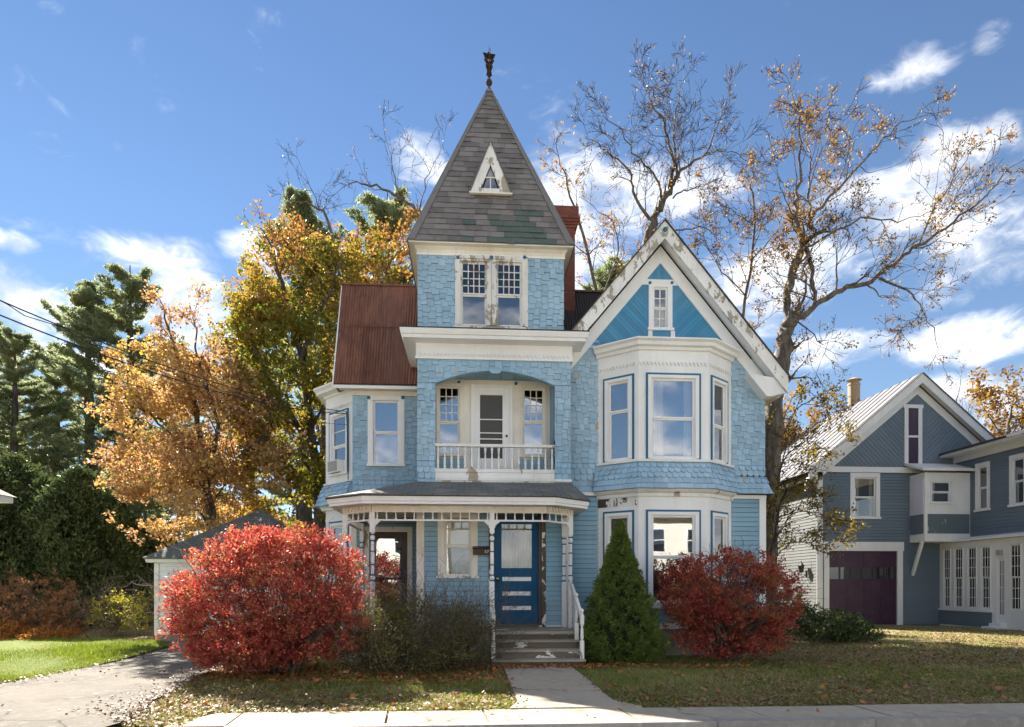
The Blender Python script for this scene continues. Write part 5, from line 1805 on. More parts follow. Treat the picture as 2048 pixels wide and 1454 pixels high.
wins = [(pu[0], pu[1]), (pu[2], pu[3]), (pu[4], pu[5]), (pu[6], pu[7])]
gp = [(a + .03, b - .0, pz0 + .12, pz1 - .25) for a, b in wins]
dpp = (fpix(FP, 1993), fpix(FP, 2011), .25, fz(FP, fpix(FP, 2002), 1116))
gp2 = (fpix(FP, 2020), fpix(FP, 2042), pz0 + .12, pz1 - .25)
wall_cells(pm, FP, .0, lenE, -.05, pz1, [*gp, dpp, gp2])
pm.fbox(FP, .0, .1, -.62, -.12, -.05, pz1)
pm.obj('porch_wall', M_NBW, nbh)
MB().fbox(FP, .05, dpp[0] - .2, .0, .03, .05, pz0 - .02).obj('porch_base_panel', M_NB, nbh)
MB().fbox(FP, -.0, dpp[0] - .12, .0, .07, pz0 - .02, pz0 + .05).obj('porch_sill', M_NBW, nbh)
MB().prism([FP.p(-.1, .2, pz1 + .003), FP.p(lenE, .2, pz1 + .003), FP.p(lenE, -.62, pz1 + .14), FP.p(-.1, -.62, pz1 + .14)],
           [FP.p(-.1, .2, pz1 + .08), FP.p(lenE, .2, pz1 + .08), FP.p(lenE, -.62, pz1 + .22), FP.p(-.1, -.62, pz1 + .22)]).obj('porch_roof', M_NBW, nbh)
for g_ in (*gp, gp2):
    window(FP, nbh, g_, cas=.02, top=.02, sill=.0, up=(3, 3), lo=(3, 3), sash_w=.03, mat=M_NBW, glassm=M_GLASSN, depth=.35)
pd = MB()
cols_, rows_ = 3, 4
du0, du1, dz0_, dz1_ = dpp
pd.fbox(FP, du0, du0 + .1, -.08, -.03, dz0_, dz1_).fbox(FP, du1 - .1, du1, -.08, -.03, dz0_, dz1_).fbox(FP, du0 + .1, du1 - .1, -.08, -.03, dz1_ - .1, dz1_).fbox(FP, du0 + .1, du1 - .1, -.08, -.03, dz0_, dz0_ + .3)
gx0, gx1, gz0, gz1 = du0 + .1, du1 - .1, dz0_ + .3, dz1_ - .1
for k in range(1, cols_):
    x = gx0 + (gx1 - gx0) * k / cols_
    pd.fbox(FP, x - .012, x + .012, -.07, -.04, gz0, gz1)
for k in range(1, rows_):
    z = gz0 + (gz1 - gz0) * k / rows_
    pd.fbox(FP, gx0, gx1, -.068, -.042, z - .012, z + .012)
pdo = pd.obj('porch_door', M_NBW, nbh)
for i in range(cols_):
    for j in range(rows_):
        MB().fbox(FP, gx0 + (gx1 - gx0) * i / cols_, gx0 + (gx1 - gx0) * (i + 1) / cols_, -.058, -.054, gz0 + (gz1 - gz0) * j / rows_, gz0 + (gz1 - gz0) * (j + 1) / rows_).obj('pane', M_GLASSN, pdo)
MB().fbox(FP, du0 - .1, du1 + .1, .0, .5, -.02, .12).fbox(FP, du0 - .05, du1 + .05, .0, .25, .12, .24).obj('porch_step', M_NBW, nbh)
MB().fbox(FP, (du0 + du1) / 2 - .09, (du0 + du1) / 2 + .09, .0, .12, dz1_ + .1, dz1_ + .28).obj('porch_light', M_PLASTIC, nbh)
# flue on the barn roof
YFp = 29.0
fx = U(1708, YFp)
fz0 = V(1708, 830, YFp)
MB().lathe((fx, YFp, fz0), [(.26, 0), (.26, V(1708, 772, YFp) - fz0), (.28, V(1708, 771, YFp) - fz0), (.28, V(1708, 768, YFp) - fz0), (.22, V(1708, 766, YFp) - fz0), (.22, V(1708, 763, YFp) - fz0), (.34, V(1708, 761, YFp) - fz0), (.05, V(1708, 755, YFp) - fz0)], 14).obj('flue', plain('tan_flue', (.36, .26, .15), rough=.7, vary=.3), nbh)
MB().box(fx - .32, fx + .32, YFp - .3, YFp + .4, fz0 - 2.5, V(1708, 812, YFp)).obj('flue_base', M_TAR, nbh)
MB().box(fx + .35, fx + .95, YFp + .3, YFp + .8, fz0 - 2.5, V(1730, 797, YFp)).obj('brick_stack', M_BRICK, nbh)

# gutter and downpipe on the barn corner
MB().fbox(FN, NX0 - .28, NX0 - .20, -12.0, .30, NEZ - .42, NEZ - .30).obj('gutter', M_NBW, nbh)
MB().tube([FN.p(NX0 - .24, .1, NEZ - .42), FN.p(NX0 - .06, .09, NEZ - .8), FN.p(NX0 - .06, .09, .15), FN.p(NX0 - .12, .25, .05)], .045, 7).obj('downpipe', M_NBW, nbh)
MB().tube([FN.p(NX1 - .25, .03, .0), FN.p(NX1 - .25, .03, 2.2)], .02, 6).obj('conduit', M_PLASTIC, nbh)
MB().fbox(FN, NX1 - .42, NX1 - .12, .0, .12, 1.35, 1.8).obj('meter_box', M_PLASTIC, nbh)

# lantern on the side wall of the neighbour
lu = fpix(FNL, 1613)
lz = fz(FNL, lu, 1148)
lan = thing('wall_lantern', 'black carriage lantern on the pale side wall of the slate blue house', 'lantern', FNL.p(lu, .05, lz))
MB().fbox(FNL, lu - .05, lu + .05, .02, .05, lz - .1, lz + .15).obj('back_plate', M_WIRE, lan)
p_ = FNL.p(lu, .22, lz)
MB().lathe((p_[0], p_[1], lz + .05), [(.04, 0), (.09, .02), (.13, .28), (.14, .3), (.1, .34), (.03, .42), (.02, .48)], 6).obj('lamp_body', M_WIRE, lan)
MB().lathe((p_[0], p_[1], lz + .08), [(.085, 0), (.118, .2)], 6).obj('lamp_glass', M_GLASSD, lan)
MB().tube([FNL.p(lu, .04, lz - .02), FNL.p(lu, .15, lz - .12), FNL.p(lu, .24, lz - .06), p_[:2] + (lz + .06,)], .018, 6).obj('arm', M_WIRE, lan)

# ------------------------------------------------------------------ small white garage behind the red bush
YGA = 17.9
gar = thing('garage', 'white garage with mossy hip roof half hidden behind the large red bush', 'garage', (U(420, YGA), YGA, 0))
ga0 = U(310, YGA)
gax = U(520, YGA + 2.6)
ga1 = gax + (gax - ga0)
gez = V(310, 1125, YGA)
FGA = Fr(0, YGA)
gmb = MB().box(ga0, ga1, YGA, YGA + 5.2, .25, gez)
gmb.obj('wall', M_NBW, gar)
MB().box(ga0 + .02, ga1 - .02, YGA + .02, YGA + 5.18, 0, .25).obj('foundation', M_STONE, gar)
gcl = MB()
clapboards(FGA, ga0 + .12, ga1, .3, gez, None, None, pitch=.12, own=False, rest=gcl)
gcl.obj('siding', M_WHITE, gar, kind='stuff')
MB().fbox(FGA, ga0 - .01, ga0 + .11, .0, .03, .26, gez - .02).obj('corner_board', M_WORN, gar)
MB().fbox(FGA, ga0 + .35, ga0 + 2.9, .018, .05, .27, gez - .25).obj('garage_door', M_WORN, gar)
gpth = [(ga0, YGA + 5.2), (ga0, YGA), (ga1, YGA), (ga1, YGA + 5.2)]
MB().sweep(gpth, [(.0, gez - .0), (.16, gez + .0), (.18, gez + .09), (.0, gez + .09)]).obj('eaves', M_WHITE, gar)
gtz = V(520, 1020, YGA + 2.6)
e = .22
q_ = [(ga0 - e, YGA - e, gez + .092), (ga1 + e, YGA - e, gez + .092), (ga1 + e, YGA + 5.2 + e, gez + .092), (ga0 - e, YGA + 5.2 + e, gez + .092)]
MB().add(q_ + [(gax - .05, YGA + 2.6, gtz), (gax + .05, YGA + 2.6, gtz)] + [(x, y, z + .04) for x, y, z in q_],
         [(6, 7, 5, 4), (7, 8, 5), (8, 9, 4, 5), (9, 6, 4), (3, 2, 1, 0), (0, 1, 7, 6), (1, 2, 8, 7), (2, 3, 9, 8), (3, 0, 6, 9)]).obj('roof', M_GARROOF, gar)

# ------------------------------------------------------------------ corner of a white house at the edge of the view
YL = 9.0
lx = U(-24, 15.5)
lez = V(10, 1003, 15.5)
lh = thing('white_house', 'corner of a white house with brown roof at the edge beside the green lawn', 'house', (lx - 4, YL, 0))
MB().box(lx - 8, lx, YL, YL + 6.5, 0, lez).obj('wall', M_NBW, lh)
MB().fbox(Fr(0, YL), lx - .12, lx + .015, .0, .03, 0, lez).obj('corner_board', M_WHITE, lh)
MB().box(lx - 8.3, lx + .33, YL - .3, YL + 6.83, lez, lez + .14).obj('eaves', M_WHITE, lh)
ez = lez + .143
MB().add([(lx - 8.4, YL - .4, ez), (lx + .38, YL - .4, ez), (lx + .38, YL + 6.9, ez), (lx - 8.4, YL + 6.9, ez), (lx - 4, YL + 2.6, ez + 2.6), (lx - 4, YL + 4.4, ez + 2.6)],
         [(0, 1, 4), (1, 2, 5, 4), (2, 3, 5), (3, 0, 4, 5), (3, 2, 1, 0)]).obj('roof', M_BROWNROOF, lh)

# ------------------------------------------------------------------ houses across the street (two of them seen mirrored in the windows)
M_ACROSS = paint('cream_siding_across', (.78, .76, .68), vary=.06, dirt=.05)


def across(name, label, x0, x1, y0, y1, h, mat):
    t_ = thing(name, label, 'house', ((x0 + x1) / 2, y1, 0))
    F_ = Fr(x1, y1, -1, 0)
    L_ = x1 - x0
    MB().box(x0, x1, y0, y1, -.05, h).prism([(x0, y0, h), (x0, y1, h), (x0, (y0 + y1) / 2, h + 2.6)], [(x1, y0, h), (x1, y1, h), (x1, (y0 + y1) / 2, h + 2.6)]).obj('wall', mat, t_)
    s_ = MB()
    clapboards(F_, 0, L_, .4, h, None, None, pitch=.14, own=False, rest=s_)
    s_.obj('siding', mat, t_, kind='stuff')
    for s in (0, 1):
        ye, yr = (y1 + .4, (y0 + y1) / 2) if s else (y0 - .4, (y0 + y1) / 2)
        MB().prism([(x0 - .3, ye, h - .2), (x1 + .3, ye, h - .2), (x1 + .3, yr, h + 2.8), (x0 - .3, yr, h + 2.8)],
                   [(x0 - .3, ye, h - .1), (x1 + .3, ye, h - .1), (x1 + .3, yr, h + 2.9), (x0 - .3, yr, h + 2.9)]).obj('roof', M_GARROOF, t_)
    nwn = int(L_ / 2.2)
    for z in (1.1, 3.9):
        for k in range(nwn):
            u = L_ * (k + .5) / nwn
            w_ = MB().fbox(F_, u - .55, u + .55, .0, .05, z - .12, z + 1.65).obj('window', M_WHITE, t_)
            for j in (0, 1):
                MB().fbox(F_, u - .42, u + .42, .05, .056, z + .8 * j, z + .8 * j + .74).obj('pane', M_GLASSD, w_)
    MB().fbox(F_, 0, .15, .0, .04, 0, h).fbox(F_, L_ - .15, L_, .0, .04, 0, h).obj('corner_board', M_WHITE, t_)
    return t_


across('house_across', 'white clapboard house across the street, mirrored in the storm door', -11, -1.5, -23, -15, 6.2, M_ACROSS)
across('house_across', 'cream clapboard house across the street, mirrored in the lower bay window', 9, 19.5, -24, -15, 6.4, M_ACROSS)
across('house_across', 'unseen white clapboard house added at the far left opposite for bounce light', -27, -15, -24, -15, 6.4, M_ACROSS)  # this and the next: unseen, added to bounce light onto the front
across('house_across', 'unseen white clapboard house added at the far right opposite for bounce light', 24, 36, -24, -15, 6.4, M_ACROSS)
for w_ in [o for o in bpy.data.objects if o.name.startswith('house_across') and o.parent is None]:
    w_['group'] = 'houses across the street'

# ------------------------------------------------------------------ service wires to the house
def wire(label, a, b, sag, r=.014, name='utility_wire', wob=0.0, ph=0.0):
    pts = []
    n = 36
    for i in range(n + 1):
        t = i / n
        p = [a[k] + (b[k] - a[k]) * t for k in range(3)]
        p[2] -= sag * 4 * t * (1 - t)
        if wob:
            p[0] += wob * math.sin(t * 60 + ph)
            p[2] += wob * math.cos(t * 60 + ph)
        pts.append(p)
    o = MB().tube(pts, r, 5).obj(name, M_WIRE)
    return tag(o, label, 'wire', 'service wires to the left wing')


hook = FS.p(fpix(FS, 697), .06, fz(FS, .9, 826))
hook2 = FS.p(fpix(FS, 697), .05, fz(FS, .9, 852))
wire('upper black service wire running to the left wing corner', P3(-30, 588, 8.0), hook, .25, .009)
wire('twisted companion of the upper service wire', P3(-30, 590, 8.0), (hook[0], hook[1], hook[2] - .03), .32, .006, wob=.03)
wire('middle black service wire meeting the others at the side bay', P3(-30, 618, 8.3), (hook[0], hook[1], hook[2] - .06), .28, .010)
wire('thin lowest wire crossing the orange maple', P3(-30, 680, 9.0), hook2, .22, .005)
dn = MB().tube([hook, (hook[0] + .02, hook[1] - .02, hook[2] - .3), FS.p(fpix(FS, 699), .05, fz(FS, .9, 900)), FS.p(fpix(FS, 700), .05, fz(FS, .9, 985))], .014, 5).obj('service_cable', M_WIRE)
tag(dn, 'vertical service cable down the corner of the left wing', 'cable')


# ------------------------------------------------------------------ vegetation
def unit(v):
    return v / np.maximum(np.linalg.norm(v, axis=-1, keepdims=True), 1e-9)


def leaf_arrays(c, size, aspect=.6, axis=None, spread=1.0, jitter=.55):
    """one four-cornered leaf at every point of c; axis = preferred direction of the midrib"""
    c = np.asarray(c, float)
    n = len(c)
    a = rng.normal(size=(n, 3))
    if axis is not None:
        a = unit(np.asarray(axis, float)) + a * spread
    a = unit(a)
    b = unit(np.cross(a, rng.normal(size=(n, 3))))
    s = size * (1 + jitter * rng.uniform(-1, 1, (n, 1)))
    nn = np.cross(a, b)
    v = np.stack([c - a * s * .5, c + b * s * aspect * .5 + nn * s * .08, c + a * s * .5, c - b * s * aspect * .5 + nn * s * .08], 1)
    return v.reshape(-1, 3), np.arange(4 * n).reshape(n, 4)


def crown_obj(name, pts, size, mat, parent, **kw):
    v, f = leaf_arrays(pts, size, **kw)
    return link(name, np_mesh(name, v, f), mat, parent)


class Tubes:
    def __init__(s, sides=5):
        s.v, s.f, s.n, s.k = [], [], 0, sides

    def add(s, pts, rad):
        pts = np.asarray(pts, float)
        m, k = len(pts), s.k
        d = unit(np.gradient(pts, axis=0))
        x = unit(np.cross(d, np.array([.13, .31, 1.0])))
        y = np.cross(d, x)
        t = np.arange(k) * 2 * np.pi / k
        r = np.asarray(rad, float).reshape(-1, 1, 1) * np.ones((m, 1, 1))
        v = pts[:, None] + r * (np.cos(t)[None, :, None] * x[:, None] + np.sin(t)[None, :, None] * y[:, None])
        s.v.append(v.reshape(-1, 3))
        i = np.arange(m - 1)[:, None] * k
        j = np.arange(k)[None]
        s.f.append(np.stack([i + j, i + (j + 1) % k, i + k + (j + 1) % k, i + k + j], -1).reshape(-1, 4) + s.n)
        s.n += m * k

    def obj(s, name, mat, parent, **p):
        return link(name, np_mesh(name, np.concatenate(s.v), np.concatenate(s.f), True), mat, parent, **p)


def bark(name, c0, c1):
    m, t, out = new_mat(name)
    g = t.n('ShaderNodeNewGeometry')
    pos = g.outputs['Position']
    n = t.noise(t.vmath('MULTIPLY', pos, (9, 9, 1.8)), 1.0, 6.0, .65)
    c = t.mix(t.ss(n, .35, .65), c0, c1)
    bp = t.n('ShaderNodeBump', Strength=.9, Distance=.03, Height=n)
    b = t.n('ShaderNodeBsdfPrincipled', Base_Color=c, Roughness=.9, Normal=bp)
    t.t.links.new(b.outputs[0], out.inputs[0])
    return m


M_BARK = bark('grey_bark', (.075, .062, .05), (.19, .16, .13))
M_BARKD = bark('dark_bark', (.045, .036, .03), (.12, .10, .085))
M_TWIG = plain('twig_brown', (.125, .098, .075), rough=.85, vary=.4)

M_TWIGD = plain('dark_twig', (.045, .036, .03), rough=.95, vary=.4, spec=.1)


def rot_about(d, ang):
    """random direction at angle ang from d"""
    d = np.asarray(d, float)
    x = np.cross(d, rng.normal(size=3))
    x /= np.linalg.norm(x) + 1e-9
    return d * math.cos(ang) + x * math.sin(ang)


def grow(tb, p, d, L, r, lvl, tips, up=.05, wander=.16, kids=(3, 5), ang=(28, 58), shrink=(.5, .75), minr=.004, twig=None):
    """limb that bends and forks; the last level leaves its points in tips"""
    seg = max(4, int(3 + lvl * 1.5))
    pts = [np.array(p, float)]
    d = np.asarray(d, float)
    dirs = [d]
    for i in range(seg):
        d = d + rng.normal(size=3) * wander + np.array([0, 0, up])
        d = d / np.linalg.norm(d)
        pts.append(pts[-1] + d * (L / seg))
        dirs.append(d)
    rad = np.linspace(r, max(r * .38, minr), seg + 1)
    (tb if (lvl > 1 or twig is None) else twig).add(pts, rad)
    if lvl <= 0:
        for q, dd in zip(pts[1:], dirs[1:]):
            tips.append((q, dd))
        return
    nk = rng.integers(kids[0], kids[1] + 1)
    for k in range(nk):
        f = rng.uniform(.25, 1.0) if k < nk - 1 else 1.0
        x = f * seg
        i = min(int(x), seg - 1)
        q = pts[i] + (pts[i + 1] - pts[i]) * (x - i)
        dd = rot_about(dirs[i], R(rng.uniform(*ang)) * (.55 if f == 1.0 else 1))
        grow(tb, q, dd, L * rng.uniform(*shrink), max(minr, np.interp(f * seg, range(seg + 1), rad) * .62), lvl - 1, tips, up, wander, kids, ang, shrink, minr, twig)


def limb(tb, px_pts, Y, r0, r1, yj=.0, spawn=None, tips=None, twig=None, every=.5, **kw):
    """limb through measured points at depth Y (drifting by yj), with side limbs grown from it"""
    n = len(px_pts)
    P = np.array([P3(x, y, Y + yj * i / max(1, n - 1)) for i, (x, y) in enumerate(px_pts)])
    # smooth resample
    t = np.linspace(0, n - 1, (n - 1) * 4 + 1)
    Q = np.stack([np.interp(t, range(n), P[:, k]) for k in range(3)], 1)
    Q[1:-1] = (Q[:-2] + 2 * Q[1:-1] + Q[2:]) / 4
    Q += rng.normal(size=Q.shape) * np.linspace(.02, .05, len(Q))[:, None]
    rad = np.linspace(r0, r1, len(Q))
    tb.add(Q, rad)
    if spawn:
        L = np.linalg.norm(np.diff(Q, axis=0), axis=1)
        cum = np.concatenate([[0], np.cumsum(L)])
        s = cum[-1] * spawn.get('start', .25)
        while s < cum[-1]:
            i = min(np.searchsorted(cum, s) - 1, len(Q) - 2)
            i = max(i, 0)
            d = unit(Q[i + 1] - Q[i])
            dd = rot_about(d, R(rng.uniform(30, 65)))
            dd = unit(dd + np.array([0, 0, spawn.get('lift', .15)]))
            fr = s / cum[-1]
            Ls = spawn['L'] * rng.uniform(.6, 1.2) * (1.2 - .75 * fr)
            grow(tb, Q[i], dd, Ls, max(.012, rad[i] * .42), spawn['lvl'], tips, spawn.get('up', .04), .17, spawn.get('kids', (2, 4)), (25, 60), (.5, .75), .0065, twig)
            s += every * rng.uniform(.6, 1.4)
        d = unit(Q[-1] - Q[-2])
        grow(tb, Q[-1], d, spawn['L'] * .55, r1, spawn['lvl'], tips, .03, .15, spawn.get('kids', (2, 4)), (20, 50), (.5, .75), .0065, twig)


def tip_leaves(tips, per, rad):
    if not tips:
        return np.zeros((0, 3))
    P = np.array([q for q, _ in tips])
    P = np.repeat(P, per, 0)
    return P + rng.normal(size=P.shape) * rad


def gate3(C, s, ph=0.0):
    x, y, z = C[:, 0] * s + ph, C[:, 1] * s - ph, C[:, 2] * s * 1.3
    return (np.sin(x + 1.4 * np.sin(z * .9)) + np.sin(y * 1.2 + 1.3 * np.sin(x * .8)) + np.sin(z * 1.5 + 1.1 * np.sin(y)) + .6 * np.sin(2.7 * x + 1.9 * z) + .6 * np.sin(3.1 * z - 1.7 * x)) / 4.2


def clumps(ells, n_clump, per, rad, shell=.55, flat=.7, gate=None, out=0.0):
    """leaf points in clumps spread through a set of ellipsoids (cx, cy, cz, rx, ry, rz)"""
    E = np.array(ells, float)
    w = (E[:, 3] * E[:, 4] * E[:, 5]) ** .8
    k = rng.choice(len(E), n_clump, p=w / w.sum())
    d = unit(rng.normal(size=(n_clump, 3)))
    r = rng.uniform(shell ** 3, 1.0, (n_clump, 1)) ** (1 / 3) * rng.uniform(.82, 1.08, (n_clump, 1))
    r = np.where(rng.uniform(0, 1, (n_clump, 1)) < out, r * rng.uniform(1.05, 1.28, (n_clump, 1)), r)
    C = E[k, :3] + d * r * E[k, 3:]
    if gate:
        C = C[gate3(C, gate[0]) > gate[1]]
        n_clump = len(C)
    R_ = rad * rng.uniform(.6, 1.4, (n_clump, 1, 1))
    P = C[:, None] + unit(rng.normal(size=(n_clump, per, 3))) * rng.uniform(0, 1, (n_clump, per, 1)) ** .5 * R_ * np.array([1, 1, flat])
    return P.reshape(-1, 3), C


# ---------- leaf colours
L_RED = leafy('scarlet_leaves', [(0, (.17, .035, .03)), (.26, (.38, .07, .058)), (.52, (.52, .13, .11)), (.72, (.48, .21, .12)), (.87, (.38, .26, .09)), (1, (.15, .15, .04))], .40, 2.2, mixn=.42)
L_RED2 = leafy('dark_crimson_leaves', [(0, (.14, .026, .026)), (.3, (.30, .055, .05)), (.54, (.43, .10, .075)), (.74, (.42, .19, .085)), (.88, (.31, .21, .07)), (1, (.13, .14, .04))], .4, 2.0, mixn=.5)
L_ORANGE = leafy('orange_maple_leaves', [(0, (.206, .103, .052)), (.22, (.378, .206, .103)), (.45, (.482, .301, .155)), (.7, (.482, .344, .112)), (.88, (.430, .353, .086)), (1, (.232, .232, .052))], .40, .42, mixn=.55)
L_GREEN = leafy('turning_green_leaves', [(0, (.044, .066, .013)), (.3, (.097, .123, .022)), (.52, (.211, .194, .035)), (.72, (.352, .246, .062)), (.9, (.370, .194, .062)), (1, (.220, .097, .035))], .5, .22, mixn=.6)
L_RUSTY = leafy('rusty_brown_leaves', [(0, (.15, .075, .03)), (.4, (.27, .14, .05)), (.75, (.37, .22, .08)), (1, (.33, .25, .09))], .45, .5, mixn=.4)
L_OAK = leafy('oak_copper_leaves', [(0, (.085, .045, .02)), (.4, (.20, .11, .038)), (.75, (.36, .22, .065)), (1, (.42, .30, .09))], .45, .35, mixn=.55)
L_PINE = leafy('hazy_pine_needles', [(0, (.134, .168, .094)), (.5, (.228, .269, .148)), (.85, (.336, .349, .188)), (1, (.403, .336, .188))], .52, .3, mixn=.5)  # needle greens lightened, distant haze put into their colour
L_CEDAR = leafy('cedar_sprays', [(0, (.040, .061, .022)), (.6, (.096, .128, .045)), (1, (.176, .184, .072))], .2, .8, mixn=.5)
L_SPRUCE = leafy('dwarf_spruce_needles', [(0, (.068, .105, .027)), (.5, (.150, .210, .051)), (.9, (.240, .300, .083)), (1, (.315, .375, .120))], .25, 6.0, mixn=.5)
L_HEDGE = leafy('dark_shrub_leaves', [(0, (.07, .07, .028)), (.5, (.15, .145, .055)), (.82, (.25, .22, .075)), (1, (.45, .36, .08))], .35, 3.0, mixn=.35)
L_BROWN = leafy('brown_shrub_leaves', [(0, (.169, .078, .039)), (.5, (.312, .156, .078)), (1, (.468, .260, .130))], .4, .8)
L_YELL = leafy('yellow_shrub_leaves', [(0, (.168, .168, .036)), (.5, (.360, .324, .048)), (1, (.504, .456, .072))], .45, .8)
L_FERN = leafy('dead_fern_fronds', [(0, (.22, .08, .02)), (.6, (.36, .15, .04)), (1, (.42, .22, .07))], .35, 1.0)


# ---------- burning bushes
def bush(name, label, cx, cy, base, ell, n_stem, n_leaf, size, mat, lobes, axis_out=True, lvl=2, twigr=.006):
    root = thing(name, label, 'bush', (base[0], base[1], 0))
    tb, tips = Tubes(4), []
    for i in range(n_stem):
        u = unit(rng.normal(size=3))
        tgt = np.array([cx + ell[0] * u[0] * .9, cy + ell[1] * u[1] * .9, ell[3] + ell[2] * (.15 + .8 * abs(u[2]))])
        p0 = np.array([base[0] + rng.normal() * .12, base[1] + rng.normal() * .1, 0.02])
        mid = (p0 + tgt) / 2 + rng.normal(size=3) * .12 + np.array([0, 0, .12])
        Q = [p0, (p0 + mid) / 2 + np.array([0, 0, .1]), mid, (mid + tgt) / 2, tgt]
        tb.add(Q, np.linspace(.022, .006, 5))
        for k in range(5):
            f = rng.uniform(.35, 1)
            q = p0 + (tgt - p0) * f
            grow(tb, q, unit(tgt - p0 + rng.normal(size=3) * .8), rng.uniform(.3, .7), .007, 1, tips, .03, .2, (2, 3), (25, 55), (.5, .8), .003)
    tb.obj('stems', M_TWIG, root, kind='stuff')
    pts, C = clumps(lobes, n_leaf // 34, 34, .13, shell=.55, flat=.8, gate=(3.2, -.32), out=.0)
    pts = pts[pts[:, 2] > .06]
    ax = pts - np.array([cx, cy, .3])
    crown_obj('crown', pts, size, mat, root, aspect=.5, axis=ax, spread=.9)
    return root


bush('burning_bush', 'large round scarlet bush at the end of the driveway, reaching over the drive', -3.6, 11.7, (-3.35, 11.8), (1.7, 1.4, 1.3, 1.1), 46, 90000, .055, L_RED,
     [(-3.58, 11.7, 1.45, 1.62, 1.4, 1.22), (-4.42, 11.6, 1.25, .88, 1.0, .98), (-2.65, 11.65, 1.65, .82, .9, .95), (-3.5, 11.6, 2.12, 1.15, .9, .62), (-4.3, 11.4, .72, .95, .9, .52), (-3.5, 11.2, .62, 1.1, .8, .46), (-2.7, 11.4, .8, .9, .8, .55), (-4.0, 11.2, .42, .8, .6, .3)])
RX = U(1457, 13.0)
bush('burning_bush', 'darker crimson bush in front of the bay window, stems showing near the ground', RX, 13.0, (RX + .0, 13.05), (1.4, 1.0, 1.0, .9), 60, 50000, .052, L_RED2,
     [(RX, 13.0, 1.35, 1.5, 1.0, .98), (RX - .75, 12.9, 1.3, .8, .8, .85), (RX + .85, 13.0, 1.35, .75, .8, .85), (RX, 12.9, 1.75, 1.1, .8, .62), (RX + .1, 12.7, .75, 1.15, .8, .5), (RX - .2, 12.6, .5, 1.1, .7, .36), (RX + .7, 12.8, .65, .8, .7, .45)])

# ---------- dwarf spruce cone
SXc, SYc = U(1241, 12.9), 12.95
sp = thing('dwarf_spruce', 'dense dark green conical dwarf spruce beside the front steps', 'conifer', (SXc, SYc, 0))
stt = Tubes(6)
stt.add([(SXc, SYc, 0), (SXc, SYc, 1.4), (SXc, SYc, 2.8)], [.06, .04, .01])
stt.obj('trunk', M_BARKD, sp)
n = 3000
h = rng.uniform(0, 1, n) ** 1.35
zt = 2.92
th = rng.uniform(0, 2 * np.pi, n)
prof_r = np.interp(h, [0, .06, .16, .35, .6, .8, .93, 1], [.56, .71, .72, .58, .38, .21, .09, .02]) * (1 + .07 * np.sin(th * 2 + 1.0 + h * 5))
bumpr = 1 + .13 * np.sin(th * 6 + h * 26) + .12 * np.sin(th * 10 - h * 41) + rng.normal(size=n) * .07
rr_ = prof_r * bumpr * (1 - .14 * rng.uniform(0, 1, n) ** 2)
C = np.stack([SXc + rr_ * np.cos(th), SYc + rr_ * np.sin(th), .05 + h * (zt - .05)], 1)
per = 26
outd = unit(np.stack([np.cos(th), np.sin(th), np.full(n, .55)], 1))
P = np.repeat(C, per, 0) + rng.normal(size=(n * per, 3)) * .026 * (np.repeat(.6 + prof_r, per)[:, None])
crown_obj('crown', P, .06, L_SPRUCE, sp, aspect=.26, axis=np.repeat(outd, per, 0), spread=.5)
cr = MB().lathe((SXc, SYc, .03), [(.40, 0), (.56, .18), (.57, .45), (.45, 1.0), (.29, 1.7), (.15, 2.3), (.05, 2.7), (.01, 2.85)], 14).obj('shade_core', plain('spruce_shade', (.012, .018, .006), rough=1.0), sp)  # near-black filler cone, shade between the needles put into its colour

# ---------- tangled dark shrub before the porch
def tangle(name, label, lobes, base_pts, n_leaf, size, mat, n_tw, twL, cat='shrub', lvl=2, twr=.006, per=24, rad=.17, shell=.35, up=.06):
    root = thing(name, label, cat, (base_pts[0][0], base_pts[0][1], 0))
    tb, tips = Tubes(3), []
    for i in range(n_tw):
        b = base_pts[rng.integers(len(base_pts))]
        d = unit(np.array([rng.normal() * .6, rng.normal() * .5, 1.0]))
        grow(tb, (b[0] + rng.normal() * .25, b[1] + rng.normal() * .2, .02), d, twL * rng.uniform(.6, 1.25), twr * 1.4, lvl, tips, up * rng.uniform(-1, 1.2), .2, (2, 4), (25, 65), (.5, .8), .003)
    tb.obj('twigs', M_TWIG, root, kind='stuff')
    if n_leaf:
        pts, _ = clumps(lobes, max(1, n_leaf // per), per, rad, shell=shell)
        pts = pts[pts[:, 2] > .03]
        crown_obj('crown', pts, size, mat, root, aspect=.5)
    return root


tangle('tangled_shrub', 'dark tangled twiggy shrub under the porch between the scarlet bush and steps',
       [(-1.0, 12.0, .65, 1.2, .65, .75), (-1.9, 11.9, .6, .85, .6, .62), (-.2, 12.1, .55, .8, .55, .65), (-1.35, 12.0, 1.1, .7, .5, .55), (-.2, 12.2, .95, .55, .4, .42), (.1, 12.25, .6, .5, .4, .5), (-1.1, 11.6, .35, 1.3, .5, .35)],
       [(-1.9, 12.1), (-1.3, 12.1), (-.8, 12.15), (-.3, 12.2), (.05, 12.25)], 21000, .042, L_HEDGE, 210, 1.0)

# ---------- low evergreen shrub by the neighbour's drive
sx_, sy_ = U(1650, 17.5), 17.5
tangle('low_juniper', 'low spreading grey-green shrub behind the crimson bush near the purple garage door',
       [(sx_, sy_, .45, 1.3, .8, .5), (sx_ - .8, sy_, .6, .7, .7, .6), (sx_ + .9, sy_, .28, .8, .7, .32)], [(sx_, sy_), (sx_ - .6, sy_)], 14000, .07, L_CEDAR, 20, .7, lvl=1, rad=.14)


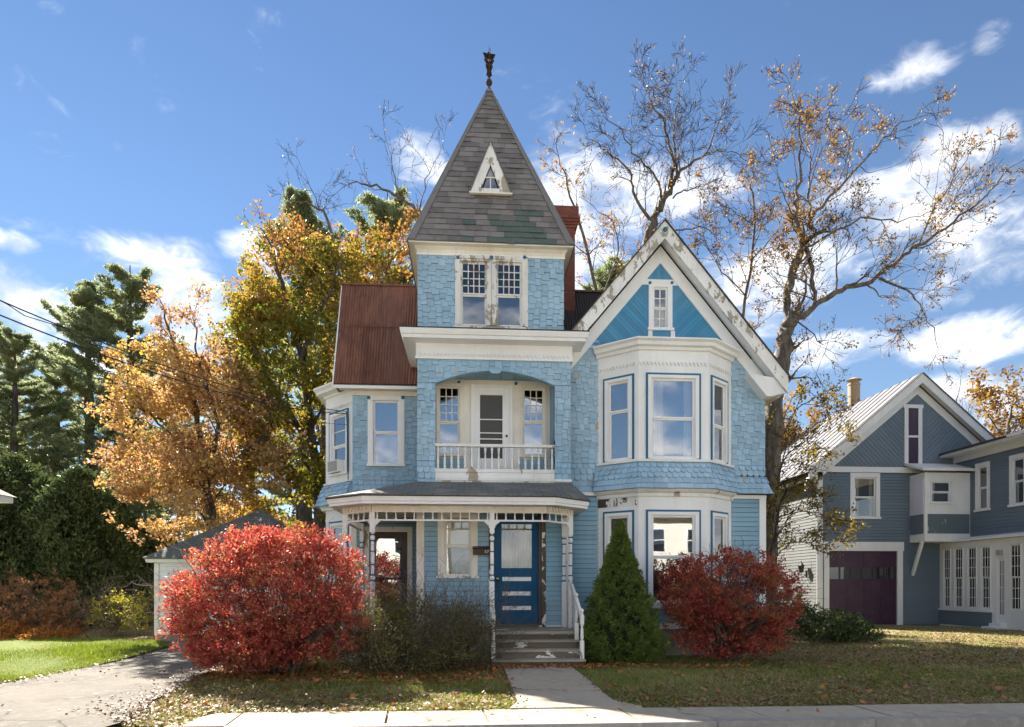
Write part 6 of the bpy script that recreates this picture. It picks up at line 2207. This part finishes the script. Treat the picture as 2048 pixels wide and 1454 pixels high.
# ---------- flower pot plant on the neighbour's step
fx_, fy_ = G(2026, 1248)
tangle('doorstep_shrub', 'small dark shrub beside the glazed porch door of the slate blue house', [(fx_, fy_, .4, .55, .5, .5)], [(fx_, fy_)], 3500, .08, L_HEDGE, 14, .5, lvl=1)
pot = thing('red_flower_bush', 'bright red flowering plant in a pot at the glazed porch', 'plant', (fx_ - .1, fy_ + .25, 0))
MB().lathe((fx_ - .1, fy_ + .25, 0), [(.16, 0), (.22, .4), (.24, .42), (.2, .43)], 12).obj('pot', M_TAR, pot)
pts, _ = clumps([(fx_ - .1, fy_ + .25, 1.05, .25, .25, .42)], 60, 20, .1)
crown_obj('blooms', pts, .09, leafy('red_petals', [(0, (.5, .03, .02)), (1, (.65, .10, .03))]), pot)

# ---------- shrubs beyond the left lawn
bx_, by_ = G(70, 1268)
tangle('brown_shrub', 'rounded russet-brown shrub beyond the green lawn', [(bx_, by_, 1.1, 1.5, 1.0, 1.0), (bx_ - 1.3, by_, .9, 1.2, 1.0, .9), (bx_ + .9, by_, .75, .9, .8, .75)], [(bx_, by_), (bx_ - 1, by_), (bx_ + .6, by_)], 9000, .07, L_BROWN, 60, 1.0)
yx_, yy_ = G(240, 1274)
tangle('yellow_shrub', 'thin twiggy shrub with sparse yellow leaves beside the white garage', [(yx_, yy_, .75, 1.0, .8, .7), (yx_ + .9, yy_ + .2, .9, .5, .5, .8)], [(yx_, yy_), (yx_ + .8, yy_), (yx_ - .5, yy_)], 2600, .065, L_YELL, 75, 1.0, per=10)
# dead ferns
fr_pts, fr_ax = [], []
ftb = Tubes(3)
frt = thing('fern_patch', 'bed of dead orange-brown ferns along the edge of the green lawn', 'ferns', (*G(60, 1278), 0))
for i in range(130):
    px = rng.uniform(-40, 135)
    gx_, gy_ = G(px, rng.uniform(1268, 1281))
    d = unit(np.array([rng.normal(), rng.normal() - .4, .9]))
    Q = [np.array([gx_, gy_, .0])]
    for k in range(5):
        Q.append(Q[-1] + d * .14)
        d = unit(d + np.array([0, 0, -.32]))
    ftb.add(Q, np.linspace(.006, .002, 6))
    for q in Q[1:]:
        for s in range(7):
            fr_pts.append(q + rng.normal(size=3) * .05)
            fr_ax.append(np.cross(d, rng.normal(size=3)))
ftb.obj('stalks', M_TWIG, frt, kind='stuff')
crown_obj('fronds', np.array(fr_pts), .13, L_FERN, frt, aspect=.25, axis=np.array(fr_ax), spread=.4)


# ---------- broadleaf trees
def broadleaf(name, label, base, limbs, Y, lobes, n_clump, per, rad, size, mat, cat='tree', spawnL=1.2, lvl=2, every=.6, barkm=None, shell=.5, extra=None):
    root = thing(name, label, cat, (base[0], base[1], 0))
    tb, tw_, tips = Tubes(7), Tubes(3), []
    for pts, r0, r1, yj in limbs:
        limb(tb, pts, Y, r0, r1, yj, dict(L=spawnL, lvl=lvl, start=.3), tips, tw_, every)
    tb.obj('trunk', barkm or M_BARKD, root)
    if tw_.v:
        tw_.obj('twigs', M_TWIGD, root, kind='stuff')
    if lobes:
        pts, _ = clumps(lobes, n_clump, per, rad, shell=shell, gate=(1.25, -.05), out=.16)
    else:
        pts = tip_leaves(tips, per, rad)
    if extra is not None:
        pts = np.concatenate([pts, tip_leaves(tips, extra, .12)])
    crown_obj('crown', pts, size, mat, root, aspect=.75)
    return root


def lobe(px, py, Y, wpx, hpx, d):
    x, y, z = P3(px, py, Y)
    k = Y / FPX
    return (x, y, z, wpx * k, d, hpx * k)


YM = 22.0
broadleaf('maple_tree', 'orange-gold maple behind the garage and scarlet bush', (U(425, YM), YM),
          [([(425, 1240), (420, 1000), (405, 900), (385, 800), (350, 700), (330, 640)], .16, .03, .3), ([(418, 960), (440, 850), (400, 740), (385, 640)], .08, .02, -.6),
           ([(410, 920), (330, 860), (280, 800)], .06, .02, -.8), ([(415, 960), (520, 880), (560, 820)], .06, .02, .6)], YM,
          [lobe(330, 920, YM, 120, 120, 2.0), lobe(290, 860, YM, 80, 90, 1.6), lobe(400, 1000, YM - .5, 130, 100, 2.0), lobe(450, 880, YM, 110, 130, 2.0), lobe(330, 760, YM, 100, 80, 1.5),
           lobe(420, 760, YM, 90, 70, 1.4), lobe(510, 960, YM + .5, 90, 120, 1.6), lobe(300, 1010, YM, 80, 70, 1.4), lobe(270, 720, YM, 50, 40, .8)],
          3300, 18, .26, .10, L_ORANGE, spawnL=1.3, extra=3)
YK = 25.0
broadleaf('maple_tree', 'tall maple still partly green and yellow against the rusty roof', (U(640, YK), YK),
          [([(640, 1240), (640, 1000), (620, 850), (600, 700), (560, 560), (540, 480)], .25, .04, .5), ([(635, 980), (690, 860), (740, 700), (760, 560)], .14, .03, .8),
           ([(630, 900), (560, 800), (510, 700), (490, 620)], .12, .03, -1.0), ([(600, 720), (650, 600), (690, 520)], .1, .02, -.5)], YK,
          [lobe(600, 900, YK - 1, 110, 130, 2.4), lobe(560, 760, YK - 1, 110, 120, 2.4), lobe(640, 700, YK - 1, 90, 130, 2.2), lobe(590, 600, YK, 110, 80, 2.0), lobe(540, 680, YK, 80, 80, 1.8),
           lobe(590, 1000, YK - 1, 100, 60, 1.8), lobe(650, 1010, YK - 1, 80, 60, 1.6), lobe(680, 560, YK, 90, 70, 1.6), lobe(520, 860, YK, 70, 80, 1.5), lobe(480, 720, YK - .5, 70, 70, 1.5), lobe(500, 620, YK, 70, 60, 1.5), lobe(560, 960, YK - 1, 90, 90, 2.0)],
          4300, 16, .28, .12, L_GREEN, spawnL=1.5, extra=3)
broadleaf('rusty_tree', 'russet-leaved tree rising between maple and pines behind the rusty roof', (U(640, 28), 28),
          [([(640, 1200), (650, 800), (660, 620), (600, 520), (560, 470)], .22, .03, .5), ([(655, 640), (720, 540), (790, 480)], .1, .03, 1.0), ([(655, 640), (610, 600), (520, 590)], .09, .02, -1.0), ([(660, 600), (720, 600), (690, 660)], .06, .02, 1.0)], 28,
          [lobe(620, 540, 28, 110, 70, 2.0), lobe(560, 600, 28, 90, 60, 1.8), lobe(700, 520, 28, 80, 60, 1.6), lobe(780, 500, 28, 60, 60, 1.4), lobe(660, 470, 28, 80, 40, 1.2), lobe(540, 540, 28, 70, 50, 1.4), lobe(600, 480, 28, 70, 45, 1.4)],
          1000, 12, .32, .12, L_RUSTY, spawnL=1.6, extra=2)


def bare(name, label, Y, limbs, spawnL, lvl, every, leaf_per, leaf_rad, leaf_size, mat, base=None, keep=1.0, barkm=None, lift=.18, cat='tree', kids=(2, 4), thin=1.0, cluster=None, gold=None):
    b = base or (U(limbs[0][0][0][0], Y), Y)
    root = thing(name, label, cat, (b[0], b[1], 0))
    tb, tw_, tips = Tubes(7), Tubes(3), []
    for i, (pts, r0, r1, yj) in enumerate(limbs):
        k = (.72 if i == 0 else .55) * thin
        limb(tb, pts, Y, r0 * k, r1 * k, yj, dict(L=spawnL, lvl=lvl, start=.45 if i == 0 else .12, lift=lift, kids=kids), tips, tw_, every)
    tb.obj('trunk', barkm or M_BARK, root)
    tw_.obj('twigs', M_TWIGD, root, kind='stuff')
    if leaf_per:
        if cluster:
            gk = gate3(np.array([t[0] for t in tips]), cluster[0], 2.0) > cluster[1]
            tips = [t for t, g_ in zip(tips, gk) if g_ or rng.random() < .12]
        pts = tip_leaves([t for t in tips if rng.random() < keep], leaf_per, leaf_rad)
        if gold:
            P_ = np.array([t[0] for t in tips])
            ins = np.zeros(len(P_), bool)
            for e in gold:
                ins |= (((P_ - np.array(e[:3])) / np.array(e[3:])) ** 2).sum(1) < 1
            pts = np.concatenate([pts, tip_leaves([t for t, k in zip(tips, ins) if k], 2, .08)])
        crown_obj('crown', pts, leaf_size, mat, root, aspect=.65)
    return root


# big oak behind the right corner of the house
YO_ = 20.5
bare('oak_tree', 'large gnarled oak with sparse copper leaves behind the gable end', YO_, [
    ([(1530, 1260), (1538, 980), (1550, 800), (1562, 723), (1569, 669), (1580, 640)], .42, .30, .0),
    ([(1578, 650), (1574, 605), (1586, 535), (1604, 496), (1611, 481)], .24, .17, .2),
    ([(1611, 481), (1596, 456), (1591, 407), (1601, 357), (1602, 300), (1599, 258), (1590, 205)], .13, .02, -1.2),
    ([(1611, 481), (1632, 470), (1615, 445), (1650, 402), (1693, 362), (1742, 303), (1790, 258), (1840, 225)], .13, .02, 1.0),
    ([(1620, 430), (1614, 380), (1625, 330), (1610, 280), (1640, 220)], .09, .02, 1.5),
    ([(1613, 488), (1624, 493), (1658, 471), (1718, 436), (1797, 444), (1850, 430)], .08, .02, -1.5),
    ([(1582, 644), (1604, 634), (1643, 600), (1678, 580), (1747, 560), (1797, 518), (1837, 491), (1891, 456), (1955, 407), (2010, 350)], .20, .03, -1.5),
    ([(1757, 557), (1817, 580), (1846, 620), (1876, 670)], .07, .02, -1.5),
    ([(1629, 600), (1624, 545), (1613, 496)], .10, .13, .2),
    ([(1837, 491), (1871, 407), (1916, 345), (1950, 290)], .06, .015, .8),
    ([(1590, 640), (1620, 660), (1660, 690)], .05, .015, -1.0)],
    1.3, 3, .6, 2, .075, .075, L_OAK, keep=.34, kids=(2, 4), thin=1.08, gold=[lobe(1610, 320, YO_, 90, 120, 1.4), lobe(1560, 430, YO_, 110, 80, 1.3), lobe(1680, 300, YO_, 90, 70, 1.2), lobe(1600, 220, YO_, 60, 70, .9)])
# bare tree behind the gable
bare('bare_tree', 'nearly bare spreading tree rising behind the white gable peak', 24.0, [
    ([(1290, 1200), (1290, 700), (1293, 474), (1308, 437), (1323, 407), (1341, 377)], .34, .2, .0),
    ([(1341, 377), (1356, 347), (1338, 288), (1323, 236), (1301, 203), (1286, 162)], .16, .02, -1.0),
    ([(1350, 355), (1367, 336), (1412, 307), (1434, 251), (1452, 200)], .15, .02, .8),
    ([(1412, 307), (1440, 303), (1471, 305), (1520, 320)], .06, .015, -1.0),
    ([(1301, 440), (1263, 385), (1263, 340), (1211, 303), (1174, 266)], .15, .02, .5),
    ([(1323, 395), (1315, 355), (1278, 321), (1241, 258), (1200, 212)], .11, .02, -1.2),
    ([(1356, 345), (1345, 258), (1360, 191), (1372, 130)], .1, .015, 1.5),
    ([(1345, 396), (1367, 381), (1397, 375), (1442, 388)], .08, .015, -1.0),
    ([(1300, 465), (1353, 463), (1390, 452), (1430, 456)], .09, .02, .6)],
    1.15, 3, .62, 1, .10, .07, L_OAK, keep=.10, kids=(3, 4), thin=.8)
# young leafy trees between oak and gable, and slender birch beside the chimney
bare('young_oak', 'slender young tree with many orange leaves between gable and large oak', 23.0, [
    ([(1480, 1200), (1484, 700), (1486, 619), (1505, 526), (1512, 414), (1500, 360)], .12, .03, .0), ([(1490, 590), (1440, 540), (1410, 480)], .05, .015, -1.0), ([(1505, 520), (1550, 470), (1570, 420)], .05, .015, 1.0), ([(1508, 450), (1460, 420), (1430, 400)], .04, .012, .6)],
    1.3, 3, .6, 2, .07, .08, L_OAK, keep=.75, kids=(2, 3))
bare('slender_tree', 'slender leaning sapling with few leaves beside the brick chimney', 26.0, [
    ([(1215, 1150), (1205, 640), (1167, 470), (1148, 407), (1130, 355), (1115, 300)], .13, .02, .0), ([(1200, 600), (1240, 500), (1225, 440), (1190, 420)], .07, .02, .8), ([(1195, 560), (1260, 520), (1290, 500)], .05, .015, -.6)],
    1.4, 3, .6, 1, .12, .10, L_RUSTY, keep=.5, kids=(2, 3))
bare('bare_tree', 'bare forked treetop showing left of the tower roof', 30.0, [
    ([(850, 1150), (850, 700), (840, 420), (790, 390), (740, 368), (700, 366)], .16, .03, .0), ([(838, 425), (850, 360), (880, 300)], .07, .015, .8), ([(800, 395), (785, 340), (775, 280)], .06, .012, -.5)],
    1.6, 3, .8, 1, .12, .08, L_RUSTY, keep=.12, kids=(2, 3))
bare('bare_tree', 'small bare treetop above the pines left of the rusty roof', 31.0, [
    ([(700, 1100), (690, 600), (655, 430), (615, 405), (580, 400)], .15, .03, .0), ([(640, 420), (620, 370), (608, 345)], .05, .012, .5), ([(645, 420), (660, 380)], .05, .012, .5)],
    1.4, 3, .8, 1, .12, .08, L_RUSTY, keep=.08, kids=(2, 3))
bare('orange_tree', 'orange-leaved tree beyond the slate blue house at the frame edge', 38.0, [
    ([(2010, 1150), (2012, 900), (2020, 830), (2035, 790)], .25, .04, .0), ([(2012, 880), (1975, 830), (1960, 800)], .1, .02, .0), ([(2015, 880), (2060, 820)], .1, .02, .0)],
    1.8, 2, .6, 4, .22, .20, L_OAK, keep=.95)
bare('bare_tree', 'thin bare twiggy tree behind the slate blue house roof', 42.0, [
    ([(1900, 1150), (1905, 900), (1910, 830), (1920, 770)], .15, .03, .0), ([(1905, 890), (1935, 830), (1950, 780)], .07, .02, .0), ([(1903, 900), (1870, 840)], .06, .02, 0)],
    1.7, 2, .7, 1, .15, .12, L_RUSTY, keep=.2)
bare('orange_tree', 'orange tree glimpsed between the gable corner and the tin roof', 33.0, [
    ([(1580, 1180), (1580, 1000), (1575, 900), (1565, 830)], .2, .04, .0), ([(1578, 960), (1620, 880), (1640, 850)], .08, .02, .0), ([(1577, 950), (1545, 880)], .08, .02, 0)],
    1.6, 2, .5, 4, .2, .17, L_OAK, keep=.95)
# drooping twigs with olive leaves in front of the neighbour
bare('drooping_branch_tree', 'small tree with arching twigs and olive-gold leaves between the two houses', 18.5, [
    ([(1545, 1270), (1545, 1100), (1560, 1000), (1600, 960), (1650, 990)], .07, .015, .0), ([(1548, 1080), (1590, 1020), (1650, 1030), (1690, 1060)], .04, .01, .4), ([(1545, 1040), (1560, 930), (1600, 880), (1660, 900)], .05, .01, -.3), ([(1548, 1120), (1580, 1080), (1640, 1090)], .035, .01, .2), ([(1555, 960), (1590, 810), (1640, 790), (1680, 830)], .04, .01, .6)],
    .85, 2, .30, 3, .08, .075, leafy('olive_gold_leaves', [(0, (.10, .08, .02)), (.5, (.22, .17, .04)), (1, (.42, .26, .06))], .45, 1.0), keep=.8, lift=-.05, barkm=M_BARKD)


# ---------- pines
def pine_mesh(H, Lmax, seed, first=.22):
    """white pine: tiers of level limbs with needle tufts at their outer ends; built at the origin"""
    global rng
    keep, rng = rng, np.random.default_rng(seed)
    tb = Tubes(5)
    tb.add([(0, 0, 0), (.1, 0, H * .35), (-.05, .1, H * .7), (0, 0, H)], [H * .018, H * .014, H * .008, .02])
    T, A = [], []
    z = H * first
    while z < H * .985:
        f = (z / H - first) / (1 - first)
        L = Lmax * (1 - f) ** .7 * (.6 + .4 * min(1, f * 5)) + .25
        for k in range(rng.integers(3, 5)):
            a = rng.uniform(0, 2 * np.pi)
            l = L * rng.uniform(.5, 1.2)
            d = np.array([math.cos(a), math.sin(a), .02 + .75 * f ** 1.5])
            Q, D = [np.array([0, 0, z])], []
            m = 7
            for i in range(m):
                d = unit(d + rng.normal(size=3) * .09 + np.array([0, 0, .045]))
                Q.append(Q[-1] + d * l / m)
                D.append(d)
            tb.add(Q, np.linspace(.02 + l * .012, .008, m + 1))
            for i in range(2, m + 1):
                side = np.cross(D[i - 1], [0, 0, 1.0])
                for sg in (-1, 1):
                    sl = l * .20 * rng.uniform(.5, 1.3) * (1.1 - .08 * i) + .12
                    sd_ = unit(D[i - 1] * .8 + side * sg + np.array([0, 0, .12]))
                    nt = int(4 + sl * 6)
                    for q in range(nt):
                        c = Q[i] + sd_ * sl * (q + .6) / nt + rng.normal(size=3) * np.array([.07, .07, .05])
                        T.append(c)
                        A.append(unit(sd_ + np.array([0, 0, .7]) + rng.normal(size=3) * .3))
        z += H * .03 * rng.uniform(.7, 1.4) * (1.2 - .5 * f) + .1
    T, A = np.array(T), np.array(A)
    per = 10
    P = np.repeat(T, per, 0) + rng.normal(size=(len(T) * per, 3)) * .06
    v, f = leaf_arrays(P, .30, aspect=.15, axis=np.repeat(A, per, 0), spread=.8)
    rng = keep
    return tb, v, f


pines = []
for H, L, sd in ((22, 4.6, 1), (22, 5.2, 2)):
    tb, v, f = pine_mesh(H, L, sd)
    me_n = np_mesh('crown', v, f)
    me_t = np_mesh('trunk', np.concatenate(tb.v), np.concatenate(tb.f), True)
    me_n.materials.append(L_PINE)
    me_t.materials.append(M_BARKD)
    pines.append((H, me_t, me_n))
spots = [(260, 530, 46, 0, 'tall pine standing highest over the orange maple'), (180, 560, 49, 1, 'pine with a broad crown left of the tallest pine'),
         (30, 660, 40, 0, 'dark pine nearest the edge above the brown shrub'), (110, 700, 55, 1, 'distant pine seen low between the two dark pines'), (-60, 590, 44, 1, 'pine partly cut by the frame edge'),
         (500, 620, 52, 0, 'pine behind the yellow-green maple with limbs reaching over the clouds'), (610, 400, 40, 1, 'pine rising highest behind the rusty roof'), (775, 385, 43, 0, 'pine crown beside the tower wall'),
         (1225, 520, 60, 1, 'far pine between chimney and gable'), (330, 760, 62, 0, 'far pine in shade behind the orange maple'), (230, 800, 58, 1, 'far pine filling the gap above the cedars'), (20, 800, 60, 1, 'far pine behind the dark pine at the edge')]
for i, (px, py, Y, k, lab) in enumerate(spots):
    H, me_t, me_n = pines[k]
    b = (U(px, Y), Y, 0)
    s = V(px, py, Y) / H
    o = bpy.data.objects.new('pine_tree', None)
    COL.objects.link(o)
    tag(o, lab, 'tree', 'pines behind the houses')
    o.location, o.rotation_euler, o.scale = b, (0, 0, i * 1.7), (s * (1.35 if Y < 56 else 1.6), s * (1.35 if Y < 56 else 1.6), s)
    for nm, me in (('trunk', me_t), ('crown', me_n)):
        c = bpy.data.objects.new(nm, me)
        COL.objects.link(c)
        c.parent = o

# ---------- row of dark cedars
def cedar_mesh(seed):
    global rng
    keep, rng = rng, np.random.default_rng(seed)
    n = 1500
    h = rng.uniform(0, 1, n) ** .9
    th = rng.uniform(0, 2 * np.pi, n)
    r = np.interp(h, [0, .1, .35, .7, .9, 1], [.16, .22, .24, .19, .10, .01]) * (1 + .22 * np.sin(th * 3 + h * 9) + .12 * np.sin(th * 7 - h * 17)) * rng.uniform(.6, 1.05, n) ** .5
    C = np.stack([r * np.cos(th), r * np.sin(th), h], 1)
    per = 24
    P = np.repeat(C, per, 0) + rng.normal(size=(n * per, 3)) * np.array([.018, .018, .022])
    ax = np.repeat(np.stack([np.cos(th) * .6, np.sin(th) * .6, np.full(n, 1.0)], 1), per, 0)
    v, f = leaf_arrays(P, .024, aspect=.4, axis=ax, spread=.6)
    tb = Tubes(5)
    tb.add([(0, 0, 0), (.01, 0, .5), (0, 0, .97)], [.02, .014, .003])
    rng = keep
    return tb, v, f


cm_ = []
for sd in (3, 4):
    tb, v, f = cedar_mesh(sd)
    a_ = np_mesh('trunk', np.concatenate(tb.v), np.concatenate(tb.f), True)
    b_ = np_mesh('crown', v, f)
    a_.materials.append(M_BARKD)
    b_.materials.append(L_CEDAR)
    cm_.append((a_, b_))
cedars = [(-20, 930, 25, 'dark cedar cut by the frame edge behind the brown shrub'), (30, 915, 26.5, 'dark cedar over the russet shrub'), (95, 960, 26, 'shorter dark cedar with rounded top beside the tallest one'),
          (160, 940, 25.5, 'dark cedar with the broadest top, centre of the cedar row'), (215, 985, 26, 'dark cedar right below the orange maple'), (270, 1035, 26.5, 'low dark cedar next to the white garage'), (130, 1010, 27.5, 'dark cedar peeping between its taller neighbours'), (320, 1060, 27, 'cedar hidden mostly behind the garage roof'),
          (60, 1000, 28, 'cedar in shade behind the front cedar row')]
for i, (px, py, Y, lab) in enumerate(cedars):
    o = bpy.data.objects.new('cedar_tree', None)
    COL.objects.link(o)
    tag(o, lab, 'tree', 'cedars along the back of the lawn')
    H = V(px, py, Y)
    o.location, o.rotation_euler, o.scale = (U(px, Y), Y, -.1), (0, 0, i * 1.3), (H * 1.15, H * 1.15, H)
    for nm, me in zip(('trunk', 'crown'), cm_[i % 2]):
        c = bpy.data.objects.new(nm, me)
        COL.objects.link(c)
        c.parent = o

# ---------- far wood closing the view
pts, _ = clumps([(U(px, Y), Y, V(px, py, Y) * .45, 7, 4, V(px, py, Y) * .6) for px, py, Y in ((-150, 900, 70), (40, 880, 72), (200, 900, 74), (400, 960, 75), (600, 960, 75), (900, 1000, 76), (1300, 1000, 78), (1560, 1020, 80), (1750, 1010, 80), (1950, 960, 82), (2150, 900, 84), (2400, 900, 84), (-400, 850, 70))], 3600, 12, 1.2, shell=.2)
crown = crown_obj('far_wood', pts[pts[:, 2] > 0], .55, leafy('far_wood_leaves', [(0, (.035, .035, .02)), (.5, (.08, .06, .03)), (1, (.14, .10, .045))], .3, .1), None)
crown['kind'] = 'stuff'
crown['label'] = 'mixed wood of dark trunks and leaves closing the view'

# ---------- tree across the street (mirrored in the upper windows)
bare('street_tree', 'large street tree across the road, mirrored in the bay and balcony windows', 24.0, [([(1024, 1200), (1024, 1000), (1030, 800), (1040, 650)], .38, .22, .0), ([(1040, 700), (960, 560), (900, 480)], .16, .04, .5), ([(1036, 680), (1100, 540), (1160, 420)], .18, .04, -.5)],
     2.2, 2, .9, 0, .1, .1, L_OAK)
for o in bpy.data.objects:
    if o.name.startswith('street_tree') and o.parent is None:
        o.location = (7.2, -10.5, 0)


# ------------------------------------------------------------------ grass and fallen leaves
def in_poly(x, y, poly):
    P = np.array(poly)
    c = np.zeros(len(x), bool)
    j = len(P) - 1
    for i in range(len(P)):
        a, b = P[i], P[j]
        with np.errstate(divide='ignore', invalid='ignore'):
            t = ((a[1] > y) != (b[1] > y)) & (x < (b[0] - a[0]) * (y - a[1]) / (b[1] - a[1]) + a[0])
        c ^= t
        j = i
    return c


def free_ground(x, y):
    """True where lawn is open: not on walks, drive or buildings"""
    ok = (y > YS1 + .02) | ((x < jx[0] - .15) & (y > YS0 + .1))
    ok &= ~((x > .62) & (x < 1.96) & (y < 12.2))
    ok &= ~((x > -2.8) & (x < T1) & (y > 13.1)) & ~((x > T1 - .1) & (x < GX1) & (y > 14.2)) & ~((x > .4) & (x < 2.25) & (y > 12.15))
    ok &= ~in_poly(x, y, DRIVE)
    ok &= ~((x > ga0) & (x < ga1) & (y > YGA))
    ok &= ~((x > NX0) & (y > YN - .05))
    return ok


def view_sample(n, py0, py1, px0=-80, px1=2130, power=1.0):
    """ground points spread evenly over the part of the lawn in view"""
    px = rng.uniform(px0, px1, n)
    py = py0 + (py1 - py0) * rng.uniform(0, 1, n) ** power
    zc = FPX * EYE / (py - HOR)
    t = np.tan(YAW + np.arctan((px - 1024) / FPX))
    Y = zc / (t * math.sin(YAW) + math.cos(YAW))
    return Y * t, Y


def fbm(x, y, s):
    return (np.sin(x * 1.7 * s + 1.3 * np.sin(y * 1.1 * s)) + np.sin(y * 2.3 * s + 1.7 * np.sin(x * .9 * s + 2)) + .6 * np.sin((x + y) * 4.1 * s) + .5 * np.sin((x - 1.3 * y) * 6.7 * s)) / 3.1


def blades(name, n, py0, py1, mat, h0, h1, cover, px0=-80, px1=2130, dz=0.0):
    x, y = view_sample(n, py0, py1, px0, px1)
    k = free_ground(x, y) & cover(x, y)
    x, y = x[k], y[k]
    m = len(x)
    h = rng.uniform(h0, h1, m)
    a = rng.uniform(0, 2 * np.pi, m)
    w = .006 + h * .07
    b = np.stack([x, y, lawn_z(x, y) + dz], 1)
    s = np.stack([np.cos(a), np.sin(a), np.zeros(m)], 1) * w[:, None]
    lean = rng.normal(size=(m, 3)) * (h * .45)[:, None]
    lean[:, 2] = h
    v = np.stack([b - s, b + s, b + lean], 1).reshape(-1, 3)
    o = link(name, np_mesh(name, v, np.arange(3 * m).reshape(m, 3)), mat)
    o['kind'] = 'stuff'
    return o


M_GRASS = leafy('lawn_grass', [(0, (.138, .188, .037)), (.45, (.237, .269, .069)), (.75, (.375, .325, .138)), (1, (.525, .425, .225))], .3, .7, mixn=.55)
M_GRASS2 = leafy('bright_grass', [(0, (.12, .18, .025)), (.5, (.16, .21, .028)), (1, (.25, .25, .06))], .35, .8, mixn=.4)
blades('grass', 190000, 1255, 1456, M_GRASS, .025, .07, lambda x, y: (fbm(x, y, .45) > -.8) & (x > -7.2 + 0 * y))
lawn_poly = [p for p in lp]
blades('side_lawn_grass', 42000, 1276, 1400, M_GRASS2, .03, .08, lambda x, y: in_poly(x, y, lawn_poly), px0=-80, px1=345, dz=.03)
blades('green_tufts', 70000, 1290, 1425, M_GRASS2, .03, .08, lambda x, y: (fbm(x + 3, y, .5) > .12) & (rng.uniform(0, 1, len(x)) < .85), px0=250, px1=2100)


def litter(name, n, py0, py1, size, mat, cover, px0=-80, px1=2130, z=.012, walks=False):
    x, y = view_sample(n, py0, py1, px0, px1)
    k = cover(x, y)
    if not walks:
        k &= free_ground(x, y)
    x, y = x[k], y[k]
    m = len(x)
    c = np.stack([x, y, lawn_z(x, y) + z + rng.uniform(0, .035, m)], 1)
    nrm = unit(np.stack([rng.normal(size=m) * .45, rng.normal(size=m) * .45, np.ones(m)], 1))
    a = unit(np.cross(nrm, rng.normal(size=(m, 3))))
    b = np.cross(nrm, a)
    s = size * rng.uniform(.55, 1.35, (m, 1))
    curl = nrm * s * rng.uniform(.0, .35, (m, 1))
    # six-cornered leaf, edges curled up
    v = np.stack([c - a * s * .5 + curl, c - a * s * .12 + b * s * .32 + curl * .6, c + a * s * .22 + b * s * .25, c + a * s * .55 + curl * .8, c + a * s * .22 - b * s * .25, c - a * s * .12 - b * s * .32 + curl * .6], 1).reshape(-1, 3)
    o = link(name, np_mesh(name, v, np.arange(6 * m).reshape(m, 6)), mat)
    o['kind'] = 'stuff'
    return o


M_LITTER = leafy('fallen_leaf_browns', [(0, (.12, .07, .04)), (.35, (.21, .125, .07)), (.65, (.29, .185, .105)), (.88, (.33, .225, .135)), (1, (.38, .17, .065))], .15, .5, mixn=.3)
M_LITTER3 = leafy('sunny_leaf_browns', [(0, (.07, .035, .02)), (.5, (.14, .07, .035)), (.85, (.20, .105, .05)), (1, (.24, .10, .03))], .1, .5, mixn=.3)
M_LITTER2 = leafy('fallen_leaf_orange', [(0, (.22, .08, .03)), (.5, (.38, .15, .05)), (1, (.46, .26, .10))], .15, .5, mixn=.3)
litter('fallen_leaves', 60000, 1290, 1456, .048, M_LITTER, lambda x, y: ((fbm(x - 2, y + 1, .35) + np.clip((9.6 - y) * .5, -.3, .6)) > rng.uniform(-.9, .7, len(x))) & (x > -6.5))
litter('fallen_leaves_under_bushes', 9000, 1325, 1400, .075, M_LITTER2, lambda x, y: ((np.abs(x + 2.2) < 3.2) & (y > 10.6) & (y < 12.5) & (rng.uniform(0, 1, len(x)) < .9)), px0=250, px1=1020)
litter('leaves_along_steps', 2500, 1335, 1350, .06, M_LITTER2, lambda x, y: (y > 11.85) & (y < 12.3), px0=900, px1=1500, walks=True, z=.05)
litter('leaves_on_drive_edge', 2600, 1298, 1440, .045, M_LITTER3, lambda x, y: in_poly(x, y, DRIVE) & (rng.uniform(0, 1, len(x)) < np.clip(.03 + .35 * (fbm(x, y, .6) > .7) + .55 * ((x > -4.9) & (y < 12)), 0, 1)), px0=-60, px1=520, z=.066, walks=True)
litter('big_leaves', 420, 1330, 1440, .11, M_LITTER2, lambda x, y: (x > -6), z=.02)
litter('leaves_on_walk', 60, 1345, 1450, .07, M_LITTER2, lambda x, y: (x > -3) & (y > 7.3), z=.052, walks=True)
litter('leaves_neighbour_lawn', 9000, 1256, 1335, .06, M_LITTER, lambda x, y: (x > 5) & (fbm(x, y, .3) > -.5), px0=1500, px1=2130)


def near_line(x, y, line, d):
    m = np.full(len(x), 9.0)
    for a, b in zip(line, line[1:]):
        ax_, ay_, bx2, by2 = *a, *b
        L2 = (bx2 - ax_) ** 2 + (by2 - ay_) ** 2
        t = np.clip(((x - ax_) * (bx2 - ax_) + (y - ay_) * (by2 - ay_)) / L2, 0, 1)
        m = np.minimum(m, np.hypot(x - ax_ - t * (bx2 - ax_), y - ay_ - t * (by2 - ay_)))
    return m < np.abs(rng.normal(size=len(x))) * d


litter('leaves_along_drive', 11000, 1290, 1456, .042, M_LITTER3, lambda x, y: near_line(x, y, dp_r, .16) | near_line(x, y, dp_l[1:], .2), px0=-80, px1=560, z=.064, walks=True)
litter('leaves_along_walks', 9000, 1340, 1440, .04, M_LITTER, lambda x, y: near_line(x, y, [(.64, 8.1), (.64, 12.1)], .07) | near_line(x, y, [(1.94, 8.6), (1.94, 12.1)], .07) | (near_line(x, y, [(-3.5, YS1), (14, YS1)], .05) & ((x < .5) | (x > 2.2))), px0=300, px1=2100, z=.045, walks=True)
